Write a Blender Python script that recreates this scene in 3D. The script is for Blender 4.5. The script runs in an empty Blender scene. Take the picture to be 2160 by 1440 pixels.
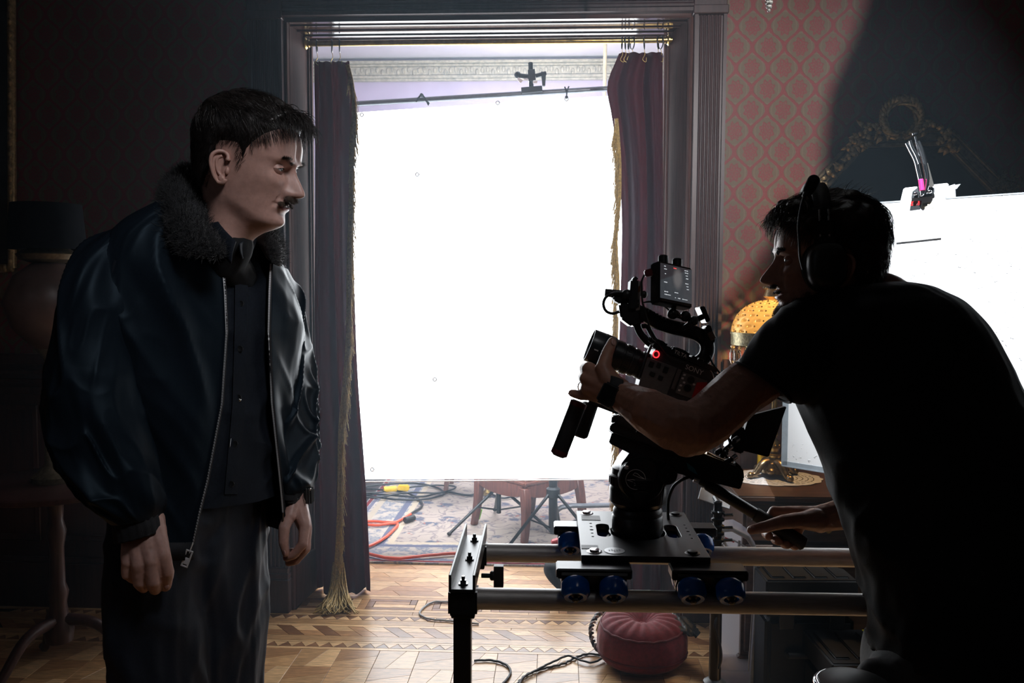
import bpy, bmesh, math, random
import numpy as np
from mathutils import Vector, Matrix, Euler
random.seed(7); RNG = np.random.default_rng(7)
SC = bpy.context.scene
COL = SC.collection
# ------------------------------------------------------------------ camera
FPX = 1800.0; CW, CH = 2160.0, 1440.0
PITCH = math.atan(115/1800.0); ROLL = 0.004
CAM = Vector((0, 0, 1.43))
_F = Vector((0, math.cos(PITCH), -math.sin(PITCH)))
_R0 = Vector((1, 0, 0)); _U0 = _R0.cross(_F)
CR = _R0*math.cos(ROLL)+_U0*math.sin(ROLL)
CU = _U0*math.cos(ROLL)-_R0*math.sin(ROLL)
cd = bpy.data.cameras.new('camera'); cam = bpy.data.objects.new('camera', cd); COL.objects.link(cam)
cd.sensor_width = 36.0; cd.lens = 36.0*FPX/CW; cd.clip_start = 0.05; cd.clip_end = 60
m = Matrix.Identity(4)
for i in range(3):
    m[i][0], m[i][1], m[i][2], m[i][3] = CR[i], CU[i], -_F[i], CAM[i]
cam.matrix_world = m
SC.camera = cam
# ------------------------------------------------------------------ light and exposure
SC.view_settings.view_transform = 'Standard'; SC.view_settings.look = 'None'
SC.view_settings.gamma = 1.0; SC.view_settings.use_curve_mapping = False
SC.view_settings.exposure = 0.0
SC.cycles.use_denoising = True
SC.cycles.max_bounces = 8; SC.cycles.diffuse_bounces = 4; SC.cycles.glossy_bounces = 4
SC.cycles.transmission_bounces = 6; SC.cycles.transparent_max_bounces = 12; SC.cycles.volume_bounces = 0
SC.cycles.sample_clamp_indirect = 6.0; SC.cycles.caustics_reflective = False; SC.cycles.caustics_refractive = False
SC.cycles.volume_step_rate = 4.0
SHEET_EMIT = 7.5
HAZE = 0.044
W = bpy.data.worlds.new('world'); SC.world = W; W.use_nodes = True
W.node_tree.nodes['Background'].inputs[0].default_value = (0.4, 0.5, 0.7, 1)
W.node_tree.nodes['Background'].inputs[1].default_value = 0.0
def lamp(name, kind, loc, target, energy, color, **kw):
    d = bpy.data.lights.new(name, kind); d.energy = energy; d.color = color
    for k, v in kw.items(): setattr(d, k, v)
    o = bpy.data.objects.new(name, d); COL.objects.link(o); o.location = loc
    o.rotation_euler = (Vector(target)-Vector(loc)).to_track_quat('-Z', 'Y').to_euler()
    return o
WALL_LAMP = Vector((0.70, 1.15, 2.42))
lamp('wall_spotlight', 'SPOT', WALL_LAMP, (0.95, 3.6, 1.75), 195, (1.0, .97, .98), spot_size=math.radians(62), spot_blend=.85, shadow_soft_size=.006)
BOARD_LAMP = Vector((0.75, 1.85, 3.24))
lamp('board_spotlight', 'SPOT', BOARD_LAMP, (1.28, 2.62, 1.12), 950, (.93, .97, 1.0), spot_size=math.radians(33), spot_blend=.25, shadow_soft_size=.02)
lamp('room_fill_light', 'AREA', (-2.5, -0.3, 2.2), (-.3, 1.8, 1.0), 1.1, (.8, .88, 1.0), shape='RECTANGLE', size=1.2, size_y=1.6)  # unseen soft fill added at camera left to lift the dark near sides
lamp('front_soft_light', 'AREA', (.42, .62, 2.75), (-.42, 1.60, 1.62), 1.15, (.96, .96, 1.0), shape='RECTANGLE', size=.4, size_y=.4, spread=math.radians(50))
lamp('back_room_ceiling_fill', 'AREA', (0.3, 5.9, 2.2), (.3, 6.2, 3.4), 42, (.95, .95, 1.0), shape='RECTANGLE', size=1.0, size_y=1.0)  # unseen fill added to brighten the rear room ceiling
lamp('back_room_lamp', 'AREA', (0.0, 6.9, 2.3), (0, 4.6, 1.5), 130, (.93, .95, 1.0), shape='RECTANGLE', size=1.5, size_y=1.2)
# ------------------------------------------------------------------ helpers
def P(px, py, d):
    return CAM+_F*d+CR*((px-CW/2)*d/FPX)-CU*((py-CH/2)*d/FPX)
def ray(px, py): return (_F+CR*((px-CW/2)/FPX)-CU*((py-CH/2)/FPX))
def hitplane(px, py, p0, n):
    r = ray(px, py); t = (Vector(p0)-CAM).dot(n)/r.dot(n); return CAM+r*t
def PF(px, py, z=0.0): return hitplane(px, py, (0, 0, z), Vector((0, 0, 1)))
YAW = 0.05
WU = Vector((1, -YAW, 0)).normalized(); WN = Vector((YAW, 1, 0)).normalized()  # along the wall, into the wall
W0 = Vector((0, 3.65, 0))
def WL(u, z, t=0.0): return W0+WU*u+WN*t+Vector((0, 0, z))
def WP(px, py, t=0.0):
    p = hitplane(px, py, W0+WN*t, WN); return (p-W0).dot(WU), p.z
def toW(p): q = Vector(p)-W0; return q.dot(WU), q.z, q.dot(WN)
ROOT = {}
def rootloc(o): return ROOT.get(o.name, Vector((0, 0, 0))) if o else Vector((0, 0, 0))
def link(name, me, mat, parent=None):
    o = bpy.data.objects.new(name, me); COL.objects.link(o)
    if mat is not None:
        for mm in (mat if isinstance(mat, (list, tuple)) else [mat]): me.materials.append(mm)
    if parent: o.parent = parent
    ROOT[o.name] = rootloc(parent)
    return o
def tag(o, label=None, cat=None, group=None, kind=None):
    for k, v in (('label', label), ('category', cat), ('group', group), ('kind', kind)):
        if v: o[k] = v
    return o
def thing(name, loc, label, cat, group=None):
    o = bpy.data.objects.new(name, None); COL.objects.link(o); o.location = loc; o.empty_display_size = .05
    ROOT[o.name] = Vector(loc)
    return tag(o, label, cat, group)
def frame(axis, ref=None):
    a = Vector(axis).normalized()
    r = Vector(ref) if ref is not None else (Vector((0, 0, 1)) if abs(a.z) < .9 else Vector((1, 0, 0)))
    x = r.cross(a)
    if x.length < 1e-6: x = Vector((1, 0, 0)).cross(a)
    x.normalize(); y = a.cross(x)
    return x, y, a
class MB:
    def __init__(s): s.v = []; s.f = []; s.mi = []; s.cur = 0
    def add(s, vs, fs):
        b = len(s.v); s.v.extend([tuple(v) for v in vs])
        for f in fs: s.f.append(tuple(b+i for i in f)); s.mi.append(s.cur)
        return s
    def box(s, c, size, X=None, Y=None, Z=None):
        c = Vector(c); X = Vector(X or (1, 0, 0)).normalized(); Z = Vector(Z or (0, 0, 1)).normalized(); Y = Vector(Y).normalized() if Y is not None else Z.cross(X).normalized()
        a, b, d = size[0]/2, size[1]/2, size[2]/2
        vs = [c+X*(sx*a)+Y*(sy*b)+Z*(sz*d) for sz in (-1, 1) for sx, sy in ((-1, -1), (1, -1), (1, 1), (-1, 1))]
        return s.add(vs, [(3, 2, 1, 0), (4, 5, 6, 7), (0, 1, 5, 4), (1, 2, 6, 5), (2, 3, 7, 6), (3, 0, 4, 7)])
    def wbox(s, u0, u1, z0, z1, t0, t1):
        return s.box(WL((u0+u1)/2, (z0+z1)/2, (t0+t1)/2), (abs(u1-u0), abs(t1-t0), abs(z1-z0)), WU, WN, (0, 0, 1))
    def lathe(s, prof, o, axis=(0, 0, 1), seg=24, ref=None, cap=True):
        x, y, a = frame(axis, ref); o = Vector(o); vs = []; fs = []; n = len(prof)
        for r, h in prof:
            for k in range(seg):
                t = 2*math.pi*k/seg; vs.append(o+a*h+x*(r*math.cos(t))+y*(r*math.sin(t)))
        for i in range(n-1):
            for k in range(seg):
                k2 = (k+1) % seg; fs.append((i*seg+k, i*seg+k2, (i+1)*seg+k2, (i+1)*seg+k))
        if cap:
            fs.append(tuple(range(seg-1, -1, -1))); fs.append(tuple((n-1)*seg+k for k in range(seg)))
        return s.add(vs, fs)
    def cyl(s, p0, p1, r0, r1=None, seg=16):
        p0 = Vector(p0); p1 = Vector(p1); return s.lathe([(r0, 0), (r0 if r1 is None else r1, (p1-p0).length)], p0, p1-p0, seg)
    def rod(s, p0, p1, r, seg=16, bev=.15):  # cylinder with eased ends
        p0 = Vector(p0); p1 = Vector(p1); L = (p1-p0).length; b = r*bev
        return s.lathe([(r-b, 0), (r, b), (r, L-b), (r-b, L)], p0, p1-p0, seg)
    def tube(s, path, r, seg=8, closed=False, cap=True, flat=1.0):
        path = [Vector(p) for p in path]; n = len(path); vs = []; fs = []
        rs = r if isinstance(r, (list, tuple)) else [r]*n
        x = None
        for i, p in enumerate(path):
            if closed: t = path[(i+1) % n]-path[i-1]
            else: t = path[min(i+1, n-1)]-path[max(i-1, 0)]
            if t.length < 1e-9: t = Vector((0, 0, 1))
            t.normalize()
            if x is None: x = frame(t)[0]
            x = (x-t*x.dot(t)); x = x.normalized() if x.length > 1e-6 else frame(t)[0]
            y = t.cross(x)
            for k in range(seg):
                a = 2*math.pi*k/seg; vs.append(p+x*(rs[i]*math.cos(a))+y*(rs[i]*flat*math.sin(a)))
        for i in range(n if closed else n-1):
            j = (i+1) % n
            for k in range(seg):
                k2 = (k+1) % seg; fs.append((i*seg+k, i*seg+k2, j*seg+k2, j*seg+k))
        if cap and not closed:
            fs.append(tuple(range(seg-1, -1, -1))); fs.append(tuple((n-1)*seg+k for k in range(seg)))
        return s.add(vs, fs)
    def ball(s, c, r, seg=12, rings=8, X=None, Y=None, Z=None):
        c = Vector(c); r = r if isinstance(r, (list, tuple)) else (r, r, r)
        X = Vector(X or (1, 0, 0)); Y = Vector(Y or (0, 1, 0)); Z = Vector(Z or (0, 0, 1)); vs = [c-Z*r[2]]; fs = []
        for i in range(1, rings):
            ph = -math.pi/2+math.pi*i/rings
            for k in range(seg):
                t = 2*math.pi*k/seg; vs.append(c+X*(r[0]*math.cos(ph)*math.cos(t))+Y*(r[1]*math.cos(ph)*math.sin(t))+Z*(r[2]*math.sin(ph)))
        vs.append(c+Z*r[2]); top = len(vs)-1
        for k in range(seg):
            k2 = (k+1) % seg; fs.append((0, 1+k2, 1+k)); fs.append((top, 1+(rings-2)*seg+k, 1+(rings-2)*seg+k2))
            for i in range(rings-2):
                a = 1+i*seg; b = a+seg; fs.append((a+k, a+k2, b+k2, b+k))
        return s.add(vs, fs)
    def prism(s, poly, ext):
        n = len(poly); ext = Vector(ext); A = [Vector(p) for p in poly]; B = [p+ext for p in A]
        fs = [tuple(range(n-1, -1, -1)), tuple(range(n, 2*n))]+[(i, (i+1) % n, n+(i+1) % n, n+i) for i in range(n)]
        return s.add(A+B, fs)
    def pxprism(s, poly, d, th):   # outline at camera distance d, real thickness th
        return s.prism([P(x, y, d)-_F*(th/2) for x, y in poly], _F*th)
    def rcone(s, p0, r0, p1, r1):
        p0 = Vector(p0); p1 = Vector(p1); s.ball(p0, r0, 12, 8); s.ball(p1, r1, 12, 8)
        if (p1-p0).length > 1e-5: s.lathe([(r0*.999, 0), (r1*.999, (p1-p0).length)], p0, p1-p0, 12)
        return s
    def chain(s, pts):
        for (a, ra), (b, rb) in zip(pts[:-1], pts[1:]): s.rcone(a, ra, b, rb)
        return s
    def grid(s, rows, closed=False, caps=False):
        n = len(rows); mcols = len(rows[0]); vs = [p for r in rows for p in r]; fs = []
        for i in range(n-1):
            for k in range(mcols if closed else mcols-1):
                k2 = (k+1) % mcols; fs.append((i*mcols+k, i*mcols+k2, (i+1)*mcols+k2, (i+1)*mcols+k))
        if caps: fs.append(tuple(range(mcols-1, -1, -1))); fs.append(tuple((n-1)*mcols+k for k in range(mcols)))
        return s.add(vs, fs)
    def mesh(s, name, off=Vector((0, 0, 0)), smooth=35, bevel=0, bseg=1, fixn=True):
        me = bpy.data.meshes.new(name)
        a = np.array(s.v, dtype=float)-np.array(off)
        me.from_pydata(a.tolist(), [], s.f)
        if any(s.mi): me.polygons.foreach_set('material_index', s.mi)
        if bevel or fixn:
            bm = bmesh.new(); bm.from_mesh(me)
            if fixn: bmesh.ops.recalc_face_normals(bm, faces=bm.faces)
            if bevel:
                es = [e for e in bm.edges if len(e.link_faces) == 2 and e.calc_face_angle(0) > .6]
                bmesh.ops.bevel(bm, geom=es, offset=bevel, segments=bseg, affect='EDGES', clamp_overlap=True)
            bm.to_mesh(me); bm.free()
        if smooth:
            me.polygons.foreach_set('use_smooth', [True]*len(me.polygons))
            if smooth < 180: me.set_sharp_from_angle(angle=math.radians(smooth))
        me.update(); return me
    def build(s, name, mat, parent=None, smooth=35, bevel=0, bseg=1, fixn=True):
        return link(name, s.mesh(name, rootloc(parent), smooth, bevel, bseg, fixn), mat, parent)
def cat1(xs, ys, t):  # smooth interpolation of a control table
    xs = np.asarray(xs, float); ys = np.asarray(ys, float); t = np.clip(np.asarray(t, float), xs[0], xs[-1])
    mslope = np.gradient(ys, xs, axis=0); i = np.clip(np.searchsorted(xs, t)-1, 0, len(xs)-2)
    h = xs[i+1]-xs[i]; s = (t-xs[i])/h
    if ys.ndim > 1: h = h[..., None]; s = s[..., None]
    return ys[i]*(2*s**3-3*s**2+1)+mslope[i]*h*(s**3-2*s**2+s)+ys[i+1]*(-2*s**3+3*s**2)+mslope[i+1]*h*(s**3-s**2)
def spline(pts, n):
    a = np.array([list(p) for p in pts], float); L = np.concatenate([[0], np.cumsum(np.linalg.norm(np.diff(a, axis=0), axis=1)+1e-6)])
    return cat1(L, a, np.linspace(0, L[-1], n))
def spl(pts, n): return [Vector(p) for p in spline(pts, n)]
def _hash(i, j, k, s):
    h = (i*374761393+j*668265263+k*2147483647+s*144665) & 0xffffffff
    h = ((h ^ (h >> 13))*1274126177) & 0xffffffff
    return ((h ^ (h >> 16)) & 0xffff)/65535.0
def noise3(p, seed=0):
    p = np.asarray(p, float); f = np.floor(p).astype(np.int64); w = p-f; w = w*w*w*(w*(w*6-15)+10); out = 0
    for a in (0, 1):
        for b in (0, 1):
            for c in (0, 1):
                q = (w[..., 0] if a else 1-w[..., 0])*(w[..., 1] if b else 1-w[..., 1])*(w[..., 2] if c else 1-w[..., 2])
                out = out+q*_hash(f[..., 0]+a, f[..., 1]+b, f[..., 2]+c, seed)
    return out*2-1
def loft(sections, n=60, m=48, e=2.0, phi=None, disp=None):
    """rings from (Lx,Ly,dL,Rx,Ry,dR,half_depth) in outline points; returns n x m x 3"""
    S = np.array(sections, float); t = np.zeros(len(S)); mid = (S[:, :2]+S[:, 3:5])/2
    t[1:] = np.cumsum(np.linalg.norm(np.diff(mid, axis=0), axis=1)+1)
    T = np.linspace(0, t[-1], n); Q = cat1(t, S, T); rows = []
    for i in range(n):
        q = Q[i]; L = np.array(P(q[0], q[1], q[2])); R = np.array(P(q[3], q[4], q[5])); C = (L+R)/2; A = (R-L)/2; F = np.array(_F)
        if phi is None: ph = np.arange(m)*2*np.pi/m
        else:
            a, b = phi(q, T[i]/t[-1]); ph = np.linspace(a, b, m)
        c = np.cos(ph); s = np.sin(ph)
        c = np.sign(c)*np.abs(c)**(2/e); s = np.sign(s)*np.abs(s)**(2/e)
        rows.append(C+np.outer(c, A)-np.outer(s, F)*q[6])
    G = np.array(rows)
    if disp is not None:
        du = np.gradient(G, axis=0); dv = np.roll(G, -1, 1)-np.roll(G, 1, 1)
        if phi is not None: dv = np.gradient(G, axis=1)
        N = np.cross(dv, du); N /= np.linalg.norm(N, axis=2, keepdims=True)+1e-12
        C = G.mean(axis=1, keepdims=True); sgn = np.sign(((G-C)*N).sum(axis=2).mean()); N *= sgn
        s_, p_ = np.meshgrid(np.linspace(0, 1, n), np.linspace(0, 1, m, endpoint=phi is not None), indexing='ij')
        G = G+N*disp(s_, p_, G)[..., None]
    return G
def npobj(name, v, f, mat, parent=None, smooth=True, off=None):
    me = bpy.data.meshes.new(name); v = np.asarray(v, float)-np.array(rootloc(parent) if off is None else off); f = np.asarray(f)
    me.vertices.add(len(v)); me.vertices.foreach_set('co', v.ravel())
    k = f.shape[1]; me.loops.add(f.size); me.loops.foreach_set('vertex_index', f.ravel())
    me.polygons.add(len(f)); me.polygons.foreach_set('loop_start', np.arange(len(f))*k)
    me.update(calc_edges=True); me.validate()
    if smooth: me.polygons.foreach_set('use_smooth', [True]*len(me.polygons))
    return link(name, me, mat, parent)
def strands(paths, r, tip=.35, sides=3):
    """paths: N x K x 3 -> verts, faces of thin tubes"""
    p = np.asarray(paths, float); N, K, _ = p.shape
    t = np.gradient(p, axis=1); t /= np.linalg.norm(t, axis=2, keepdims=True)+1e-9
    ref = RNG.normal(size=(N, 1, 3)); x = np.cross(t, ref); x /= np.linalg.norm(x, axis=2, keepdims=True)+1e-9; y = np.cross(t, x)
    rr = np.asarray(r)*np.ones(N); w = (np.linspace(1, tip, K)[None, :]*rr[:, None])[..., None]
    vs = np.stack([p+w*(x*math.cos(2*math.pi*k/sides)+y*math.sin(2*math.pi*k/sides)) for k in range(sides)], axis=2)
    base = (np.arange(N)*K*sides)[:, None, None]+(np.arange(K-1)*sides)[None, :, None]
    k = np.arange(sides)[None, None, :]; k2 = (k+1) % sides
    f = np.stack([base+k, base+k2, base+sides+k2, base+sides+k], axis=-1).reshape(-1, 4)
    return vs.reshape(-1, 3), f
def remesh(mb, voxel, smooth=4, factor=.5):
    """union of overlapping closed pieces as one continuous surface -> verts, quads"""
    me = mb.mesh('tmp', smooth=0); o = bpy.data.objects.new('tmp', me); COL.objects.link(o)
    md = o.modifiers.new('r', 'REMESH'); md.mode = 'VOXEL'; md.voxel_size = voxel; md.adaptivity = 0
    if smooth:
        sm = o.modifiers.new('s', 'SMOOTH'); sm.iterations = smooth; sm.factor = factor
    dg = bpy.context.evaluated_depsgraph_get(); ev = o.evaluated_get(dg); em = ev.to_mesh()
    v = np.empty(len(em.vertices)*3); em.vertices.foreach_get('co', v)
    f = np.empty(len(em.loops), dtype=np.int64); em.loops.foreach_get('vertex_index', f)
    tot = np.empty(len(em.polygons), dtype=np.int64); em.polygons.foreach_get('loop_total', tot)
    nrm = np.empty(len(em.vertices)*3); em.vertices.foreach_get('normal', nrm)
    assert (tot == 4).all()
    ev.to_mesh_clear(); bpy.data.objects.remove(o); bpy.data.meshes.remove(me)
    return v.reshape(-1, 3), f.reshape(-1, 4), nrm.reshape(-1, 3)
# ------------------------------------------------------------------ materials
def nt(name):
    mt = bpy.data.materials.new(name); mt.use_nodes = True; t = mt.node_tree
    return mt, t, t.nodes['Principled BSDF']
def N(t, kind, **kw):
    n = t.nodes.new(kind)
    for k, v in kw.items():
        if k in n.inputs: n.inputs[k].default_value = v
        else: setattr(n, k, v)
    return n
def M(name, col, rough=.5, metal=0., scale=40., var=.12, bump=0., stretch=None, spec=None, sheen=0, trans=0, emit=None, alpha=1, coat=0, ior=None, objrand=0, sss=0):
    mt, t, b = nt(name)
    tc = N(t, 'ShaderNodeTexCoord'); mp = N(t, 'ShaderNodeMapping'); t.links.new(tc.outputs['Object'], mp.inputs[0])
    mp.inputs['Scale'].default_value = stretch or (1, 1, 1)
    nz = N(t, 'ShaderNodeTexNoise', Scale=scale, Detail=5.0, Roughness=.6); t.links.new(mp.outputs[0], nz.inputs[0])
    mr = N(t, 'ShaderNodeMapRange'); mr.inputs[1].default_value = .25; mr.inputs[2].default_value = .75
    mr.inputs[3].default_value = 1-var*2; mr.inputs[4].default_value = 1+var*2; t.links.new(nz.outputs[0], mr.inputs[0])
    mx = N(t, 'ShaderNodeMix', data_type='RGBA', blend_type='MULTIPLY'); mx.inputs[0].default_value = 1
    mx.inputs[6].default_value = (*col, 1); fac = mr.outputs[0]
    if objrand:
        oi = N(t, 'ShaderNodeObjectInfo'); m2 = N(t, 'ShaderNodeMapRange'); m2.inputs[3].default_value = 1-objrand; m2.inputs[4].default_value = 1+objrand
        t.links.new(oi.outputs['Random'], m2.inputs[0]); mu = N(t, 'ShaderNodeMath', operation='MULTIPLY'); t.links.new(fac, mu.inputs[0]); t.links.new(m2.outputs[0], mu.inputs[1]); fac = mu.outputs[0]
    t.links.new(fac, mx.inputs[7]); t.links.new(mx.outputs[2], b.inputs['Base Color'])
    b.inputs['Roughness'].default_value = rough; b.inputs['Metallic'].default_value = metal
    if spec is not None: b.inputs['Specular IOR Level'].default_value = spec
    if sheen: b.inputs['Sheen Weight'].default_value = sheen; b.inputs['Sheen Roughness'].default_value = .4
    if trans: b.inputs['Transmission Weight'].default_value = trans
    if coat: b.inputs['Coat Weight'].default_value = coat; b.inputs['Coat Roughness'].default_value = .1
    if ior: b.inputs['IOR'].default_value = ior
    if alpha < 1: b.inputs['Alpha'].default_value = alpha
    if sss: b.inputs['Subsurface Weight'].default_value = sss; b.inputs['Subsurface Radius'].default_value = (.009, .004, .002); b.inputs['Subsurface Scale'].default_value = .6
    if emit: b.inputs['Emission Color'].default_value = (*emit[0], 1); b.inputs['Emission Strength'].default_value = emit[1]
    if bump:
        bp = N(t, 'ShaderNodeBump'); bp.inputs['Strength'].default_value = bump; bp.inputs['Distance'].default_value = .002
        t.links.new(nz.outputs[0], bp.inputs['Height']); t.links.new(bp.outputs[0], b.inputs['Normal'])
    return mt
class X:  # tiny expression builder over Math nodes
    def __init__(s, t, o): s.t = t; s.o = o
    def _b(s, op, q=None, r=None, flip=False):
        n = N(s.t, 'ShaderNodeMath', operation=op)
        args = [s, q, r] if not flip else [q, s]
        for i, a in enumerate(args):
            if a is None: continue
            if isinstance(a, X): s.t.links.new(a.o, n.inputs[i])
            else: n.inputs[i].default_value = a
        return X(s.t, n.outputs[0])
    def __add__(s, q): return s._b('ADD', q)
    __radd__ = __add__
    def __sub__(s, q): return s._b('SUBTRACT', q)
    def __rsub__(s, q): return s._b('SUBTRACT', q, flip=True)
    def __mul__(s, q): return s._b('MULTIPLY', q)
    __rmul__ = __mul__
    def __truediv__(s, q): return s._b('DIVIDE', q)
    def sin(s): return s._b('SINE')
    def cos(s): return s._b('COSINE')
    def abs(s): return s._b('ABSOLUTE')
    def fract(s): return s._b('FRACT')
    def sqrt(s): return s._b('SQRT')
    def min(s, q): return s._b('MINIMUM', q)
    def max(s, q): return s._b('MAXIMUM', q)
    def lt(s, q): return s._b('LESS_THAN', q)
    def atan2(s, q): return s._b('ARCTAN2', q)
    def step(s, a, b):  # smoothstep
        n = N(s.t, 'ShaderNodeMapRange', interpolation_type='SMOOTHSTEP'); s.t.links.new(s.o, n.inputs[0])
        n.inputs[1].default_value = a; n.inputs[2].default_value = b; return X(s.t, n.outputs[0])
def mixc(t, fac, a, b):
    n = N(t, 'ShaderNodeMix', data_type='RGBA')
    for i, v in ((0, fac), (6, a), (7, b)):
        if isinstance(v, X): t.links.new(v.o, n.inputs[i])
        elif hasattr(v, 'is_linked'): t.links.new(v, n.inputs[i])
        elif i == 0: n.inputs[0].default_value = v
        else: n.inputs[i].default_value = (*v, 1)
    return n.outputs[2]
def C(r, g, b): return tuple((c/255/12.92 if c/255 <= .04045 else ((c/255+.055)/1.055)**2.4) for c in (r, g, b))
black_metal = M('black_anodised_metal', (.012, .013, .015), .34, .0, 60, .1, .05, spec=.5)
black_plastic = M('black_plastic', (.010, .011, .012), .45, 0, 80, .1, .1)
black_rubber = M('black_rubber', (.014, .014, .015), .62, 0, 120, .1, .2)
grey_plastic = M('grey_plastic', (.05, .055, .06), .45, 0, 80, .1, .05)
steel = M('brushed_steel_pipe', (.52, .50, .48), .45, .6, 25, .12, .04, stretch=(1, 30, 30))
chrome = M('polished_chrome', (.75, .76, .78), .12, 1., 30, .04)
brass = M('aged_brass', (.42, .29, .10), .28, 1., 40, .2, .1)
gilt = M('aged_gilding', (.50, .37, .19), .4, .55, 60, .3, .4)
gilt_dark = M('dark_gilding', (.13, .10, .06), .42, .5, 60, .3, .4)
bronze = M('antique_bronze', (.24, .18, .11), .33, .9, 50, .3, .3)
darkwood = M('dark_mahogany', (.045, .019, .016), .38, 0, 10, .25, .1, stretch=(6, 6, .6))
jambwood = M('mahogany_panel', (.075, .034, .028), .7, 0, 10, .2, .08, stretch=(6, 6, .6), spec=.15)
redwood = M('red_brown_wood', (.13, .045, .030), .4, 0, 12, .25, .06, stretch=(6, 6, .8))
sidewood = M('walnut_sideboard', (.075, .036, .020), .33, 0, 9, .3, .08, stretch=(.8, 6, 6))
white_paint = M('white_foam_board', (.86, .87, .88), .6, 0, 30, .02, .25)
bluewheel = M('blue_urethane', (.006, .20, .95), .2, 0, 40, .08, 0, trans=.5)
red_plastic = M('red_plastic', (.42, .012, .015), .4, 0, 60, .08)
text_grey = M('printed_grey', (.72, .73, .74), .5, 0, 60, .05)
skin_l = M('fair_skin', C(186, 146, 134), .46, 0, 90, .07, .12, sss=.12)
skin_r = M('tan_skin', C(170, 124, 104), .48, 0, 90, .07, .12, sss=.12)
lip = M('lip_skin', C(160, 95, 90), .4, 0, 90, .06, .05)
nail = M('finger_nail', C(196, 152, 140), .3, 0, 60, .03)
eye_white = M('eye_white', (.62, .62, .63), .12, 0, 60, .04, coat=.6)
iris = M('dark_iris', (.04, .05, .05), .1, 0, 60, .1, coat=1)
hair_l = M('dark_brown_hair', (.014, .011, .010), .36, 0, 120, .25, spec=.6)
hair_r = M('brown_hair', (.020, .013, .009), .42, 0, 120, .25)
beard_m = M('light_brown_beard', (.085, .058, .042), .45, 0, 120, .25)
nylon = M('navy_nylon', (.0055, .009, .014), .46, 0, 300, .1, .05, sheen=.0, spec=.12)
nylon.node_tree.nodes['Principled BSDF'].inputs['Specular Tint'].default_value = (.55, .8, 1, 1)
fur = M('black_pile', (.006, .007, .009), .7, 0, 100, .2, sheen=.2)
rib = M('black_rib_knit', (.006, .007, .010), .8, 0, 200, .2, .3)
shirtcloth = M('navy_shirt_cloth', (.008, .011, .017), .8, 0, 200, .15, .1, spec=.15)
trousercloth = M('navy_twill', (.008, .012, .021), .7, 0, 250, .15, .1, spec=.3)
tee = M('black_cotton', (.007, .0075, .009), .8, 0, 250, .15, .15, spec=.25)
leather = M('black_leather', (.010, .010, .010), .4, 0, 90, .15, .3)
# ================================================================== THE SETTING
def struct(name, mb, mat, parent=None, **kw):
    o = mb.build(name, mat, parent, **kw)
    if parent is None: o['kind'] = 'structure'
    return o
def wallpaper():
    mt, t, b = nt('damask_wallpaper'); g = N(t, 'ShaderNodeNewGeometry'); sp = N(t, 'ShaderNodeSeparateXYZ'); t.links.new(g.outputs['Position'], sp.inputs[0])
    x = X(t, sp.outputs[0]); z = X(t, sp.outputs[2]); nz = N(t, 'ShaderNodeTexNoise', Scale=90.0, Detail=3.0); t.links.new(g.outputs['Position'], nz.inputs[0])
    nn = X(t, nz.outputs[0])-.5
    u = x*(1/.1305)+nn*.05+.17; v = z*(1/.171)+nn*.05+.33
    w = (v*(2*math.pi)).cos()*.25
    def cell(q): return (q+.5).fract()-.5
    d = (cell(u-w)).abs().min(cell(u-.5+w).abs())
    band = 1-d.step(.045, .085)
    line = (d-.125).abs().step(.0, .02)
    def med(cx, cy):
        px = cell(u-cx)*.1305; py = cell(v-cy)*.171*.82; r = (px*px+py*py).sqrt(); th = py.atan2(px)
        pet = r*(1+(th*8).cos()*.13)
        ring = 1-(r-.047).abs().step(.0, .004)*1
        flower = 1-pet.step(.026, .033)
        veins = ((th*8).cos()*(r*420).cos()).step(.1, .5)
        return flower*(1-veins*.55), ring
    f1, r1 = med(.75, 0); f2, r2 = med(.25, .5)
    vo = N(t, 'ShaderNodeTexVoronoi', Scale=120.0); t.links.new(g.outputs['Position'], vo.inputs[0])
    sp_ = X(t, vo.outputs[0]).step(.25, .5)
    red = band.max(f1.max(f2)*(.55+sp_*.45))
    ground = mixc(t, nn*.5+.5, C(112, 98, 82), C(96, 84, 70))
    redc = mixc(t, nn*.8+.5, C(132, 70, 70), C(114, 58, 60))
    col = mixc(t, red, ground, redc)
    col = mixc(t, (r1.max(r2))*.35*(1-red), col, C(128, 114, 96))
    t.links.new(col, b.inputs['Base Color']); b.inputs['Roughness'].default_value = .55; b.inputs['Specular IOR Level'].default_value = .3
    bp = N(t, 'ShaderNodeBump'); bp.inputs['Strength'].default_value = .25; bp.inputs['Distance'].default_value = .001
    t.links.new(red.o, bp.inputs['Height']); t.links.new(bp.outputs[0], b.inputs['Normal'])
    return mt
paper = wallpaper()
lilac = M('lilac_plaster', C(182, 168, 196), .8, 0, 6, .04, .1)
ceil_m = M('pale_ceiling_plaster', C(214, 212, 220), .85, 0, 5, .04, .1)
dark_ceiling = M('dim_ceiling_plaster', (.10, .09, .085), .9, 0, 5, .1)
dim_wall = M('dim_papered_wall', (.07, .045, .04), .8, 0, 8, .2)
crown_m = M('gilded_cornice', C(172, 166, 146), .5, .15, 30, .2, .4)
uL, uR = WP(608, 700)[0], WP(1455, 500)[0]
zT = WP(1030, 34)[1]
TH = .27
mb = MB(); mb.wbox(-3.2, uL, 0, 3.3, 0, TH); mb.wbox(uR, 3.2, 0, 3.3, 0, TH); mb.wbox(uL, uR, zT, 3.3, 0, TH)
struct('wall_back', mb, paper, smooth=0)
mb = MB(); mb.box((-2.75, .6, 1.65), (.1, 6.4, 3.3)); struct('wall_left', mb, dim_wall, smooth=0)
mb = MB(); mb.box((2.75, .6, 1.65), (.1, 6.2, 3.3)); struct('wall_right', mb, dim_wall, smooth=0)
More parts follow.
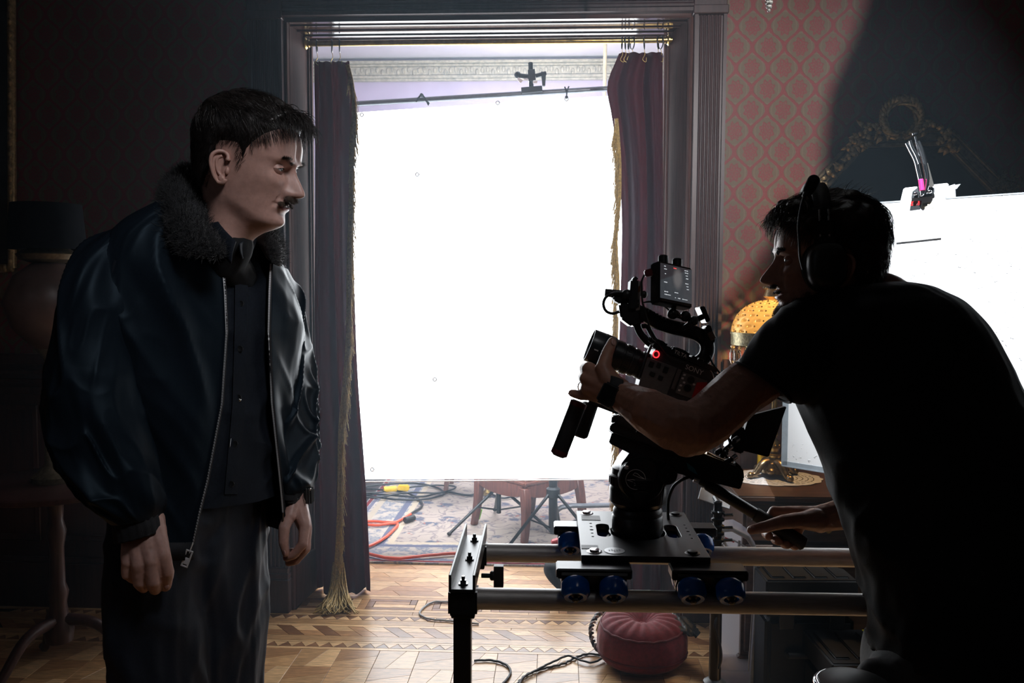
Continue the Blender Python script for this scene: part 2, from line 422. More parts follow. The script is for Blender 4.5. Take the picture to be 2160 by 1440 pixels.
mb = MB(); mb.box((0, -2.4, 1.65), (5.6, .1, 3.3)); struct('wall_front', mb, dim_wall, smooth=0)
mb = MB(); mb.box((0, .7, 3.35), (5.8, 6.4, .1)); struct('ceiling', mb, dark_ceiling, smooth=0)
# back room shell
TB = 3.75
mb = MB(); mb.wbox(-3.4, 3.4, 0, 3.4, TB, TB+.1); struct('wall_rear_room', mb, lilac, smooth=0)
mb = MB(); mb.wbox(-3.3, -3.2, 0, 3.4, TH, TB); struct('wall_rear_room_left', mb, lilac, smooth=0)
mb = MB(); mb.wbox(3.2, 3.3, 0, 3.4, TH, TB); struct('wall_rear_room_right', mb, lilac, smooth=0)
zC = WP(1000, 128, TB)[1]; zc0 = WP(1000, 172, TB)[1]
mb = MB(); mb.wbox(-3.4, 3.4, zC+.02, zC+.1, TH, TB+.1); struct('ceiling_rear_room', mb, ceil_m, smooth=0)
mb = MB(); mb.wbox(-3.2, 3.2, zC-.035, zC-.012, TB-.085, TB); mb.wbox(-3.2, 3.2, zC-.055, zC-.035, TB-.06, TB)
mb.wbox(-3.2, 3.2, zc0+.045, zC-.055, TB-.045, TB); mb.wbox(-3.2, 3.2, zc0+.02, zc0+.045, TB-.06, TB); mb.wbox(-3.2, 3.2, zc0, zc0+.02, TB-.05, TB)
cr_ = struct('trim_1', mb, crown_m, smooth=0, bevel=.006)
mb = MB()
for i in range(90):   # moulded leaves along the cornice frieze
    u = -2.2+i*.045; zc = (zC-.055+zc0+.045)/2
    mb.ball(WL(u, zc+.012*math.sin(i*2.1), TB-.047), (.017, .012, .026), 6, 5)
o = mb.build('moulded_leaves', crown_m, cr_); o['kind'] = 'stuff'
# ---- floor
mb = MB(); mb.box((0, 2.6, -.03), (6.6, 10.2, .05)); floor = struct('floor', mb, M('floor_underlay', (.022, .013, .008), .5, 0, 20, .2), smooth=0)
def parq(name, col, r=.34): return M(name, col, r, 0, 14, .28, .06, stretch=(1.2, 9, 1), objrand=.18, coat=.1)
p_mid = parq('oak_block', C(184, 142, 98)); p_light = parq('maple_block', C(206, 166, 120)); p_dark = parq('walnut_block', C(128, 90, 62)); p_red = parq('cherry_block', C(168, 124, 84))
def FL(u, v, z=0): return W0+WU*u-WN*v+Vector((0, 0, z))   # v = distance in front of the wall face
def block(name, uv, mat, h=.0):
    mb = MB(); mb.prism([FL(a, b, -.005) for a, b in uv], (0, 0, .005+h)); return mb.build(name, mat, floor, smooth=0, bevel=.0006)
def strip(v0, v1, mat, ua=-2.6, ub=2.6, L=.9, name='parquet_strip'):
    u = ua+random.random()*.3-.3
    while u < ub:
        l = L*(.8+.4*random.random()); block(name, [(max(u, ua)+.0006, v0), (min(u+l, ub)-.0006, v0), (min(u+l, ub)-.0006, v1), (max(u, ua)+.0006, v1)], mat, random.uniform(-.0003, .0003)); u += l
g = .0008
strip(.0, .032, p_mid); strip(.033, .055, p_light)
def teeth(v0, v1, up, dn, per=.056):
    n = int(4.0/per); u = -2.2
    for i in range(n):
        a = u+i*per
        block('parquet_tooth', [(a+g, v1), (a+per-g, v1), (a+per/2, v0+g)], up)
        block('parquet_wedge', [(a+per/2+g, v0), (a+per*1.5-g, v0), (a+per, v1-g)], dn)
teeth(.056, .098, p_light, p_dark)
strip(.099, .150, p_mid); strip(.151, .170, p_light)
per = .152
for i in range(26):
    a = -2.2+i*per; v0, v1 = .171, .268; sk = .085
    block('parquet_lozenge', [(a+g, v0), (a+.062, v0), (a+.062+sk, v1), (a+sk+g, v1)], p_dark if i % 5 else p_red)
    vm = (v0+v1)/2; h = sk/2
    block('parquet_key', [(a+.063, v0), (a+per-g, v0), (a+per+h-g, vm-g), (a+.063+h, vm-g)], p_light)
    block('parquet_infill', [(a+.063+h, vm), (a+per+h-g, vm), (a+per+sk-g, v1), (a+.063+sk, v1)], p_red)
strip(.269, .318, p_mid); strip(.319, .335, p_light)
teeth(.336, .378, p_dark, p_light)
strip(.379, .398, p_light)
# field: kite-cut blocks
s = .155
for i in range(28):
    for j in range(4):
        a = -2.2+i*s; b = .400+j*s
        if b > .9: continue
        c1, c2 = (p_mid, p_light) if (i+j) % 2 else (p_red, p_mid)
        q = .05
        if (i+j) % 2:
            block('parquet_block', [(a+g, b), (a+s-q, b), (a+q, b+s-g), (a+g, b+s-g)], c1); block('parquet_block', [(a+s-q+g, b), (a+s-g, b), (a+s-g, b+s-g), (a+q+g, b+s-g)], c2)
        else:
            block('parquet_block', [(a+g, b), (a+s-g, b), (a+s-g, b+q), (a+g, b+s-q)], c1); block('parquet_block', [(a+g, b+s-q+g), (a+s-g, b+q+g), (a+s-g, b+s-g), (a+g, b+s-g)], c2)
mb = MB()
for i in range(30):
    for j in range(16):
        a = -2.3+i*s; b = .866+j*s*1.0; mb.prism([FL(a+g, b, -.005), FL(a+s-g, b, -.005), FL(a+s-g, b+s-g, -.005), FL(a+g, b+s-g, -.005)], (0, 0, .005))
o = mb.build('parquet_field', p_mid, floor, smooth=0); o['kind'] = 'stuff'
# threshold key pattern and the boards under the doorway
ua, ub = uL+.02, uR-.02
strip(-.025, -.001, p_light, ua, ub)
kp = .30; k0 = ua; n = int((ub-ua)/kp)
for i in range(n+1):
    a = k0+i*kp; e = min(a+kp, ub)
    if e-a < .1: break
    for (x0, x1, v0, v1, mm) in ((0, .22, -.05, -.026, p_dark), (0, .03, -.12, -.051, p_dark), (.031, .22, -.085, -.051, p_light), (.031, .19, -.12, -.086, p_red), (.191, .22, -.145, -.086, p_dark), (0, .19, -.145, -.121, p_dark), (.221, .262, -.145, -.026, p_light), (.263, .3, -.145, -.026, p_red)):
        if a+x0 < ub-.01: block('parquet_key_strip', [(a+x0+g, v0), (min(a+x1, ub)-g, v0), (min(a+x1, ub)-g, v1-g), (a+x0+g, v1-g)], mm)
strip(-.175, -.146, p_mid, ua, ub); strip(-.20, -.176, p_light, ua, ub)
rug_v = -(PF(980, 1192)-W0).dot(WN)
b_ = -.20; row = 0; bw = .062
while b_ > rug_v-.1:
    u = ua-.25+.11*(row % 3); 
    while u < ub:
        l = .20+.05*random.random(); sk = .045*(1 if row % 2 else -1)
        block('parquet_board', [(max(u, ua)+g, b_-g), (min(u+l, ub)-g, b_-g), (min(u+l+sk, ub)-g, b_-bw), (max(u+sk, ua)+g, b_-bw)], random.choice([p_light, p_mid, p_light, p_red])); u += l
    b_ -= bw; row += 1
# ---- doorway trim
purple_wood = M('dark_painted_oak', (.052, .027, .027), .42, 0, 10, .2, .08, stretch=(6, 6, .5))
def casing(name, ua, ub, z0, z1):
    mb = MB(); w = ub-ua; mb.wbox(ua, ub, z0, z1, -.022, 0); mb.wbox(ua, ua+.014, z0, z1, -.042, -.022); mb.wbox(ub-.014, ub, z0, z1, -.042, -.022)
    nfl = 6; st = (w-.04)/nfl
    for i in range(nfl):
        c = ua+.02+st*(i+.5); mb.tube([WL(c, z0, -.024), WL(c, z1, -.024)], st*.42, 8)
    return struct(name, mb, purple_wood, bevel=0)
cwL = uL-WP(532, 300)[0]; cwR = WP(1527, 200)[0]-uR
zh = zT-.015
def dressed(name, ua, ub):
    t_ = casing(name, ua, ub, .2, zh)
    mb = MB(); mb.wbox(ua-.008, ub+.004, 0, .15, -.05, 0); mb.wbox(ua-.004, ub+.002, .15, .175, -.045, 0); mb.wbox(ua, ub, .175, .2, -.04, 0); mb.build('plinth_block', purple_wood, t_, smooth=0, bevel=.004)
    mb = MB(); mb.wbox(ua-.008, ub+.004, zh, zh+.035, -.055, 0); mb.wbox(ua-.004, ub, zh+.035, zh+.2, -.04, 0); c = (ua+ub)/2
    for r in (.058, .036): mb.lathe([(r-.008, 0), (r, .006), (r-.004, .012), (r-.012, .012)], WL(c, zh+.115, -.04), -WN, 24)
    mb.ball(WL(c, zh+.115, -.046), (.016,)*3, 10, 8); mb.build('corner_block', purple_wood, t_, bevel=.003)
dressed('trim_2', uL-cwL, uL); dressed('trim_3', uR, uR+cwR)
mb = MB(); mb.wbox(uL, uR, zT, zT+.2, -.024, 0); mb.wbox(uL, uR, zT, zT+.014, -.044, -.024); mb.wbox(uL, uR, zT+.185, zT+.2, -.044, -.024)
for i in range(6): z = zT+.03+.026*i; mb.tube([WL(uL, z, -.026), WL(uR, z, -.026)], .011, 8)
struct('trim_4', mb, purple_wood)
# splayed jamb linings with panel beads, and the soffit
def lining(name, u, uf, sgn):
    mb = MB(); back = u-sgn*.03
    def q(u0, t0): return [WL(u0, 0, t0), WL(u0, zT, t0)]
    def slab_(f0, f1, h):   # a bead standing h proud of the splayed face
        pts = []
        for f, hh in ((f0, 0), (f0, h), (f1, h), (f1, 0)):
            uu = u+(uf-u)*f+sgn*hh; pts.append(WL(uu, 0, -.01+(TH+.02)*f))
        mb.prism(pts, (0, 0, zT))
    mb.prism([WL(u, 0, -.01), WL(uf, 0, TH+.01), WL(back, 0, TH+.01), WL(back, 0, -.01)], (0, 0, zT))
    for f0, f1, h in ((0, .10, .012), (.13, .17, .008), (.86, .90, .008), (.93, 1, .012)): slab_(f0, f1, h)
    mb.prism([WL(u+(uf-u)*.1, 0, .02), WL(u+(uf-u)*.1+sgn*.012, 0, .02), WL(u+(uf-u)*.93+sgn*.012, 0, TH*.93), WL(u+(uf-u)*.93, 0, TH*.93)], (0, 0, .2))
    struct(name, mb, jambwood, bevel=.003, bseg=2)
ufL, ufR = WP(657, 400, TH)[0], WP(1401, 400, TH)[0]
lining('trim_5', uL, ufL, 1); lining('trim_6', uR, ufR, -1)
mb = MB(); mb.wbox(uL, uR, zT-.012, zT, -.01, TH+.01)
for t0, t1, h in ((-.01, .012, .018), (.05, .062, .017), (.125, .14, .017), (.20, .212, .017), (TH-.012, TH+.01, .018)): mb.wbox(uL+.002, uR-.002, zT-h, zT-.012, t0, t1)
struct('trim_7', mb, M('varnished_soffit', (.07, .03, .024), .16, 0, 10, .2, .05, stretch=(.6, 6, 6), coat=.6), bevel=.003, bseg=2)
# wainscot and skirting
def wains(name, ua, ub):
    mb = MB(); mb.wbox(ua, ub, 0, 1.12, -.018, 0)
    for z0, z1, p in ((0, .2, .04), (.2, .225, .032), (.95, .985, .028), (1.0, 1.02, .03), (1.04, 1.06, .034), (1.085, 1.13, .05)): mb.wbox(ua, ub, z0, z1, -p, -.018)
    u = ua+.06
    while u+.5 < ub:
        for zz in (.3, .88): mb.wbox(u, u+.45, zz, zz+.025, -.03, -.018)
        for uu in (u, u+.425): mb.wbox(uu, uu+.025, .3, .9, -.03, -.018)
        u += .52
    struct(name, mb, darkwood, smooth=0, bevel=.003)
wains('trim_8', uR+cwR+.01, 2.6); wains('trim_9', -2.6, uL-cwL-.01)
# ---- haze hanging in the air around the doorway and in the rear room
mt = bpy.data.materials.new('air_haze'); mt.use_nodes = True; t = mt.node_tree; t.nodes.clear()
out = N(t, 'ShaderNodeOutputMaterial'); vs = N(t, 'ShaderNodeVolumeScatter', Density=HAZE, Anisotropy=.3); vs.inputs['Color'].default_value = (.64, .83, 1, 1)
t.links.new(vs.outputs[0], out.inputs['Volume']); mt.cycles.homogeneous_volume = True
for ua_, ub_, t0, t1, z1 in ((-2.55, 2.55, -1.15, -.062, 3.25), (ufL+.02, ufR-.02, .005, TH-.005, 2.5), (-3.1, 3.1, TH+.02, 3.4, zC-.1)):
    mb = MB(); mb.wbox(ua_, ub_, .03, z1, t0, t1); hz = mb.build('haze', mt, smooth=0); tag(hz, kind='stuff')
# ---- rug
def rugmat():
    mt, t, b = nt('oriental_rug'); g = N(t, 'ShaderNodeTexCoord'); sp = N(t, 'ShaderNodeSeparateXYZ'); t.links.new(g.outputs['Object'], sp.inputs[0])
    x = X(t, sp.outputs[0]); y = X(t, sp.outputs[1])
    def vor(s, feat='F1'):
        n = N(t, 'ShaderNodeTexVoronoi', Scale=s, feature=feat); t.links.new(g.outputs['Object'], n.inputs[0]); return n
    nz = N(t, 'ShaderNodeTexNoise', Scale=16.0, Detail=6.0, Roughness=.7); t.links.new(g.outputs['Object'], nz.inputs[0]); nn = X(t, nz.outputs[0])
    e = y.min((x+1.05)*1.0)          # distance in from the near and left edges
    n7 = N(t, 'ShaderNodeTexNoise', Scale=7.0, Detail=2.5, Roughness=.5, Distortion=1.2); t.links.new(g.outputs['Object'], n7.inputs[0]); n7 = X(t, n7.outputs[0])
    fl = X(t, vor(6.5).outputs[0]); fl2 = X(t, vor(26.0, 'SMOOTH_F1').outputs[0])
    clus = (1-fl.step(.30, .42)); floral = clus*nn.step(.44, .52); vine = 1-((n7-.5).abs()*30).step(.4, 1.0)
    field = mixc(t, floral, C(168, 157, 148), C(92, 98, 114)); field = mixc(t, vine*.65*nn.step(.35, .5), field, C(104, 98, 108)); field = mixc(t, clus*fl2.lt(.2), field, C(150, 104, 94))
    bfl = nn.step(.46, .54)
    bord = mixc(t, bfl, C(182, 174, 164), C(120, 128, 142)); bord = mixc(t, nn.step(.54, .6), bord, C(150, 150, 152))
    col = mixc(t, e.lt(.34), field, bord)
    for c, w, cc in ((.02, .012, C(120, 40, 44)), (.05, .012, C(110, 112, 130)), (.10, .02, C(176, 166, 150)), (.28, .02, C(104, 108, 128)), (.33, .018, C(188, 176, 156))):
        col = mixc(t, (e-c).abs().lt(w), col, cc)
    t.links.new(col, b.inputs['Base Color']); b.inputs['Roughness'].default_value = .9; b.inputs['Specular IOR Level'].default_value = .15
    bp = N(t, 'ShaderNodeBump'); bp.inputs['Strength'].default_value = .5; bp.inputs['Distance'].default_value = .004; n2 = N(t, 'ShaderNodeTexNoise', Scale=200.0); t.links.new(g.outputs['Object'], n2.inputs[0])
    t.links.new(n2.outputs[0], bp.inputs['Height']); t.links.new(bp.outputs[0], b.inputs['Normal']); return mt
r0 = FL(0, rug_v, 0); me_rows = []
for i in range(36):
    row = []
    for j in range(70):
        u = -1.05+j*2.9/69; v = i*2.5/35; z = .010+.002*noise3(np.array([[u*3, v*3, 0]]))[0]
        row.append(Vector((u, v, z)))
    me_rows.append(row)
mb = MB(); mb.grid(me_rows); mb.grid([[Vector((p.x, p.y, -.0005)) for p in r] for r in me_rows])
per_ = [r for r in ([me_rows[0], [Vector((p.x, p.y, -.0005)) for p in me_rows[0]]],)][0]; mb.grid(per_)
rug = link('rug', mb.mesh('rug', smooth=180), rugmat()); rug.location = r0+Vector((0, 0, .001)); rug.rotation_euler = (0, 0, -math.atan(YAW))
tag(rug, 'worn oriental rug in beige and blue on the floor of the bright rear room', 'rug')
# ================================================================== DOORWAY CURTAINS
tR = TH-.05
ra = Vector(WL(ufL-.02, WP(664, 96, tR)[1], tR)); rb = Vector(WL(ufR+.02, WP(1400, 80, tR)[1], tR))
ra.z = rb.z = (ra.z+rb.z)/2
rod = thing('curtain_rod', (ra+rb)/2, 'brass curtain rod across the top of the doorway', 'curtain rod')
mb = MB(); mb.cyl(ra, rb, .013, seg=20); mb.build('pole', brass, rod)
for p, d in ((ra, 1), (rb, -1)):
    mb = MB(); mb.lathe([(.026, 0), (.026, .006), (.018, .012), (.018, .02)], p+WU*(.012*d), WU*d, 20); mb.build('socket', brass, rod)
def velvet():
    mt, t, b = nt('burgundy_velvet'); tc = N(t, 'ShaderNodeTexCoord'); nz = N(t, 'ShaderNodeTexNoise', Scale=9.0, Detail=6.0); t.links.new(tc.outputs['Object'], nz.inputs[0])
    c = mixc(t, X(t, nz.outputs[0]), (.040, .009, .016), (.020, .007, .016)); t.links.new(c, b.inputs['Base Color']); b.inputs['Roughness'].default_value = .75
    b.inputs['Sheen Weight'].default_value = .08; b.inputs['Sheen Tint'].default_value = (.6, .35, .45, 1); b.inputs['Specular IOR Level'].default_value = .2
    tr = N(t, 'ShaderNodeBsdfTranslucent'); tr.inputs[0].default_value = (.45, .035, .07, 1); ms = N(t, 'ShaderNodeMixShader'); ms.inputs[0].default_value = .22
    o = t.nodes['Material Output']; t.links.new(b.outputs[0], ms.inputs[1]); t.links.new(tr.outputs[0], ms.inputs[2]); t.links.new(ms.outputs[0], o.inputs['Surface']); return mt
velv = velvet()
fringe_m = M('gold_bullion_fringe', (.42, .28, .09), .5, .1, 120, .3)
iron = M('black_iron', (.02, .02, .022), .4, .6, 50, .1)
def curtain(label, ys, xin, xout, folds, amp, dirn, fpath, seed):
    """ys: heights in the picture; xin: inner edge; xout: outer edge; hung under the rod"""
    root = thing('curtain', WL(0, ra.z, tR), label, 'curtain', 'velvet doorway curtains')
    rows = []; n = 60; m = 90
    for i in range(n):
        y = ys[0]+(ys[-1]-ys[0])*i/(n-1); xi = float(cat1(ys, xin, y)); xo = float(cat1(ys, xout, y)); row = []
        fr = i/(n-1)
        ui, zi = WP(xi, y, tR); uo, zo = WP(xo, y, tR)
        if i == n-1: zi = .012
        for j in range(m):
            s = j/(m-1); ph = s*folds*2*math.pi+seed+.5*math.sin(fr*3+s*4)
            a = amp*(.55+.45*fr)*(math.sin(ph)+.35*math.sin(2.3*ph+1+seed)); a += .008*float(noise3(np.array([[s*6, fr*7, seed]]))[0])
            z = max(zi, .012)+(0 if i else .006*math.sin(ph))
            row.append(WL(uo+(ui-uo)*s+.012*math.cos(ph)*fr*math.sin(math.pi*s), z, tR+a))
        rows.append(row)
    mb = MB(); mb.grid(rows); o = mb.build('drape', velv, root, smooth=180)
    sm = o.modifiers.new('thickness', 'SOLIDIFY'); sm.thickness = .004
    # gold trim and fringe along the inner edge
    inner = [r[-1] for r in rows]
    fp = [WL(*WP(x, y, tR-.085), tR-.085) for x, y in fpath]
    fp = spl(fp, 260); tr = [p+Vector((0, 0, 0)) for p in fp]
    mb = MB(); mb.tube(tr, .006, 6, flat=1.6); mb.build('braid', fringe_m, root)
    pths = []
    for k in range(1500):
        p = fp[int(k/1500*259)]; L = .10*(.8+.5*random.random())
        d = WU*(dirn*random.uniform(.05, .38))+Vector((0, 0, -1))+WN*random.uniform(-.25, .2); d.normalize()
        q = [p]
        for _ in range(5):
            d = (d+Vector((0, 0, -.25))+WU*random.uniform(-.12, .12)).normalized(); nx = q[-1]+d*(L/5)
            if nx.z < .012: nx.z = .012+random.random()*.006
            q.append(nx)
        pths.append([list(x) for x in q])
    v, f = strands(pths, .0013, .8, 4); o = npobj('fringe', v, f, fringe_m, root); o['kind'] = 'stuff'
    return root, rows
ysL = [130, 230, 400, 600, 800, 1000, 1200, 1285]
cl, rl = curtain('dark burgundy velvet curtain behind the standing man, gold fringe on its right edge', ysL, [736, 746, 742, 745, 754, 769, 779, 783], [662]*6+[664, 666], 2.4, .046, 1, [(733, 136), (743, 180), (746, 230), (741, 300), (740, 400), (737, 500), (735, 600), (734, 700), (727, 800), (718, 900), (716, 1000), (714, 1100), (708, 1200), (700, 1262)], .8)
ysR = [112, 180, 240, 330, 450, 600, 800, 1000, 1200, 1285]
cr2, rr = curtain('dark burgundy velvet curtain on the right side of the doorway, behind the camera rig', ysR, [1306, 1281, 1290, 1304, 1312, 1310, 1304, 1300, 1296, 1294], [1398]*10, 2.2, .042, -1, [(1300, 250), (1306, 330), (1306, 420), (1299, 500), (1303, 600), (1300, 700), (1302, 850), (1300, 1000), (1296, 1150), (1292, 1250)], 2.2)
# a bunch of fringe ends pooled on the floor under the left curtain
pths = []
for k in range(130):
    b0 = WL(WP(712, 1200, tR-.05)[0]+random.uniform(-.02, .03), .16, tR-.05); e = PF(random.uniform(678, 745), random.uniform(1278, 1296)); e.z = .006+random.random()*.008
    pths.append(spline([b0, (b0*.45+e*.55)+Vector((0, 0, -.03)), e+Vector((0, -.0, .012)), e+Vector((random.uniform(-.04, .04), -.02, 0))], 9))
v, f = strands(pths, .003, .9, 4); o = npobj('fringe_tail', v, f, fringe_m, cl); o['kind'] = 'stuff'
def ring(px, root, lower):
    u = WP(px, 90, tR)[0]; c = WL(u, ra.z-.012, tR); tilt = random.uniform(-.35, .35); ax = (WU+WN*tilt).normalized(); x, y, a = frame(ax)
    mb = MB(); mb.tube([c+x*(.027*math.cos(t))+y*(.027*math.sin(t)) for t in [2*math.pi*k/20 for k in range(20)]], .0026, 6, closed=True); r_ = mb.build('curtain_ring', iron, root)
    mb = MB(); b0 = c+Vector((0, 0, -.028)); mb.tube(spl([b0, b0+Vector((.004, 0, -.02)), b0+Vector((-.006, 0, -.045)), b0+Vector((.008, 0, -.055)), b0+Vector((.010, 0, -.035))], 12), .0014, 5); mb.build('hook', brass, r_)
for x in (668, 700, 716): ring(x, cl, 0)
for x in (1312, 1319, 1326, 1334, 1359, 1388, 1394): ring(x, cr2, 0)
# ================================================================== REAR ROOM: DIFFUSION FRAME, CHAIR, STANDS, CORDS
dS = 4.5
def sheetmat():
    mt, t, b = nt('backlit_diffusion_cloth'); t.nodes.remove(b); g = N(t, 'ShaderNodeTexCoord'); nz = N(t, 'ShaderNodeTexNoise', Scale=2.2, Detail=4.0); t.links.new(g.outputs['Object'], nz.inputs[0])
    e = N(t, 'ShaderNodeEmission'); e.inputs[0].default_value = (.90, .955, 1, 1); mr = N(t, 'ShaderNodeMapRange'); mr.inputs[3].default_value = SHEET_EMIT*.85; mr.inputs[4].default_value = SHEET_EMIT*1.15
    t.links.new(nz.outputs[0], mr.inputs[0]); t.links.new(mr.outputs[0], e.inputs[1]); t.links.new(e.outputs[0], t.nodes['Material Output'].inputs[0]); return mt
frm_m = M('grey_aluminium_tube', (.16, .17, .19), .4, .8, 30, .1)
TL, TRc, BL, BR = P(700, 222, dS), P(1345, 183, dS), P(735, 1018, dS), P(1345, 1012, dS)
df = thing('diffusion_frame', (BL+BR)/2, 'large white backlit diffusion sheet in a tube frame beyond the doorway', 'light diffuser')
mb = MB(); mb.rod(TL, TRc, .014); mb.build('frame_tube', frm_m, df)
mb = MB(); mb.rod(BL+_F*.03, BR+_F*.03, .004); mb.build('bottom_hem', white_paint, df)
mb = MB(); mb.rod(TL, BL, .014); mb.build('frame_tube', frm_m, df)
mb = MB(); mb.rod(TRc, BR, .014); mb.build('frame_tube', frm_m, df)
rows = []
tl, tr_, bl, br = P(705, 238, dS+.0), P(1342, 196, dS), P(737, 1012, dS), P(1342, 1009, dS)
for i in range(30):
    row = []
    for j in range(40):
        s, t_ = j/39, i/29; p = (tl*(1-s)+tr_*s)*(1-t_)+(bl*(1-s)+br*s)*t_
        row.append(p+_F*(.012*math.sin(s*9+t_*2)*math.sin(math.pi*t_)+.02))
    rows.append(row)
mb = MB(); mb.grid(rows); sh = mb.build('diffusion_cloth', sheetmat(), df, smooth=180)
# loose corner flap of thinner cloth hanging at the left
flap_m = M('white_muslin', (.80, .82, .84), .8, 0, 40, .03, .1)
rows = [[P(x0+(x1-x0)*j/11, y, dS-.03+.012*math.sin(j*.9+i*.4)) for j in range(12)] for i, (x0, x1, y) in enumerate(((752, 880, 236), (752, 880, 300), (755, 882, 380), (757, 884, 480), (760, 886, 600), (764, 890, 720), (768, 893, 840), (772, 880, 930), (776, 850, 1000)))]
grom = M('nickel_grommet', (.55, .56, .58), .3, 1, 30, .05)
for x, y in ((763, 242), (880, 368), (1050, 217), (1195, 209), (917, 800), (785, 990)):
    mb = MB(); c = P(x, y, dS-.008); x_, y_, a_ = frame(_F); mb.tube([c+x_*(.009*math.cos(k*.524))+y_*(.009*math.sin(k*.524)) for k in range(12)], .003, 6, closed=True); mb.build('grommet', grom, df)
def tie(pts):
    mb = MB(); mb.tube(spl([P(x, y, dS-.02) for x, y in pts], 14), .004, 6); mb.ball(P(*pts[len(pts)//2], dS-.02), .009, 8, 6); mb.build('bungee_tie', black_rubber, df)
tie([(878, 215), (884, 204), (889, 200), (896, 208), (904, 222)]); tie([(880, 213), (886, 203), (890, 201), (899, 211), (906, 219)])
tie([(1191, 183), (1195, 193), (1195, 205), (1196, 193), (1200, 182)])
# clamp holding the frame from above
cl_ = thing('grip_clamp', P(1123, 185, dS), 'black grip clamp gripping the top tube of the diffusion sheet', 'clamp')
def px(poly, d, th, name, mat, par, bev=.002): mb = MB(); mb.pxprism(poly, d, th); return mb.build(name, mat, par, smooth=0 if not bev else 35, bevel=bev)
px([(1099, 187), (1143, 183), (1144, 195), (1100, 199)], dS-.01, .05, 'pipe_jaw', black_metal, cl_)
px([(1113, 150), (1128, 148), (1130, 172), (1115, 174)], dS-.01, .05, 'body', black_metal, cl_)
mb = MB(); mb.rod(P(1121, 190, dS-.01), P(1119, 132, dS-.01), .012); mb.build('stud', iron, cl_)
mb = MB(); mb.rod(P(1087, 158, dS-.02), P(1115, 162, dS-.02), .012); mb.ball(P(1092, 158, dS-.02), .018, 10, 8); mb.build('knob', black_plastic, cl_)
mb = MB(); mb.rod(P(1130, 160, dS-.02), P(1152, 154, dS-.02), .011); mb.build('arm', black_metal, cl_)
px([(1141, 152), (1152, 152), (1150, 182), (1144, 182)], dS-.02, .02, 'handle', black_plastic, cl_)
for q in ([(1093, 163), (1104, 170), (1098, 176), (1091, 168)], [(1105, 166), (1113, 165), (1113, 170), (1106, 170)], [(1124, 171), (1134, 170), (1133, 176), (1124, 176)]):
    px(q, dS-.045, .006, 'white_tape', white_paint, cl_, .001)
# brass hanging pole in the rear room
dp = 6.3; a = P(1277, 186, dp); top = P(1277, 60, dp); top.z = zC+.018; a.x = top.x; a.y = top.y
pd = thing('hanging_pole', top, 'thin pale brass pole hanging from the rear room ceiling', 'pole')
pale = M('pale_brass', C(190, 176, 140), .4, .3, 30, .1)
mb = MB(); mb.lathe([(.06, 0), (.06, -.02), (.03, -.04), (.014, -.05)], top, (0, 0, 1), 20); mb.build('ceiling_rose', pale, pd)
mb = MB(); mb.cyl(a-Vector((0, 0, .5)), top-Vector((0, 0, .03)), .014); mb.build('shaft', pale, pd)
# chair
def post(mb, a, b, w0, w1, ang):
    a, b = Vector(a), Vector(b); r = Matrix.Rotation(ang, 3, 'Z'); X_ = r @ Vector((1, 0, 0)); Y_ = r @ Vector((0, 1, 0))
    rows = []
    for k in range(7):
        f = k/6; c = a.lerp(b, f)+(X_*.012)*math.sin(math.pi*f); w = (w0+(w1-w0)*f)/2; rows.append([c+X_*(sx*w)+Y_*(sy*w) for sx, sy in ((-1, -1), (1, -1), (1, 1), (-1, 1))])
    mb.grid(rows, closed=True, caps=True); return mb
A, B = PF(1000, 1106, .014), PF(1106, 1145, .014); dAB = B-A; per2 = Vector((-dAB.y, dAB.x, 0)); Cc = B+per2*.95; D = A+per2*.95
ctr = (A+Cc)/2; ang = math.atan2(dAB.y, dAB.x)
ch = thing('chair', (ctr.x, ctr.y, .014), 'red-brown wooden chair half hidden behind the bottom of the diffusion sheet', 'chair')
tops = {}
for nm, p in zip('ABCD', (A, B, Cc, D)):
    q = p+(ctr-p)*.10; q.z = .315; tops[nm] = q; mb = MB(); post(mb, (p.x, p.y, .014), q, .035, .05, ang); mb.build('leg', redwood, ch, bevel=.004)
for p, q in (('A', 'B'), ('B', 'C'), ('C', 'D'), ('D', 'A')):
    a, b = tops[p], tops[q]; n_ = 12; poly = []
    for k in range(n_+1): f = k/n_; poly.append(a.lerp(b, f)+Vector((0, 0, -.040-.032*math.sin(math.pi*f)**.6 if 0 < k < n_ else -.04)))
    poly += [b+Vector((0, 0, .01)), a+Vector((0, 0, .01))]; dr = (b-a).normalized(); nr = Vector((dr.y, -dr.x, 0)); mb = MB(); mb.prism(poly, nr*.022); mb.build('apron', redwood, ch, smooth=0, bevel=.002)
mb = MB(); ctz = Vector((ctr.x, ctr.y, .342)); e1 = dAB.normalized(); mb.box(ctz, (dAB.length+.02, dAB.length*.97, .035), e1); mb.build('seat', redwood, ch, bevel=.012, bseg=3)
bk = [tops['C'], tops['D']]
for p in bk: mb = MB(); post(mb, p+Vector((0, 0, .03)), p+per2.normalized()*.08+Vector((0, 0, .5)), .04, .032, ang); mb.build('back_post', redwood, ch, bevel=.004)
for h in (.22, .45): 
    mb = MB(); o_ = per2.normalized()*(.08*h/.5); mb.box((bk[0]+bk[1])/2+o_+Vector((0, 0, h)), ((bk[0]-bk[1]).length, .02, .08), e1); mb.build('back_rail', redwood, ch, bevel=.006)
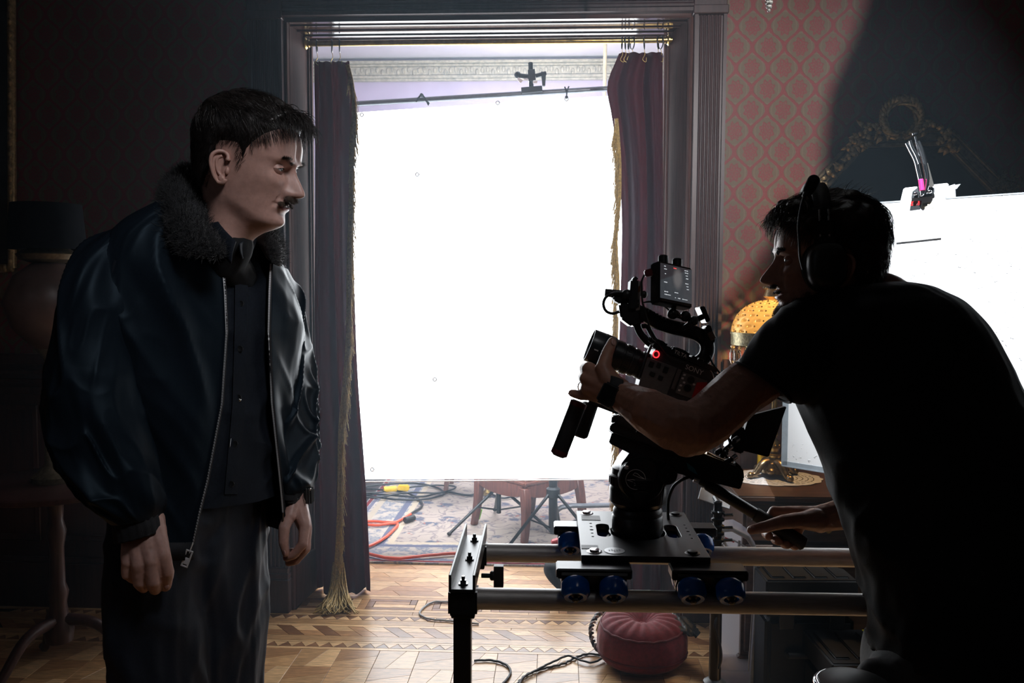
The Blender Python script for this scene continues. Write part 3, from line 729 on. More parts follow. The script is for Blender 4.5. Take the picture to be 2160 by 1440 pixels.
# second wooden leg glimpsed left
st = PF(940, 1040, .014); stl = thing('wooden_stool', (st.x, st.y+.1, .014), 'small red-brown wooden stool beyond the sheet, left of the chair', 'stool')
for dx, dy in ((0, 0), (.3, .05), (.02, .3), (.3, .33)):
    mb = MB(); post(mb, st+Vector((dx, dy, 0)), st+Vector((dx*.94+.01, dy*.94, .45)), .03, .045, 0); mb.build('leg', redwood, stl, bevel=.003)
mb = MB(); mb.box(st+Vector((.15, .17, .47)), (.4, .42, .04)); mb.build('seat', redwood, stl, bevel=.01)
# light stands behind the sheet
def stand(label, foot, height, legs, rad, r=.014, hub=.35, top_gap=0, mat=None, name='light_stand', collar=.02):
    mat = mat or black_metal; root = thing(name, foot, label, 'stand'); f = Vector(foot)
    mb = MB(); mb.rod(f+Vector((0, 0, .08)), f+Vector((0, 0, height)), r); mb.build('post', mat, root)
    mb = MB(); mb.lathe([(r+.001, -.03), (r+collar*.7, -.025), (r+collar*.7, .02), (r+.001, .03)], f+Vector((0, 0, hub)), (0, 0, 1), 14); mb.build('collar', black_plastic, root)
    for a in legs:
        d = Vector((math.cos(a), math.sin(a), 0)); e = f+d*rad+Vector((0, 0, .012)); lg = MB(); lg.rod(f+d*(r+.008)+Vector((0, 0, hub-.01)), e, .009, 10); lo = lg.build('leg', mat, root)
        mb = MB(); mb.ball(e, (.014, .014, .012), 8, 6); mb.build('foot', black_rubber, lo)
        mb = MB(); mb.rod(f+Vector((0, 0, .1)), f+d*(rad*.45)+Vector((0, 0, .012+(hub-.01)*.55)), .005, 8); mb.build('brace', mat, root)
    return root
s1 = PF(1166, 1152, .014); stand('black light stand behind the sheet, right of the chair legs', s1, 1.25, [math.radians(x) for x in (215, 325, 80)], .34, r=.024, hub=.30)
s2 = PF(1052, 1110, .014); stand('low black floor stand under the chair with green tape on one foot', s2, .26, [math.radians(x) for x in (215, 335, 95)], .34, hub=.24)
gt = PF(1009, 1092, .03); mb = MB(); mb.rod(gt+Vector((-.004, -.02, .0)), gt+Vector((.012, -.01, .06)), .014); o = mb.build('tape_wrap', M('lime_tape', C(150, 220, 70), .6, 0, 30, .05), bpy.data.objects['light_stand.001'])
# curved grey pipe
p0 = [P(1170, 1085, 4.9), P(1180, 1072, 4.9), P(1200, 1067, 4.9), P(1240, 1066, 4.9), P(1285, 1065, 4.9)]
gp = thing('bent_pipe', PF(1285, 1130), 'grey bent metal pipe low behind the light stand', 'pipe'); mb = MB(); mb.tube(spl([Vector((p0[0].x, p0[0].y, .02))]+p0+[P(1360, 1064, 4.9), Vector((P(1380, 1064, 4.9).x, P(1380, 1064, 4.9).y, .02))], 40), .014, 10); mb.build('pipe', frm_m, gp)
# cords on the rug
def cord(name, label, pts, r, mat, z=None, n=120, cat='cable', group=None, wob=0):
    q = [PF(x, y, 0) for x, y in pts]; q = spl(q, n); zz = r+.0008 if z is None else z
    q = [Vector((p.x+wob*math.sin(i*.9), p.y, zz+abs(.0015*math.sin(i*.37)))) for i, p in enumerate(q)]
    mb = MB(); mb.tube(q, r, 8); o = mb.build(name, mat); tag(o, label, cat, group); return o
RZ = .021
orange = M('orange_cord_jacket', C(222, 84, 48), .5, 0, 60, .06); cable = M('black_cable_jacket', (.012, .013, .016), .5, 0, 60, .1); greyc = M('grey_cable_jacket', (.30, .31, .32), .45, 0, 60, .1)
oc = cord('extension_cord', 'orange extension cord looping over the rug near edge', [(866, 1092), (852, 1101), (830, 1110), (790, 1108), (740, 1110), (790, 1116), (835, 1112), (826, 1130), (790, 1156), (760, 1170), (775, 1176), (830, 1187), (900, 1181), (960, 1176), (1030, 1176), (1080, 1192), (1110, 1190), (1140, 1180)], .0085, orange, RZ+.003, 220, 'cord')
mb = MB(); c = PF(862, 1094, RZ+.012); mb.rod(c+Vector((-.02, -.03, 0)), c+Vector((.03, .03, 0)), .018); mb.build('plug', black_rubber, oc)
bc = cord('power_cable', 'black power cable coiled in loops on the rug, left of the chair', [(866, 1092), (890, 1075), (880, 1058), (850, 1045), (800, 1040), (760, 1036), (800, 1030), (880, 1027), (930, 1040), (935, 1050), (900, 1060), (850, 1062), (790, 1055), (760, 1048), (820, 1052), (890, 1055), (940, 1045), (990, 1052), (1020, 1044), (1060, 1058), (1110, 1046)], .007, cable, RZ+.004, 260)
cord('power_cable', 'thin black cable running along the far side of the coiled cables on the rug', [(740, 1052), (800, 1048), (860, 1038), (920, 1033), (960, 1036), (930, 1049), (860, 1049), (790, 1060), (745, 1058)], .006, cable, RZ+.012, 160)
mb = MB(); yc = PF(838, 1036, RZ+.004); yel = M('yellow_plastic', C(236, 196, 40), .45, 0, 50, .08)
yr = thing('cable_connector', yc, 'yellow plug and socket block among the black cables on the rug', 'connector')
mb = MB(); mb.rod(yc+Vector((-.09, -.03, .02)), yc+Vector((-.005, 0, .02)), .02); mb.build('plug', yel, yr); mb = MB(); mb.box(yc+Vector((.04, .02, .02)), (.08, .05, .04)); mb.build('socket', yel, yr, bevel=.008, bseg=2)
bl_ = PF(1028, 1046, .022); rb_ = thing('brass_fitting', bl_, 'small shiny brass fitting on the rug beyond the chair leg', 'fitting'); mb = MB(); mb.lathe([(.012, 0), (.028, .008), (.03, .03), (.016, .045), (.018, .06)], bl_, (0, 0, 1), 16); mb.build('body', brass, rb_)
# black weight bag on the stand foot
sb = PF(1188, 1238, .0); bag = thing('weight_bag', sb, 'black sandbag with white print slumped by the doorway, behind the dolly', 'bag')
G = loft([(1160, 1176, 3.95, 1188, 1168, 4.0, .02), (1150, 1186, 3.9, 1215, 1172, 4.0, .07), (1146, 1200, 3.9, 1235, 1186, 4.0, .10), (1156, 1222, 3.88, 1238, 1212, 4.0, .10), (1172, 1240, 3.86, 1232, 1230, 3.95, .06), (1186, 1250, 3.86, 1215, 1242, 3.9, .02)], 24, 24, disp=lambda s, p, g: .008*noise3(g*12))
mb = MB(); mb.grid([[Vector(p) for p in r] for r in G], closed=True, caps=True); mb.build('bag_body', M('black_cordura', (.006, .006, .007), .85, 0, 150, .15, .3), bag, smooth=60)
mb = MB(); mb.pxprism([(1162, 1140), (1180, 1134), (1196, 1142), (1192, 1152), (1163, 1150)], 4.0, .05); mb.build('red_tag', red_plastic, bag, smooth=0, bevel=.006)
def word(name, s, o, xd, yd, size, mat, parent, depth=.0004, align='LEFT'):
    cu = bpy.data.curves.new('t', 'FONT'); cu.body = s; cu.size = size; cu.extrude = depth; cu.align_x = align; cu.resolution_u = 3
    ob = bpy.data.objects.new('t', cu); COL.objects.link(ob); dg = bpy.context.evaluated_depsgraph_get(); me = bpy.data.meshes.new_from_object(ob.evaluated_get(dg)); bpy.data.objects.remove(ob); bpy.data.curves.remove(cu)
    xd = Vector(xd).normalized(); zd = xd.cross(Vector(yd)).normalized(); yd = zd.cross(xd); m4 = Matrix.Identity(4); off = Vector(o)-rootloc(parent)
    for i in range(3): m4[i][0], m4[i][1], m4[i][2], m4[i][3] = xd[i], yd[i], zd[i], off[i]
    me.transform(m4); me.materials.clear(); return link(name, me, mat, parent)
def pxword(name, s, px0, px1, d, h, mat, parent, depth=.0004):   # baseline from px0 towards px1
    a = P(*px0, d); b = P(*px1, d); xd = (b-a).normalized(); yd = xd.cross(_F).normalized()
    if yd.z < 0: yd = -yd
    return word(name, s, a, xd, yd, h*d/FPX, mat, parent, depth)
# ================================================================== DOLLY TRACK
RZ0, RR = .823, .021
nA = hitplane(1010, 1262, (0, 0, RZ0), Vector((0, 0, 1))); nB = hitplane(1840, 1274, (0, 0, RZ0), Vector((0, 0, 1)))
fA = hitplane(1020, 1165, (0, 0, RZ0), Vector((0, 0, 1))); fB = hitplane(1800, 1177, (0, 0, RZ0), Vector((0, 0, 1)))
TD = ((nB-nA).normalized()+(fB-fA).normalized()).normalized(); TN = Vector((-TD.y, TD.x, 0))   # along the track, away from the viewer
sep = (fA-nA).dot(TN)
def TR(s, n, z): return nA+TD*s+TN*n+Vector((0, 0, z-RZ0))
s_end = (hitplane(2330, 1270, (0, 0, RZ0), Vector((0, 0, 1)))-nA).dot(TD)
trk = thing('dolly_track', TR(0, sep/2, RZ0), 'pair of steel pipe dolly rails with a black channel end, crossing the right half', 'dolly track')
for n in (0, sep):
    mb = MB(); p0, p1 = TR(-.055, n, RZ0), TR(s_end, n, RZ0)
    mb.lathe([(RR-.004, .004), (RR-.004, 0), (RR, 0), (RR, (p1-p0).length), (RR-.004, (p1-p0).length), (RR-.004, (p1-p0).length-.004)], p0, p1-p0, 32); mb.build('rail_pipe', steel, trk)
def track_end(s, post_label, first):
    zc = RZ0+RR
    mb = MB(); mb.box(TR(s, sep/2, zc+.006), (.046, sep+.07, .006), TD); 
    for q in (-.023, .023): mb.box(TR(s+q, sep/2, zc+.020), (.005, sep+.07, .034), TD)
    mb.build('end_channel', black_metal, trk, bevel=.001)
    for n in (0, sep):
        mb = MB(); mb.box(TR(s, n, RZ0-.002), (.056, .05, .05), TD); mb.build('pipe_clamp', black_metal, trk, bevel=.004, bseg=2)
        mb = MB(); c = TR(s, n, RZ0-.028); mb.box(c, (.046, .036, .012), TD); mb.build('clamp_foot', black_metal, trk, bevel=.002)
    for n in (-.004, sep*.5, sep-.01):
        mb = MB(); c = TR(s, n, zc+.0095); mb.lathe([(.0105, 0), (.0105, .0018), (.0068, .0022), (.0066, .0075), (.0064, .008), (.0040, .0082), (.0040, .015), (.0034, .0155)], c, (0, 0, 1), 6 if n else 12); mb.build('bolt', chrome if n < .1 else black_metal, trk)
    mb = MB(); k0 = TR(s+.028, sep*.34, RZ0+.012); k1 = TR(s+.07, sep*.34, RZ0+.012); mb.rod(k0, k1, .005, 10); mb.lathe([(.008, 0), (.010, .003), (.010, .008)], TR(s+.046, sep*.34, RZ0+.012), TD, 12); mb.box(TR(s+.064, sep*.34, RZ0+.012), (.020, .016, .044), TD); mb.build('clamp_knob', black_plastic, trk, bevel=.003, bseg=2)
    f = TR(s, sep*.02, 0); st = thing('track_stand', (f.x, f.y, 0), post_label, 'stand')
    mb = MB(); mb.box(TR(s-.002, sep*.02, (RZ0-.034)/2+.02), (.034, .034, RZ0-.034-.04), TD); mb.build('post', black_metal, st, smooth=0, bevel=.003)
    mb = MB(); mb.box(TR(s, sep*.02, .012), (.20, .26, .02), TD); mb.build('base_plate', black_metal, st, smooth=0, bevel=.003)
    return st
track_end(-.03, 'black square post holding up the left end of the dolly track', True)
track_end(s_end-.04, 'black square post at the far right end of the dolly track', False)
# ================================================================== DOLLY
PZ = .905
cor = [hitplane(x, y, (0, 0, PZ), Vector((0, 0, 1))) for x, y in ((1222, 1077), (1447, 1082), (1492, 1175), (1221, 1172))]
pc = sum(cor, Vector())/4; dx = ((cor[1]-cor[0]).normalized()+(cor[2]-cor[3]).normalized()).normalized(); dy = Vector((-dx.y, dx.x, 0))
wd = ((cor[1]-cor[0]).length+(cor[2]-cor[3]).length)/2; dp_ = ((cor[0]-cor[3]).length+(cor[1]-cor[2]).length)/2
dol = thing('camera_dolly', (pc.x, pc.y, PZ-.012), 'black plate dolly on blue skate wheels riding the pipe rails', 'dolly')
def DP(a, b, z=0): return pc+dx*a+dy*b+Vector((0, 0, z))
def slot2d(cx, cy, w, h, n=8):
    r = w/2; pts = []
    for k in range(n+1): a = math.pi*k/n; pts.append((cx+r*math.cos(a), cy+h/2-r+r*math.sin(a)))
    for k in range(n+1): a = math.pi+math.pi*k/n; pts.append((cx+r*math.cos(a), cy-h/2+r+r*math.sin(a)))
    return pts
def circ2d(cx, cy, r, n=20): return [(cx+r*math.cos(2*math.pi*k/n), cy+r*math.sin(2*math.pi*k/n)) for k in range(n)]
def plate(name, outline, holes, z1, th, mat, par):
    cu = bpy.data.curves.new('t', 'CURVE'); cu.dimensions = '2D'; cu.fill_mode = 'BOTH'; cu.extrude = th/2; cu.bevel_depth = .0009; cu.bevel_resolution = 1
    for loop in [outline]+holes:
        sp = cu.splines.new('POLY'); sp.points.add(len(loop)-1); sp.use_cyclic_u = True
        for p, (a, b) in zip(sp.points, loop): p.co = (a, b, 0, 1)
    ob = bpy.data.objects.new('t', cu); COL.objects.link(ob); dg = bpy.context.evaluated_depsgraph_get(); me = bpy.data.meshes.new_from_object(ob.evaluated_get(dg)); bpy.data.objects.remove(ob); bpy.data.curves.remove(cu)
    m4 = Matrix.Identity(4); o = DP(0, 0, z1-th/2)-rootloc(par)
    for i in range(3): m4[i][0], m4[i][1], m4[i][2], m4[i][3] = dx[i], dy[i], (0, 0, 1)[i], o[i]
    me.transform(m4); me.materials.clear(); me.set_sharp_from_angle(angle=math.radians(30)); return link(name, me, mat, par)
hw, hd = wd/2, dp_/2
plate_m = M('black_satin_plate', (.024, .025, .028), .38, .0, 60, .06, .03, spec=.7)
outl = [(-hw, -hd), (hw, -hd), (hw, hd), (-hw, hd)]
sx = .066
holes = [slot2d(-sx-.006, .01, .030, .10), slot2d(sx+.010, .01, .030, .10), circ2d(0, 0, .061, 36)]
for x in (-sx-.035, sx+.040):
    for k in range(5): holes.append(circ2d(x+.004, -.04+k*.025, .0035+.0012*(k == 2), 10))
plate('deck_plate', outl, holes, 0, .011, plate_m, dol)
mb = MB(); mb.lathe([(.030, -.030), (.064, -.026), (.066, -.013), (.030, -.013)], DP(0, 0), (0, 0, 1), 36); mb.build('bowl_lock', black_metal, dol)
for a, b in ((-hw+.022, hd-.022), (hw-.022, hd-.022), (-hw+.026, -hd+.024), (hw-.03, -hd+.024)):
    mb = MB(); mb.lathe([(.0155, .0), (.0155, .0015), (.012, .0025), (.010, .0022), (.0095, .006), (.004, .007)], DP(a, b), (0, 0, 1), 20); mb.build('deck_bolt', chrome if a < 0 else black_metal, dol)
sil = M('silver_sticker', (.62, .63, .65), .35, .2, 40, .08)
mb = MB(); mb.lathe([(.0205, 0), (.0205, .0006)], DP(-hw+.066, -hd+.030, .0012), (0, 0, 1), 28); stk = mb.build('round_sticker', sil, dol)
mb = MB()
for a in range(5): mb.box(DP(-hw+.056+.005*a, -hd+.030+.003*math.sin(a*2.1), .0021), (.0032, .012-.002*abs(a-2), .0004), dx)
mb.build('sticker_print', M('sticker_print_grey', (.30, .31, .33), .5, 0, 50, .05), stk)
tape = M('black_gaffer_tape', (.026, .027, .030), .5, 0, 90, .1, .1)
for a, b, w, h in ((-hw+.030, hd-.062, .042, .038), (-hw+.018, -hd+.052, .034, .024)):
    mb = MB(); mb.box(DP(a, b, .0015), (w, h, .0006), dx); mb.build('tape_patch', tape, dol, smooth=0)
# wheel trucks riding the rails
pc_s = (pc-nA).dot(TD)
def wheel(c, ax, par):
    mb = MB(); ax = Vector(ax).normalized(); r, w = .0275, .036
    mb.lathe([(.012, -w/2+.008), (.014, -w/2+.001), (r-.006, -w/2), (r-.001, -w/2+.006), (r, -w/2+.011), (r, w/2-.011), (r-.001, w/2-.006), (r-.006, w/2), (.014, w/2-.001), (.012, w/2-.008)], c, ax, 32)
    o = mb.build('wheel', bluewheel, par); mb = MB()
    mb.lathe([(.0045, -w/2), (.011, -w/2+.006), (.0118, -w/2+.010), (.0118, w/2-.010), (.011, w/2-.006), (.0045, w/2)], c, ax, 18); mb.build('bearing', black_metal, o)
    mb = MB(); mb.lathe([(.004, -w/2-.008), (.007, -w/2-.006), (.007, -w/2-.001)], c, ax, 6); mb.lathe([(.007, w/2+.001), (.007, w/2+.006), (.004, w/2+.008)], c, ax, 6); mb.build('axle_nut', black_metal, o)
for n in (0, sep):
    for so in (-.105, .115):
        s = pc_s+so+(0 if n else .0)
        mb = MB(); top = PZ-.012; h = .020; mb.box(TR(s, n, top-h/2), (.145, .052, h), TD); tk = mb.build('wheel_truck', black_metal, dol, bevel=.003)
        mb = MB()
        for sg in (-1, 1): 
            dd = (TN*sg+Vector((0, 0, 1))).normalized(); nn = (TN*sg-Vector((0, 0, 1))).normalized()
            mb.box(TR(s, n, RZ0+RR)+TN*(sg*.012)+Vector((0, 0, .022)), (.125, .006, .055), TD, Z=dd)
        mb.build('axle_bracket', black_metal, tk)
        for sg in (-1, 1):
            for q in (-.036, .036):
                dd = (TN*sg+Vector((0, 0, 1))).normalized(); ax = (TN*sg*1-Vector((0, 0, 1))).normalized(); c = TR(s+q, n, RZ0)+dd*(RR+.028); wheel(c, ax, dol)
# ================================================================== FLUID HEAD
hdz = 1.80
bc0 = Vector(DP(0, 0, .0)); cz = bc0
fh = thing('fluid_head', (cz.x, cz.y, PZ-.005), 'black fluid tripod head with a long pan bar on the dolly plate', 'tripod head')
hb = M('black_head_casting', (.012, .013, .015), .36, 0, 70, .1, .05, spec=.55)
mb = MB(); mb.lathe([(.046, -.012), (.052, 0), (.0545, .004), (.0545, .036), (.052, .040), (.0525, .041), (.0525, .05), (.049, .056)], cz, (0, 0, 1), 40); mb.build('bowl_base', hb, fh)
mb = MB(); mb.lathe([(.046, .056), (.054, .062), (.060, .070), (.0605, .098), (.0575, .104), (.0605, .106), (.061, .126), (.057, .130), (.056, .142), (.050, .146)], cz, (0, 0, 1), 40)
for k in range(30):
    a = k*2*math.pi/30; mb.box(cz+Vector((.0605*math.cos(a), .0605*math.sin(a), .116)), (.004, .005, .014), (math.cos(a), math.sin(a), 0))
mb.build('pan_drum', hb, fh)
for a in (-.5,): mb = MB(); e = cz+Vector((.052*math.cos(a), .052*math.sin(a), .140)); d_ = Vector((math.cos(a), math.sin(a), .6)); mb.rod(e, e+d_*.016, .006, 12); mb.build('lock_lever', hb, fh)
def pd(d): return (cz-CAM).dot(_F)+d
tc = P(1345, 1003, pd(0)); 
mb = MB(); mb.lathe([(.040, -.062), (.047, -.058), (.049, -.050), (.049, .050), (.047, .058), (.040, .062)], tc, _F, 48); mb.lathe([(.044, -.064), (.047, -.0585)], tc, _F, 48); mb.build('tilt_drum', hb, fh)
mb = MB(); mb.pxprism([(1300, 1000), (1306, 970), (1325, 945), (1400, 970), (1396, 1010), (1388, 1060), (1306, 1060)], pd(0), .10); mb.build('housing', hb, fh, bevel=.006, bseg=2)
lg = P(1341, 1011, pd(-.066)); mb = MB(); xa, ya, aa = frame(-_F); dims = .0205
mb.tube([lg+CR*(dims*math.cos(2*math.pi*k/40))+CU*(dims*math.sin(2*math.pi*k/40)) for k in range(40)], .0006, 5, closed=True)
logo = [[(-19, -3), (-4, -1), (9, 3), (5, 7), (-5, 9)], [(19, 0), (4, -4), (-6, -8), (-3, -11), (6, -6)]]
for q in [[(-19, 1), (-6, 0), (7, 5), (2, 11), (-3, 13)], [(-19, 1), (-9, 4), (-3, 7), (2, 11)], [(19, -1), (8, -4), (-6, -10), (-2, -14), (4, -12)], [(19, -1), (9, -7), (4, -12)]]:
    mb.tube([P(1341+x, 1011+y, pd(-.066)) for x, y in q], .0006, 5)
mb.build('side_emblem', text_grey, fh)
kc = P(1403, 997, pd(-.05)); mb = MB(); mb.lathe([(.012, -.03), (.019, -.03), (.020, -.027), (.020, .0), (.016, .004)], kc, _F, 40)
for k in range(40):
    a = 2*math.pi*k/40; mb.box(kc+CR*(.020*math.cos(a))+CU*(.020*math.sin(a))-_F*.014, (.0022, .0022, .022), CR*math.cos(a)+CU*math.sin(a), Z=_F)
mb.ball(kc-_F*.031, (.004,)*3, 8, 6); mb.build('counterbalance_knob', hb, fh)
mb = MB(); mb.ball(P(1322, 985, pd(-.062)), .006, 10, 8); mb.build('drag_pin', chrome, fh)
# tilted plates on the head and the camera's dovetail
def slab(poly, th, name, mat, par, dd=0, bev=.002): mb = MB(); mb.pxprism(poly, pd(dd), th); return mb.build(name, mat, par, smooth=35, bevel=bev, bseg=2)
slab([(1287, 908), (1560, 1003), (1552, 1026), (1392, 985), (1280, 930)], .075, 'balance_plate', hb, fh)
# pan bar
b0, b1 = P(1432, 985, pd(.02)), P(1698, 1148, pd(-.03)); bd = (b1-b0).normalized(); L = (b1-b0).length
mb = MB(); mb.rod(b0, b0+bd*L*.40, .0095, 16); mb.build('pan_bar_inner', hb, fh)
mb = MB(); mb.lathe([(.0095, 0), (.0125, .004), (.0125, L*.40), (.0115, L*.405)], b0+bd*L*.22, bd, 20); mb.build('pan_bar', hb, fh)
mb = MB(); mb.lathe([(.0120, 0), (.0150, .003), (.0150, L*.36), (.0155, L*.37), (.0155, L*.385), (.012, L*.395)], b0+bd*L*.605, bd, 20); mb.build('grip_sleeve', black_rubber, fh)
sc = b0+bd*L*.155; mb = MB(); mb.lathe([(.0125, -.008), (.0155, -.006), (.0155, .006), (.0125, .008)], sc+CU*.006, (bd+CU*.2), 20); mb.build('clamp_ring', chrome, fh)
mb = MB(); mb.pxprism([(1448, 975), (1462, 985), (1470, 1000), (1452, 990)], pd(-.04), .02); mb.build('rosette_label', M('teal_print', C(60, 130, 150), .4, 0, 40, .05), fh, smooth=0)
# ================================================================== CINEMA CAMERA RIG
D0 = pd(-.02)
rig = thing('cinema_camera', P(1420, 890, D0), 'black cinema camera rig tilted upward on the dolly, red record light glowing', 'camera')
body_m = M('camera_body_grey', (.04, .042, .046), .42, 0, 80, .08, .1); panel_m = M('camera_panel_grey', (.13, .135, .14), .5, 0, 80, .08, .08)
e1 = (CR*-math.cos(math.radians(22))+CU*math.sin(math.radians(22))); e2 = (CR*math.sin(math.radians(22))+CU*math.cos(math.radians(22)))   # lens direction, rig up
def rp(poly, dd, th, name, mat, par=rig, bev=.0015, bseg=2, sm=35): mb = MB(); mb.pxprism(poly, D0+dd, th); return mb.build(name, mat, par, smooth=sm, bevel=bev, bseg=bseg)
bd_ = rp([(1376, 732), (1492, 779), (1501, 790), (1497, 815), (1480, 872), (1345, 818), (1349, 800)], 0, .105, 'body', body_m, bev=.004)
SD = -.0535
def rpanel(poly, name, mat, th=.003, par=bd_, dd=0): return rp(poly, SD+dd, th, name, mat, par, bev=.0006, bseg=1)
rpanel([(1365, 752), (1428, 776), (1405, 836), (1346, 814)], 'button_panel', panel_m)
for x, y, w, h in ((1374, 768, 10, 12), (1389, 770, 8, 11), (1404, 780, 10, 14), (1376, 789, 11, 9), (1393, 797, 10, 9)):
    u_ = [(-w/2, -h/2), (w/2, -h/2), (w/2, h/2), (-w/2, h/2)]; c_, s_ = math.cos(.38), math.sin(.38)
    rpanel([(x+a*c_-b*s_, y+a*s_+b*c_) for a, b in u_], 'button', black_rubber, .004, dd=-.002)
rpanel([(1430, 777), (1438, 780), (1422, 822), (1415, 819)], 'slider_rail', M('pale_grey_rail', (.12, .125, .13), .4, 0, 60, .05), .004, dd=-.001)
rpanel([(1441, 784), (1492, 803), (1478, 848), (1424, 828)], 'audio_panel', panel_m)
for x, y in ((1457, 801), (1450, 818)):
    c = P(x, y, D0+SD-.004); mb = MB(); mb.lathe([(.0075, 0), (.0078, .005), (.0065, .0055), (.006, .004), (.002, .004)], c+_F*.003, -_F, 20); mb.build('dial', black_plastic, bd_)
for k, (x, y) in enumerate(((1440, 797), (1443, 806), (1436, 812), (1433, 822), (1444, 790), (1464, 810))): rpanel([(x-2, y-2), (x+3, y-1), (x+2, y+3), (x-3, y+2)], 'small_switch', text_grey, .002, dd=-.002)
rpanel([(1470, 806), (1492, 806), (1484, 842), (1459, 838)], 'red_battery_label', red_plastic, .004, dd=-.003)
mb = MB(); rc = P(1384, 747, D0+SD-.002); mb.tube([rc+CR*(.0062*math.cos(k*.262))+CU*(.0068*math.sin(k*.262)) for k in range(24)], .0013, 6, closed=True)
mb.build('record_light', M('red_record_light', (.6, .02, .02), .4, 0, 30, .02, emit=((1, .03, .04), 2.2)), bd_)
pxword('cage_lettering', 'TILTA', (1421, 744), (1446, 755), D0+SD-.006, 11, text_grey, bd_)
pxword('body_lettering', 'SONY', (1444, 777), (1485, 793), D0+SD-.006, 15, text_grey, bd_)
cage = rp([(1372, 722), (1501, 774), (1499, 784), (1366, 732)], 0, .114, 'cage', black_metal)
for x, y in ((1387, 722), (1434, 742)):
    mb = MB(); c = P(x, y, D0-.02); mb.lathe([(.018, 0), (.019, .003), (.019, .009), (.016, .012), (.006, .012)], c-e2*.006, e2, 18)
    for k in range(14): a = k*.449; mb.box(c+e1*(.019*math.cos(a))+_F*(.019*math.sin(a)), (.003, .003, .009), e1, Z=e2)
    mb.build('top_knob', black_plastic, cage)
for x, y in ((1408, 737), (1420, 742), (1462, 757), (1475, 762)): mb = MB(); mb.box(P(x, y-2, D0-.03), (.012, .03, .008), e1, Z=e2); mb.build('top_button', black_plastic, cage, bevel=.001)
mb = MB(); q = [P(1374, 728, D0-.056), P(1362, 756, D0-.056), P(1349, 796, D0-.056)]; mb.tube(q, .003, 6); mb.build('cage_edge', black_metal, cage)
mb = MB(); q = [P(1498, 776, D0-.05), P(1506, 800, D0-.05), P(1502, 822, D0-.05), P(1492, 838, D0-.05)]; mb.tube(spl(q, 14), .003, 8); mb.build('rear_rim', chrome, cage)
# lens
la = P(1352, 770, D0); lb = P(1243, 727, D0); ld = (lb-la).normalized(); LL = (lb-la).length
lens_m = M('black_lens_barrel', (.010, .011, .012), .34, 0, 60, .06, .04)
prof = [(.030, -.012), (.030, .004), (.0285, .006), (.0285, .012), (.031, .013), (.031, .022), (.0295, .0225), (.0295, .026), (.032, .027), (.032, .042), (.0305, .043), (.0305, .047), (.0335, .048), (.0335, LL*.62)]
mb = MB(); mb.lathe(prof, la, ld, 48)
for h in (.033, .037): 
    for k in range(40): a = k*.157; x_, y_, _ = frame(ld); mb.box(la+ld*h+x_*(.032*math.cos(a))+y_*(.032*math.sin(a)), (.0016, .003, .003), x_*math.cos(a)+y_*math.sin(a), Z=ld)
ln = mb.build('lens', lens_m, rig)
mb = MB(); h0 = la+ld*LL*.55; hl = LL*.45
mb.lathe([(.0335, 0), (.0355, .004), (.0365, hl-.028), (.0368, hl-.027), (.0362, hl-.026), (.0355, hl), (.0335, hl), (.030, hl-.02), (.030, .0)], h0, ld, 48, cap=False); lh = mb.build('lens_hood', M('hood_plastic', (.013, .018, .022), .34, 0, 40, .05), ln)
mb = MB(); mb.lathe([(.0372, hl-.0285), (.0373, hl-.0278)], h0, ld, 48, cap=False); mb.build('hood_ring', M('teal_ring', (.02, .08, .11), .3, .3, 40, .05), ln)
mb = MB(); mb.lathe([(0.001, hl-.02), (.028, hl-.024)], h0, ld, 32, cap=False); mb.build('front_glass', M('lens_glass', (.004, .004, .006), .05, 0, 20, .02, coat=1), ln)
for k in range(4): rp([(1254+2.2*k, 735.2+.9*k), (1255.6+2.2*k, 735.8+.9*k), (1255.0+2.2*k, 738.6+.9*k), (1253.4+2.2*k, 738+.9*k)], -.0375, .0012, 'hood_mark', text_grey, lh, bev=0)
# top handle
hm = hb
def htube(pts, r, name, par, dd=0, seg=12, flat=1.25, n=30): mb = MB(); mb.tube(spl([P(x, y, D0+dd) for x, y in pts], n), r, seg, flat=flat); return mb.build(name, hm, par, smooth=60)
th_ = htube([(1340, 656), (1362, 664), (1385, 678), (1420, 690), (1450, 697), (1474, 706), (1489, 720), (1492, 738), (1484, 756), (1474, 764)], .0125, 'top_handle', rig)
htube([(1346, 668), (1344, 684), (1352, 704), (1366, 720), (1380, 730)], .0065, 'handle_strut', th_); htube([(1352, 688), (1364, 688), (1372, 700), (1380, 714), (1388, 724)], .0045, 'handle_strut', th_, dd=.03)
rp([(1302, 640), (1345, 642), (1366, 656), (1352, 684), (1330, 690), (1306, 672)], 0, .05, 'handle_nose', hm, bev=.004)
for k in range(7): rp([(1362+7*k, 650+3.6*k), (1366+7*k, 651+3.6*k), (1365+7*k, 656+3.6*k), (1361+7*k, 655+3.6*k)], 0, .025, 'rail_tooth', hm, th_, bev=.0004)
rp([(1470, 648), (1481, 646), (1493, 676), (1485, 682)], -.01, .05, 'cold_shoe_plate', black_metal, bev=.0015)
rp([(1484, 688), (1494, 684), (1505, 716), (1496, 732), (1484, 726)], -.005, .04, 'rear_clamp', black_metal, bev=.002)
mb = MB(); mb.rod(P(1496, 700, D0-.02), P(1504, 716, D0-.02), .008); mb.build('wooden_plug', M('worn_tan_plug', (.16, .12, .09), .6, 0, 30, .2), rig)
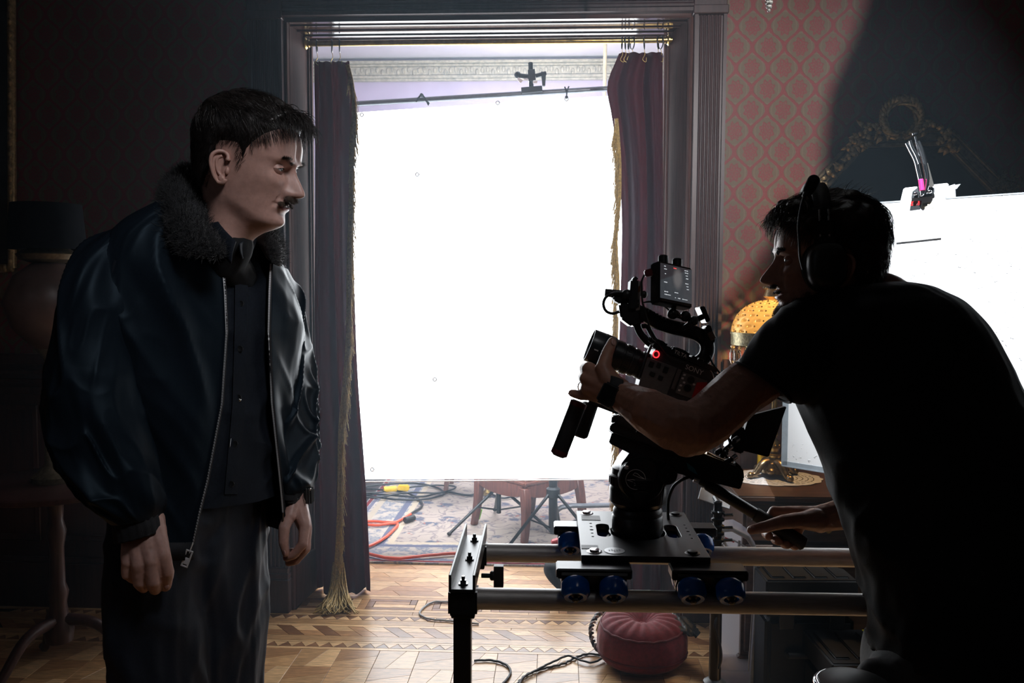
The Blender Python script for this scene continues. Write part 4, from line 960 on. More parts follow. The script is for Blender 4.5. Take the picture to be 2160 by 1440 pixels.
# microphone holder and small transmitter on the handle nose
mb = MB(); mb.rod(P(1276, 617, D0), P(1318, 621, D0), .0085, 20)
for k in range(5): mb.lathe([(.0085, 0), (.0098, .0015), (.0085, .003)], P(1292+6*k, 618.6+.55*k, D0), e1*-1, 16)
mb.build('microphone', black_rubber, rig)
rp([(1290, 625), (1330, 622), (1332, 640), (1304, 640), (1292, 634)], 0, .035, 'microphone_holder', black_plastic, bev=.003)
mb = MB(); mb.ball(P(1322, 622, D0-.02), .012, 14, 10); mb.ball(P(1358, 621, D0-.02), .008, 12, 8); mb.build('joint', black_plastic, rig)
ph = rp([(1328, 590), (1344, 590), (1341, 654), (1323, 655)], -.01, .045, 'transmitter', black_plastic, bev=.003)
rp([(1334, 584), (1344, 585), (1344, 592), (1333, 591)], -.01, .03, 'transmitter_knob', black_plastic, bev=.002)
ped = M('white_phone_edge', (.60, .58, .56), .3, .3, 30, .05)
rp([(1344, 592), (1352, 594), (1349, 654), (1340, 655)], -.022, .010, 'phone_edge', ped, ph, bev=.001)
for q, mm in (([(1346.5, 604), (1350.5, 602), (1350, 615), (1345.5, 616)], 'copper'), ([(1344.5, 632), (1348.5, 631), (1348, 638), (1344, 638)], 'dark'), ([(1343.5, 641), (1347.5, 640), (1347, 648), (1343, 649)], 'dark')):
    rp(q, -.0285, .002, 'port', M('copper_port', (.35, .16, .09), .35, .6, 30, .1) if mm == 'copper' else black_plastic, ph, bev=0)
def wire(pts, r, name, par=rig, dd=0, n=40, mat=None): mb = MB(); mb.tube(spl([P(*p, D0+dd) if len(p) == 2 else P(*p) for p in pts], n), r, 7); return mb.build(name, mat or black_rubber, par, smooth=60)
wire([(1312, 617), (1292, 619), (1278, 627), (1273, 642), (1279, 656), (1292, 661), (1306, 657)], .0032, 'loop_cable', dd=-.02)
wire([(1372, 575), (1362, 577), (1355, 588), (1354, 610), (1355, 634), (1362, 662), (1370, 690), (1380, 716), (1390, 724)], .0022, 'monitor_cable', dd=-.045)
wire([(1356, 638), (1372, 636), (1388, 640), (1402, 646), (1412, 655)], .0018, 'monitor_cable', dd=-.02)
wire([(1496, 750), (1502, 764), (1512, 778), (1524, 792), (1536, 800)], .0022, 'rear_cable', dd=-.02); wire([(1490, 770), (1500, 780), (1512, 790), (1520, 788)], .0020, 'rear_cable', dd=-.01)
wire([(1466, 770), (1440, 766), (1410, 750), (1392, 728), (1382, 716)], .0016, 'body_cable', dd=-.058)
# monitor
mo = P(1426, 600, D0-.04); xw = (CR*.86+_F*.48-CU*.135).normalized(); nz_ = xw.cross((CU*.97+CR*.0+_F*.18)).normalized(); nz_ = (nz_-xw*nz_.dot(xw)).normalized(); yw = nz_.cross(xw); 
if yw.z < 0: yw = -yw
mw, mh, mt_ = .090, .088, .030
def MO(a, b, c=0): return mo+xw*a+yw*b+nz_*c
sk = -.07
mb = MB(); mb.box(MO(0, 0, -mt_/2), (mw, mh, mt_), xw, yw, nz_); mon = mb.build('monitor', black_plastic, rig, bevel=.003, bseg=2)
mb = MB(); mb.box(MO(0, .002, .0006), (mw-.006, mh-.014, .0012), xw, yw, nz_); scr_m, t, b = nt('monitor_screen'); tc_ = N(t, 'ShaderNodeTexCoord'); sp = N(t, 'ShaderNodeSeparateXYZ'); t.links.new(tc_.outputs['Generated'], sp.inputs[0])
gx = X(t, sp.outputs[0]); gz = X(t, sp.outputs[2]); n_ = N(t, 'ShaderNodeTexNoise', Scale=7.0, Detail=3.0); t.links.new(tc_.outputs['Generated'], n_.inputs[0]); nn = X(t, n_.outputs[0])
hx = (gx-.55); hz2 = (gz-.62); head = 1-((hx*hx*30)+(hz2*hz2*9)).sqrt().step(.35, 1.0); tri = (gz-.55-gx*.28).step(.0, .06)
colr = mixc(t, nn*.7, (.030, .034, .040), (.060, .066, .074)); colr = mixc(t, tri*.7, colr, (.022, .017, .020)); colr = mixc(t, head*.55, colr, (.16, .15, .15))
t.links.new(colr, b.inputs['Emission Color']); b.inputs['Emission Strength'].default_value = 1.1; b.inputs['Base Color'].default_value = (.004, .004, .004, 1); b.inputs['Roughness'].default_value = .15
scr = mb.build('screen', scr_m, mon, smooth=0)
osd = M('screen_text', (.5, .5, .5), .5, 0, 30, .02, emit=((.8, .85, .9), .7)); osdr = M('screen_red_text', (.5, .05, .05), .5, 0, 30, .02, emit=((1, .1, .1), .9))
mb = MB()
def osdbar(mb_, a, b, w, h=.0016): mb_.box(MO(a, b, .0014), (w, h, .0003), xw, yw, nz_)
rr_ = random.Random(3)
for a0, b0_, k in ((-.033, .034, 2), (-.033, .028, 3), (-.031, .018, 1), (.022, .034, 3), (.023, .029, 3), (.025, .023, 2), (.026, .017, 2), (.024, .006, 3), (.027, 0, 2), (.028, -.006, 2), (-.033, 0, 3), (-.032, -.020, 3), (-.005, -.018, 3), (-.032, -.026, 6), (-.004, -.029, 1), (.004, -.029, 2), (.016, -.029, 5)):
    a = a0
    for q in range(k): w = rr_.uniform(.0015, .003); osdbar(mb, a+w/2, b0_, w, rr_.uniform(.0012, .002)); a += w+.0007
mb.build('screen_readout', osd, mon, smooth=0)['kind'] = 'stuff'
mb = MB(); osdbar(mb, -.004, .034, .008, .002); mb.build('screen_record_mark', osdr, mon, smooth=0)
for a in (-.022, .016):
    mb = MB(); c = MO(a, mh/2-.002, -.015); mb.lathe([(.008, 0), (.0105, .003), (.0105, .018), (.009, .020), (.0075, .020), (.0075, .012)], c, yw, 20); mb.build('antenna_stub', black_plastic, mon)
rp([(1358, 570), (1374, 566), (1377, 582), (1360, 584)], -.05, .014, 'red_plug', M('dark_red_plug', (.12, .012, .018), .45, 0, 40, .1), mon, bev=.002)
for x, y, r in ((1419, 662, .0115), (1446, 667, .0115), (1464, 676, .010), (1458, 680, .008)): mb = MB(); mb.ball(P(x, y, D0-.03), r, 16, 12); mb.build('ball_joint', black_metal, rig)
mb = MB(); mb.rod(P(1421, 648, D0-.03), P(1420, 660, D0-.03), .006); mb.rod(P(1419, 662, D0-.03), P(1464, 676, D0-.03), .0055); mb.rod(P(1464, 676, D0-.03), P(1482, 668, D0-.02), .006); mb.rod(P(1458, 680, D0-.03), P(1440, 693, D0-.015), .005); mb.build('magic_arm', black_metal, rig)
mb = MB(); mb.rod(P(1428, 656, D0-.043), P(1438, 668, D0-.043), .0022, 8); mb.build('arm_pin', chrome, rig)
# base plates, rods and grips
rp([(1352, 818), (1480, 868), (1472, 892), (1330, 840)], 0, .085, 'riser_block', black_metal, bev=.003)
rp([(1242, 842), (1348, 880), (1346, 890), (1240, 850)], .02, .02, 'support_rod', black_metal); rp([(1300, 872), (1474, 938), (1466, 956), (1292, 890)], 0, .075, 'base_plate', black_metal, bev=.002)
rp([(1284, 893), (1300, 886), (1330, 896), (1560, 984), (1562, 1006), (1540, 1000), (1282, 905)], 0, .062, 'dovetail_plate', hb, bev=.002)
rp([(1290, 877), (1306, 873), (1312, 884), (1288, 892)], -.02, .02, 'release_catch', black_metal, bev=.002); rp([(1303, 874), (1306, 873), (1304, 885), (1301, 886)], -.031, .003, 'catch_lever', chrome, bev=.0006)
for (x0, y0), (x1, y1), r, dd, nm in (((1222, 846), (1177, 962), .0175, -.03, 'front_grip'), ((1246, 850), (1222, 922), .0175, .03, 'front_grip')):
    a, b = P(x0, y0, D0+dd), P(x1, y1, D0+dd); dr = (b-a).normalized(); l = (b-a).length; mb = MB(); mb.lathe([(r-.004, 0), (r, .003), (r, l-.008), (r-.001, l-.004), (r-.006, l), (r-.012, l), (r-.012, l-.004)], a, dr, 24)
    g_ = mb.build(nm, M('ribbed_grip_rubber', (.018, .017, .019), .55, 0, 40, .1, .3), rig)
    if nm and dd < 0:
        for h in (.002, l-.014): mb = MB(); mb.lathe([(r+.0004, 0), (r+.0006, .001), (r+.0006, .009), (r+.0004, .010)], a+dr*h, dr, 24, cap=False); mb.build('red_grip_ring', M('dark_red_ring', (.10, .012, .016), .4, .2, 40, .05), g_)
# rear accessories
rp([(1540, 905), (1562, 896), (1573, 925), (1560, 955), (1530, 945)], .03, .05, 'battery_mount', black_metal, bev=.003)
rp([(1500, 958), (1560, 982), (1554, 1003), (1496, 982)], .0, .03, 'rear_bracket', black_metal, bev=.003); rp([(1549, 972), (1563, 984), (1562, 1006), (1551, 998)], -.02, .02, 'rear_clamp_end', black_metal, bev=.002)
for x, y in ((1512, 955), (1523, 961), (1533, 948), (1543, 968), (1548, 930), (1530, 976)): mb = MB(); mb.rod(P(x, y, D0-.02), P(x+9, y-6, D0-.01), .006, 12); mb.build('connector', chrome if x in (1543, 1533) else black_metal, rig)
mb = MB(); mb.rod(P(1488, 958, D0+.01), P(1506, 967, D0+.01), .008); mb.build('amber_fitting', M('amber_cap', (.65, .30, .05), .3, .3, 30, .1), rig)
wire([(1546, 900), (1534, 915), (1540, 935), (1526, 950), (1534, 966)], .0028, 'rear_cable', dd=-.02)
rmn = rp([(1578, 876), (1657, 856), (1619, 963), (1556, 947)], .05, .02, 'rear_panel', M('matte_black_panel', (.006, .0065, .007), .6, 0, 60, .1), bev=.002)
# pan bar cable hanging from the head
wire([(1462, 1003, D0), (1444, 1009, D0), (1424, 1022, D0+.02), (1412, 1046, D0+.05), (1409, 1080, D0+.1), (1412, 1110, D0+.15)], .0035, 'dangling_cable', fh)
def creases(kp, ks, amp, seed, slant=0.0, sharp=2.0):
    def fn(s, p, G):
        a = 2*np.pi*(p+slant*s); q = np.stack([np.cos(a)*kp, np.sin(a)*kp, s*ks], -1); wv = noise3(q*.5+5, seed+1)
        n_ = noise3(q+wv[..., None]*.8, seed); return amp*((1-np.abs(n_))**sharp*1.6-.8)
    return fn
def gridobj0(name, G, mat):
    mb = MB(); mb.grid([[Vector(p) for p in r] for r in G], closed=True, caps=True); return mb.build(name, mat, smooth=180)
# ================================================================== RIGHT SIDE: SIDEBOARD, LAMP, MIRROR, BOARD
SZ = .672
s0 = hitplane(1556, 1046, (0, 0, SZ), Vector((0, 0, 1))); us, _, tsf = toW(s0); us1 = us+1.25
tsb = -.055
sbd = thing('sideboard', WL((us+us1)/2, 0, (tsf+tsb)/2), 'dark walnut sideboard against the papered wall, beaded brass lamp standing on it', 'sideboard')
mb = MB(); mb.wbox(us, us1, SZ-.022, SZ, tsf, tsb); mb.build('top', sidewood, sbd, smooth=0, bevel=.005, bseg=3)
mb = MB(); mb.wbox(us+.008, us1-.008, SZ-.036, SZ-.0225, tsf+.010, tsb); mb.wbox(us+.014, us1-.014, SZ-.052, SZ-.036, tsf+.02, tsb); mb.build('moulding', sidewood, sbd, smooth=0, bevel=.004, bseg=2)
mb = MB(); mb.wbox(us+.03, us1-.03, .06, SZ-.052, tsf+.04, tsb); mb.build('carcass', sidewood, sbd, smooth=0)
mb = MB(); mb.wbox(us+.02, us1-.02, 0, .06, tsf+.03, tsb); mb.build('plinth', sidewood, sbd, smooth=0, bevel=.006)
w_ = (us1-us-.06)/2
for k in range(2):
    a = us+.03+k*w_; mb = MB(); mb.wbox(a+.01, a+w_-.01, .50, SZ-.065, tsf+.022, tsf+.039); dr_ = mb.build('drawer', sidewood, sbd, smooth=0, bevel=.004); mb = MB(); mb.lathe([(.006, 0), (.006, .012), (.014, .018), (.014, .026), (.006, .03)], WL(a+w_/2, .555, tsf+.0215), -WN, 16); mb.build('knob', brass, dr_)
    mb = MB(); mb.wbox(a+.01, a+w_-.01, .08, .485, tsf+.022, tsf+.039); mb.wbox(a+.05, a+w_-.05, .12, .445, tsf+.014, tsf+.0215); d_ = mb.build('door', sidewood, sbd, smooth=0, bevel=.005); mb = MB(); mb.lathe([(.005, 0), (.005, .012), (.012, .018), (.012, .024), (.005, .028)], WL(a+(w_-.05 if k == 0 else .05), .40, tsf+.0215), -WN, 14); mb.build('knob', brass, d_)
# doily
dc = hitplane(1632, 1008, (0, 0, SZ), Vector((0, 0, 1)))
mb = MB(); n = 96; R1 = .175; lace = M('white_lace', C(206, 208, 212), .8, 0, 90, .05, .2)
rad = [.002, .05, .085, .09, .105, .11, .125, .13, .145, .150, .163, .175]; rows = []
for i, r in enumerate(rad):
    rows.append([dc+Vector((r*1.05*(1+(.045*abs(math.sin(k*math.pi/6)) if i == 11 else 0))*math.cos(2*math.pi*k/n), r*.8*(1+(.045*abs(math.sin(k*math.pi/6)) if i == 11 else 0))*math.sin(2*math.pi*k/n), .0016+.0007*math.sin(k*.7)*(i > 8))) for k in range(n)])
b0 = 0; mb.v = [tuple(p) for r in rows for p in r]
for i in range(len(rad)-1):
    for k in range(n):
        if i in (2, 4, 6, 8) and (k+i) % 3: continue
        k2 = (k+1) % n; mb.f.append((i*n+k, i*n+k2, (i+1)*n+k2, (i+1)*n+k)); mb.mi.append(0)
doil = mb.build('doily', lace, smooth=0); so_ = doil.modifiers.new('t', 'SOLIDIFY'); so_.thickness = .0012; so_.offset = 1
tag(doil, 'white lace doily under the brass lamp on the sideboard', 'doily')
# lamp
lc = dc+Vector((0, .01, .003)); LD = (lc-CAM).dot(_F)
lampo = thing('table_lamp', lc, 'ornate brass table lamp with a pierced golden dome shade and hanging crystals', 'lamp')
mb = MB()
for k in range(4):
    a = .35+k*math.pi/2; d = Vector((math.cos(a), math.sin(a), 0)); mb.tube(spl([lc+d*.02+Vector((0, 0, .06)), lc+d*.05+Vector((0, 0, .055)), lc+d*.075+Vector((0, 0, .03)), lc+d*.095+Vector((0, 0, .014)), lc+d*.108+Vector((0, 0, .018))], 14), [.02-.0008*i for i in range(14)], 10)
    mb.ball(lc+d*.108+Vector((0, 0, .014)), .0135, 10, 8)
    for q in (.045, .07): mb.ball(lc+d*q+Vector((0, 0, .062-.35*q)), (.014, .014, .010), 8, 6)
    a2 = a+math.pi/4; d2 = Vector((math.cos(a2), math.sin(a2), 0)); mb.ball(lc+d2*.045+Vector((0, 0, .03)), (.02, .02, .014), 10, 8); mb.ball(lc+d2*.032+Vector((0, 0, .052)), .012, 8, 6)
mb.lathe([(.05, .02), (.048, .045), (.034, .062), (.026, .08)], lc, (0, 0, 1), 20); mb.build('base', bronze, lampo, smooth=60)
stem_h = 1.43-(700-605)*LD/1800-lc.z
pr = [(.026, .08), (.030, .088), (.030, .094), (.018, .10), (.022, .112), (.028, .125), (.022, .142), (.012, .155), (.012, .165), (.020, .172), (.014, .182), (.012, .22), (.017, .235), (.012, .25), (.010, stem_h-.06), (.02, stem_h-.04), (.012, stem_h-.02), (.012, stem_h+.05)]
mb = MB(); mb.lathe(pr, lc, (0, 0, 1), 20)
for k in range(8): a = k*.785; mb.ball(lc+Vector((.024*math.cos(a), .024*math.sin(a), .128)), .006, 6, 5)
mb.build('stem', brass, lampo, smooth=60)
sc_ = lc+Vector((0, 0, stem_h)); sc_ = Vector((P(1630, 700, LD).x, sc_.y, sc_.z))
SR, SH = .172, .135
shade_m, t, b = nt('pierced_gilt_shade'); b.inputs['Base Color'].default_value = (.46, .33, .12, 1); b.inputs['Metallic'].default_value = .7; b.inputs['Roughness'].default_value = .38
g_ = N(t, 'ShaderNodeTexCoord'); nz = N(t, 'ShaderNodeTexNoise', Scale=60.0); t.links.new(g_.outputs['Object'], nz.inputs[0]); t.links.new(mixc(t, X(t, nz.outputs[0]), (.55, .40, .15), (.32, .21, .07)), b.inputs['Base Color'])
tr = N(t, 'ShaderNodeBsdfTranslucent'); tr.inputs[0].default_value = (.95, .80, .50, 1); ms = N(t, 'ShaderNodeMixShader'); ms.inputs[0].default_value = .30; t.links.new(b.outputs[0], ms.inputs[1]); t.links.new(tr.outputs[0], ms.inputs[2]); t.links.new(ms.outputs[0], t.nodes['Material Output'].inputs[0])
n1, n2 = 27, 96; mb = MB(); vs = []
for i in range(n1):
    ph = math.pi/2*(i/(n1-1))*.93; r = SR*math.cos(ph)**.8; z = SH*math.sin(ph)
    for k in range(n2): a = 2*math.pi*k/n2; vs.append(sc_+Vector((r*math.cos(a), r*math.sin(a), z)))
fs = []
holes_ = []
for i in range(n1-1):
    for k in range(n2):
        k2 = (k+1) % n2
        if i % 3 == 1 and (k+3*((i//3) % 2)) % 6 in (0, 1) and i < 23:
            if (k+3*((i//3) % 2)) % 6 == 1: holes_.append((i, k))
            continue
        fs.append((i*n2+k, i*n2+k2, (i+1)*n2+k2, (i+1)*n2+k))
mb.add(vs, fs); shd = mb.build('shade', shade_m, lampo, smooth=180, fixn=False); so_ = shd.modifiers.new('t', 'SOLIDIFY'); so_.thickness = .0015
mb = MB(); glow = M('amber_glass_bead', (.85, .62, .22), .08, 0, 30, .1, trans=.6)
for i, k in holes_:
    a = 2*math.pi*(k+.5+1.6)/n2; ph = math.pi/2*((i+.5)/(n1-1))*.93; r = SR*math.cos(ph)**.8+.001; mb.ball(sc_+Vector((r*math.cos(a), r*math.sin(a), SH*math.sin(ph))), .0036, 6, 4)
o = mb.build('glass_beads', glow, shd, smooth=180); o['kind'] = 'stuff'
mb = MB(); mb.lathe([(.03, SH*.99), (.034, SH*1.0), (.05, SH+.012), (.044, SH+.03), (.040, SH+.045), (.036, SH+.046)], sc_, (0, 0, 1), 28, cap=False); 
for k in range(16): a = k*.3927; mb.ball(sc_+Vector((.047*math.cos(a), .047*math.sin(a), SH+.046)), .007, 6, 5)
mb.build('crown', gilt, shd, smooth=60)
mb = MB(); mb.lathe([(SR-.002, -.004), (SR+.003, -.003), (SR+.003, .006), (SR-.002, .007)], sc_, (0, 0, 1), 64, cap=False); mb.lathe([(SR-.004, -.045), (SR, -.044), (SR, -.002), (SR-.004, -.001)], sc_, (0, 0, 1), 64, cap=False)
crys = M('cut_crystal', (.92, .94, .95), .03, 0, 30, .02, trans=1.0, ior=1.5)
mb.build('rim_band', M('pierced_rim_gilt', (.42, .36, .2), .35, .6, 90, .4, .5), shd, smooth=60)
mb0 = MB(); q = [(.0005, 0), (.006, .006), (.004, .012), (.0005, .016), (.004, .020), (.0085, .034), (.0085, .062), (.0005, .080)]; mb0.lathe(q, (0, 0, 0), (0, 0, -1), 6, cap=False); cme = mb0.mesh('crystal_drop', smooth=0)
cme.materials.append(crys)
for k in range(26):
    a = 2*math.pi*k/26+.1; o = bpy.data.objects.new('crystal_drop', cme); COL.objects.link(o); o.parent = lampo; o.location = sc_+Vector(((SR-.004)*math.cos(a), (SR-.004)*math.sin(a), -.044))-lc; o.rotation_euler = (0, 0, a+k)
mb = MB(); bulb = sc_+Vector((-.005, -.085, .065)); mb.ball(bulb, (.026, .026, .034), 14, 10); bo = mb.build('bulb', M('warm_bulb', (1, .8, .5), .4, emit=((1, .68, .34), 60)), lampo, smooth=180)
bl2 = lamp('lamp_bulb_light', 'POINT', bulb+Vector((-.01, .04, -.01)), bulb, 7, (1, .62, .28), shadow_soft_size=.03); bl2.parent = lampo; bl2.location = bulb+Vector((-.01, .04, -.01))-lc
# yellow bottle behind the lamp foot
yb = hitplane(1597, 975, (0, 0, SZ), Vector((0, 0, 1))); yb = Vector((P(1597, 975, LD+.22).x, yb.y, SZ)); yb = WL(toW(yb)[0], SZ, -.10)
bo_ = thing('bottle', yb, 'small bottle with a yellow label behind the lamp foot', 'bottle')
mb = MB(); mb.lathe([(.018, 0), (.020, .003), (.020, .10), (.010, .125), (.009, .15), (.011, .152), (.011, .165)], yb, (0, 0, 1), 20); mb.build('glass', M('amber_bottle', (.06, .03, .01), .2, 0, 30, .05), bo_, smooth=50)
mb = MB(); mb.lathe([(.0205, .02), (.0205, .092)], yb, (0, 0, 1), 20, cap=False); mb.build('label', yel, bo_)
# mirror
def WQ(x, y, t): return WL(*WP(x, y, t), t)
mir = thing('wall_mirror', WQ(1900, 420, 0), 'dark wall mirror in an angular gilded frame with a wreath crest', 'mirror')
gl = [(1735, 402), (1822, 308), (1992, 303), (2098, 410), (2100, 640), (1990, 740), (1800, 745), (1730, 650)]
mb = MB(); mb.prism([WQ(x, y, -.012) for x, y in gl], WN*.006); mb.build('glass', M('dim_mirror_glass', (.045, .065, .078), .16, .75, 6, .12), mir, smooth=0)
mb = MB()
for (x0, y0), (x1, y1) in zip(gl, gl[1:]+gl[:1]):
    a, b = WQ(x0, y0, -.015), WQ(x1, y1, -.015); d = (b-a).normalized(); nn_ = WN
    for off, w, h in ((0, .016, .03), (.026, .028, .02), (.050, .014, .034)):
        s_ = d.cross(WN).normalized(); c0 = WQ(1910, 520, -.015); 
        if (a-c0).dot(s_) < 0: s_ = -s_
        mb.box((a+b)/2+s_*off-WN*.008, ((b-a).length+off*.9, w, h), d, s_, WN)
mb.build('frame', M('dark_gilt_frame', (.16, .125, .075), .42, .4, 40, .3, .3), mir, smooth=0, bevel=.003)
def leafblob(mb, c, d, L, w): 
    d = Vector(d).normalized(); s_ = d.cross(WN).normalized(); rows = []
    for i in range(6):
        f = i/5; ww = w*math.sin(math.pi*min(f*.9+.08, 1))**.8; p = c+d*(L*f)-WN*(.012*math.sin(f*3)); rows.append([p-s_*ww, p-WN*ww*.6, p+s_*ww, p+WN*ww*.3])
    mb.grid(rows, closed=True, caps=True)
mb = MB(); rr_ = random.Random(5)
def garland(pts, step, dens=2):
    q = spl([WQ(x, y, -.05) for x, y in pts], step)
    for i, p in enumerate(q):
        for _ in range(dens): leafblob(mb, p+WU*rr_.uniform(-.012, .012)+Vector((0, 0, rr_.uniform(-.012, .012))), WU*rr_.uniform(-1, 1)+Vector((0, 0, rr_.uniform(-.6, 1))), rr_.uniform(.025, .045), rr_.uniform(.006, .011))
        if i % 3 == 0: mb.ball(p-WN*.012, rr_.uniform(.008, .013), 8, 6)
garland([(1798, 300), (1815, 282), (1838, 272), (1862, 284), (1880, 290)], 14); garland([(1930, 290), (1950, 270), (1968, 265), (1990, 285), (2006, 300)], 14)
garland([(1788, 316), (1806, 300), (1822, 312)], 8); garland([(1985, 300), (2002, 308), (2016, 322)], 8)
garland([(1740, 388), (1760, 366), (1780, 344), (1800, 322)], 12, 1)
mb.build('carved_leaves', gilt, mir, smooth=60)
mb = MB(); wc = WQ(1900, 250, -.055); ra_ = (WQ(1943, 250, -.055)-wc).length
for k in range(4):
    pth = []
    for i in range(44):
        a = -math.pi*.44+math.pi*1.88*i/43+math.pi; a = math.pi*1.5+.2+(2*math.pi-.4)*i/43; tw = i*.30+k*math.pi/2; r = ra_*.86+.012*math.cos(tw); pth.append(wc+WU*(r*math.cos(a))+Vector((0, 0, r*1.02*math.sin(a)))-WN*(.012*math.sin(tw)))
    mb.tube(pth, .0075, 7)
for i in range(26):
    a = math.pi*1.5+.3+(2*math.pi-.6)*i/25; leafblob(mb, wc+WU*(ra_*.82*math.cos(a))+Vector((0, 0, ra_*.84*math.sin(a)))-WN*.01, WU*(-math.sin(a))*(1 if math.cos(a) > 0 else -1)*.8+Vector((0, 0, abs(math.cos(a))))+WU*.4*math.cos(a), .05, .008)
mb.build('wreath', gilt, mir, smooth=60)
# dried sprig behind the board's top edge
spq = WQ(2125, 440, -.16); spr = thing('dried_sprig', Vector((spq.x, spq.y, SZ)), 'dried flower sprig in a dark vase rising behind the white board, far right', 'plant')
mb = MB(); mb.lathe([(.05, 0), (.055, .01), (.09, .14), (.10, .28), (.06, .40), (.045, .46), (.05, .48)], Vector((spq.x, spq.y, SZ)), (0, 0, 1), 24); mb.build('vase', M('dark_glazed_vase', (.02, .02, .026), .2, 0, 20, .2), spr, smooth=60)
mb = MB(); stem_m = M('dried_leaves', C(92, 84, 62), .7, 0, 30, .25)
for x, y in ((2108, 372), (2118, 366), (2128, 374), (2140, 376), (2146, 384), (2100, 392), (2115, 388), (2135, 392)):
    e = WQ(x, y, -.16+rr_.uniform(-.04, .04)); b_0 = Vector((spq.x, spq.y, SZ+.46)); mb.tube(spl([b_0, (b_0+e)/2+Vector((0, .01, .02)), e], 8), .002, 5)
    for _ in range(9): leafblob(mb, e+Vector((rr_.uniform(-.012, .012), rr_.uniform(-.01, .01), rr_.uniform(-.05, .01))), WU*rr_.uniform(-1, 1)+Vector((0, 0, rr_.uniform(-.2, 1))), rr_.uniform(.012, .024), rr_.uniform(.003, .006))
mb.build('stems', stem_m, spr, smooth=60)
# white bounce board with clamp
bdir = Vector((.7071, -.7071, 0)); bn = Vector((-.7071, -.7071, 0)); b0p = P(1660, 720, 2.95); b0p.z = 0
def BO(s, z, o=0): return b0p+bdir*s+Vector((0, 0, z))+bn*o
zt_, zb_ = 1.70, .815
board = thing('bounce_board', BO(.6, zb_), 'large white foam bounce board glowing in the light behind the crouching operator', 'reflector')
mb = MB(); mb.box(BO(.62, (zt_+zb_)/2), (1.24, zt_-zb_, .024), bdir, (0, 0, 1), bn); fm_, t, b = nt('foam_board_face'); tcx = N(t, 'ShaderNodeTexCoord'); n1_ = N(t, 'ShaderNodeTexNoise', Scale=70.0, Detail=4.0); n2_ = N(t, 'ShaderNodeTexNoise', Scale=5.0); t.links.new(tcx.outputs['Object'], n1_.inputs[0]); t.links.new(tcx.outputs['Object'], n2_.inputs[0])
dents = X(t, n1_.outputs[0]).step(.62, .68)*X(t, n2_.outputs[0]).step(.45, .6); t.links.new(mixc(t, dents, (.84, .86, .88), (.62, .64, .67)), b.inputs['Base Color']); b.inputs['Roughness'].default_value = .5
bp = N(t, 'ShaderNodeBump'); bp.inputs['Distance'].default_value = .004; bp.inputs['Strength'].default_value = .6; t.links.new(dents.o, bp.inputs['Height']); t.links.new(bp.outputs[0], b.inputs['Normal'])
mb.build('foam_panel', fm_, board, smooth=0, bevel=.002)
tap = M('grey_edge_tape', C(150, 160, 168), .5, 0, 40, .06)
mb = MB(); mb.box(BO(.62, zt_+.0005, -.004), (1.242, .004, .034), bdir, (0, 0, 1), bn); mb.box(BO(-.001, (zt_+zb_)/2), (.004, zt_-zb_, .030), bdir, (0, 0, 1), bn); mb.box(BO(.62, zb_-.001), (1.242, .004, .030), bdir, (0, 0, 1), bn)
mb.box(BO(.62, zb_+.008, .0125), (1.24, .016, .0012), bdir, (0, 0, 1), bn); mb.box(BO(.009, (zt_+zb_)/2, .0125), (.018, zt_-zb_, .0012), bdir, (0, 0, 1), bn); mb.build('edge_tape', tap, board, smooth=0)
def onB(x, y, o): p = hitplane(x, y, BO(0, 0, o), bn); return p
plm = M('white_enamel_plate', C(226, 229, 233), .35, 0, 40, .03, .05)
cp = thing('plate_clamp', onB(1945, 420, .02), 'chrome locking pliers clamp with a white plate gripping the top of the bounce board', 'clamp')
mb = MB(); pl_ = [(1897, 433), (1905, 399), (1909, 396), (1997, 386), (2001, 389), (1993, 426), (1992, 440), (1985, 502), (1890, 512), (1893, 480)]; mb.prism([onB(x, y, .0155) for x, y in pl_], -bn*.003); mb.build('front_plate', plm, cp, smooth=0, bevel=.001)
mb = MB(); mb.prism([onB(x, y, -.03) for x, y in ((1996, 420), (1998, 393), (2014, 388), (2016, 416))], -bn*.003); mb.prism([onB(x, y, -.032) for x, y in ((2006, 391), (2026, 388), (2018, 398), (2008, 400))], -bn*.003); mb.build('rear_plate', M('shaded_enamel', C(170, 172, 178), .4, 0, 40, .03), cp, smooth=0)
mb = MB(); mb.prism([onB(x, y, .0158) for x, y in ((1923, 419), (1926, 404), (1938, 395), (1962, 391), (1972, 397), (1967, 415))], bn*.006); mb.build('weld_plate', M('grey_steel', (.10, .11, .12), .35, .6, 30, .1), cp, smooth=0, bevel=.001)
def jaw(pts, w, name, mat, o=.03): 
    mb = MB(); q = spl([onB(x, y, o) for x, y in pts], 20); mb.tube(q, w if isinstance(w, list) else w, 10, flat=.6); return mb.build(name, mat, cp, smooth=60)
jaw([(1945, 410), (1942, 385), (1937, 362), (1931, 338), (1921, 318), (1913, 302)], .0095, 'handle', chrome, .035)
jaw([(1920, 297), (1924, 310), (1932, 325), (1940, 345)], .0075, 'handle_grip', chrome, .05)
jaw([(1950, 408), (1956, 380), (1952, 350), (1944, 320), (1936, 300)], .0125, 'body', chrome, .028)
mb = MB(); mb.rod(onB(1940, 330, .03), onB(1931, 287, .03), .0035, 10); mb.lathe([(.004, 0), (.0085, .001), (.0085, .006), (.004, .007)], onB(1930.5, 285, .03), (onB(1931, 287, .03)-onB(1940, 330, .03)), 12); mb.build('adjusting_screw', chrome, cp)
mb = MB(); mb.prism([onB(x, y, .032) for x, y in ((1951, 335), (1958, 345), (1971, 392), (1962, 396), (1954, 366))], bn*.004); mb.build('lever', M('dull_steel', (.3, .29, .27), .35, .9, 30, .1), cp, smooth=0, bevel=.001)
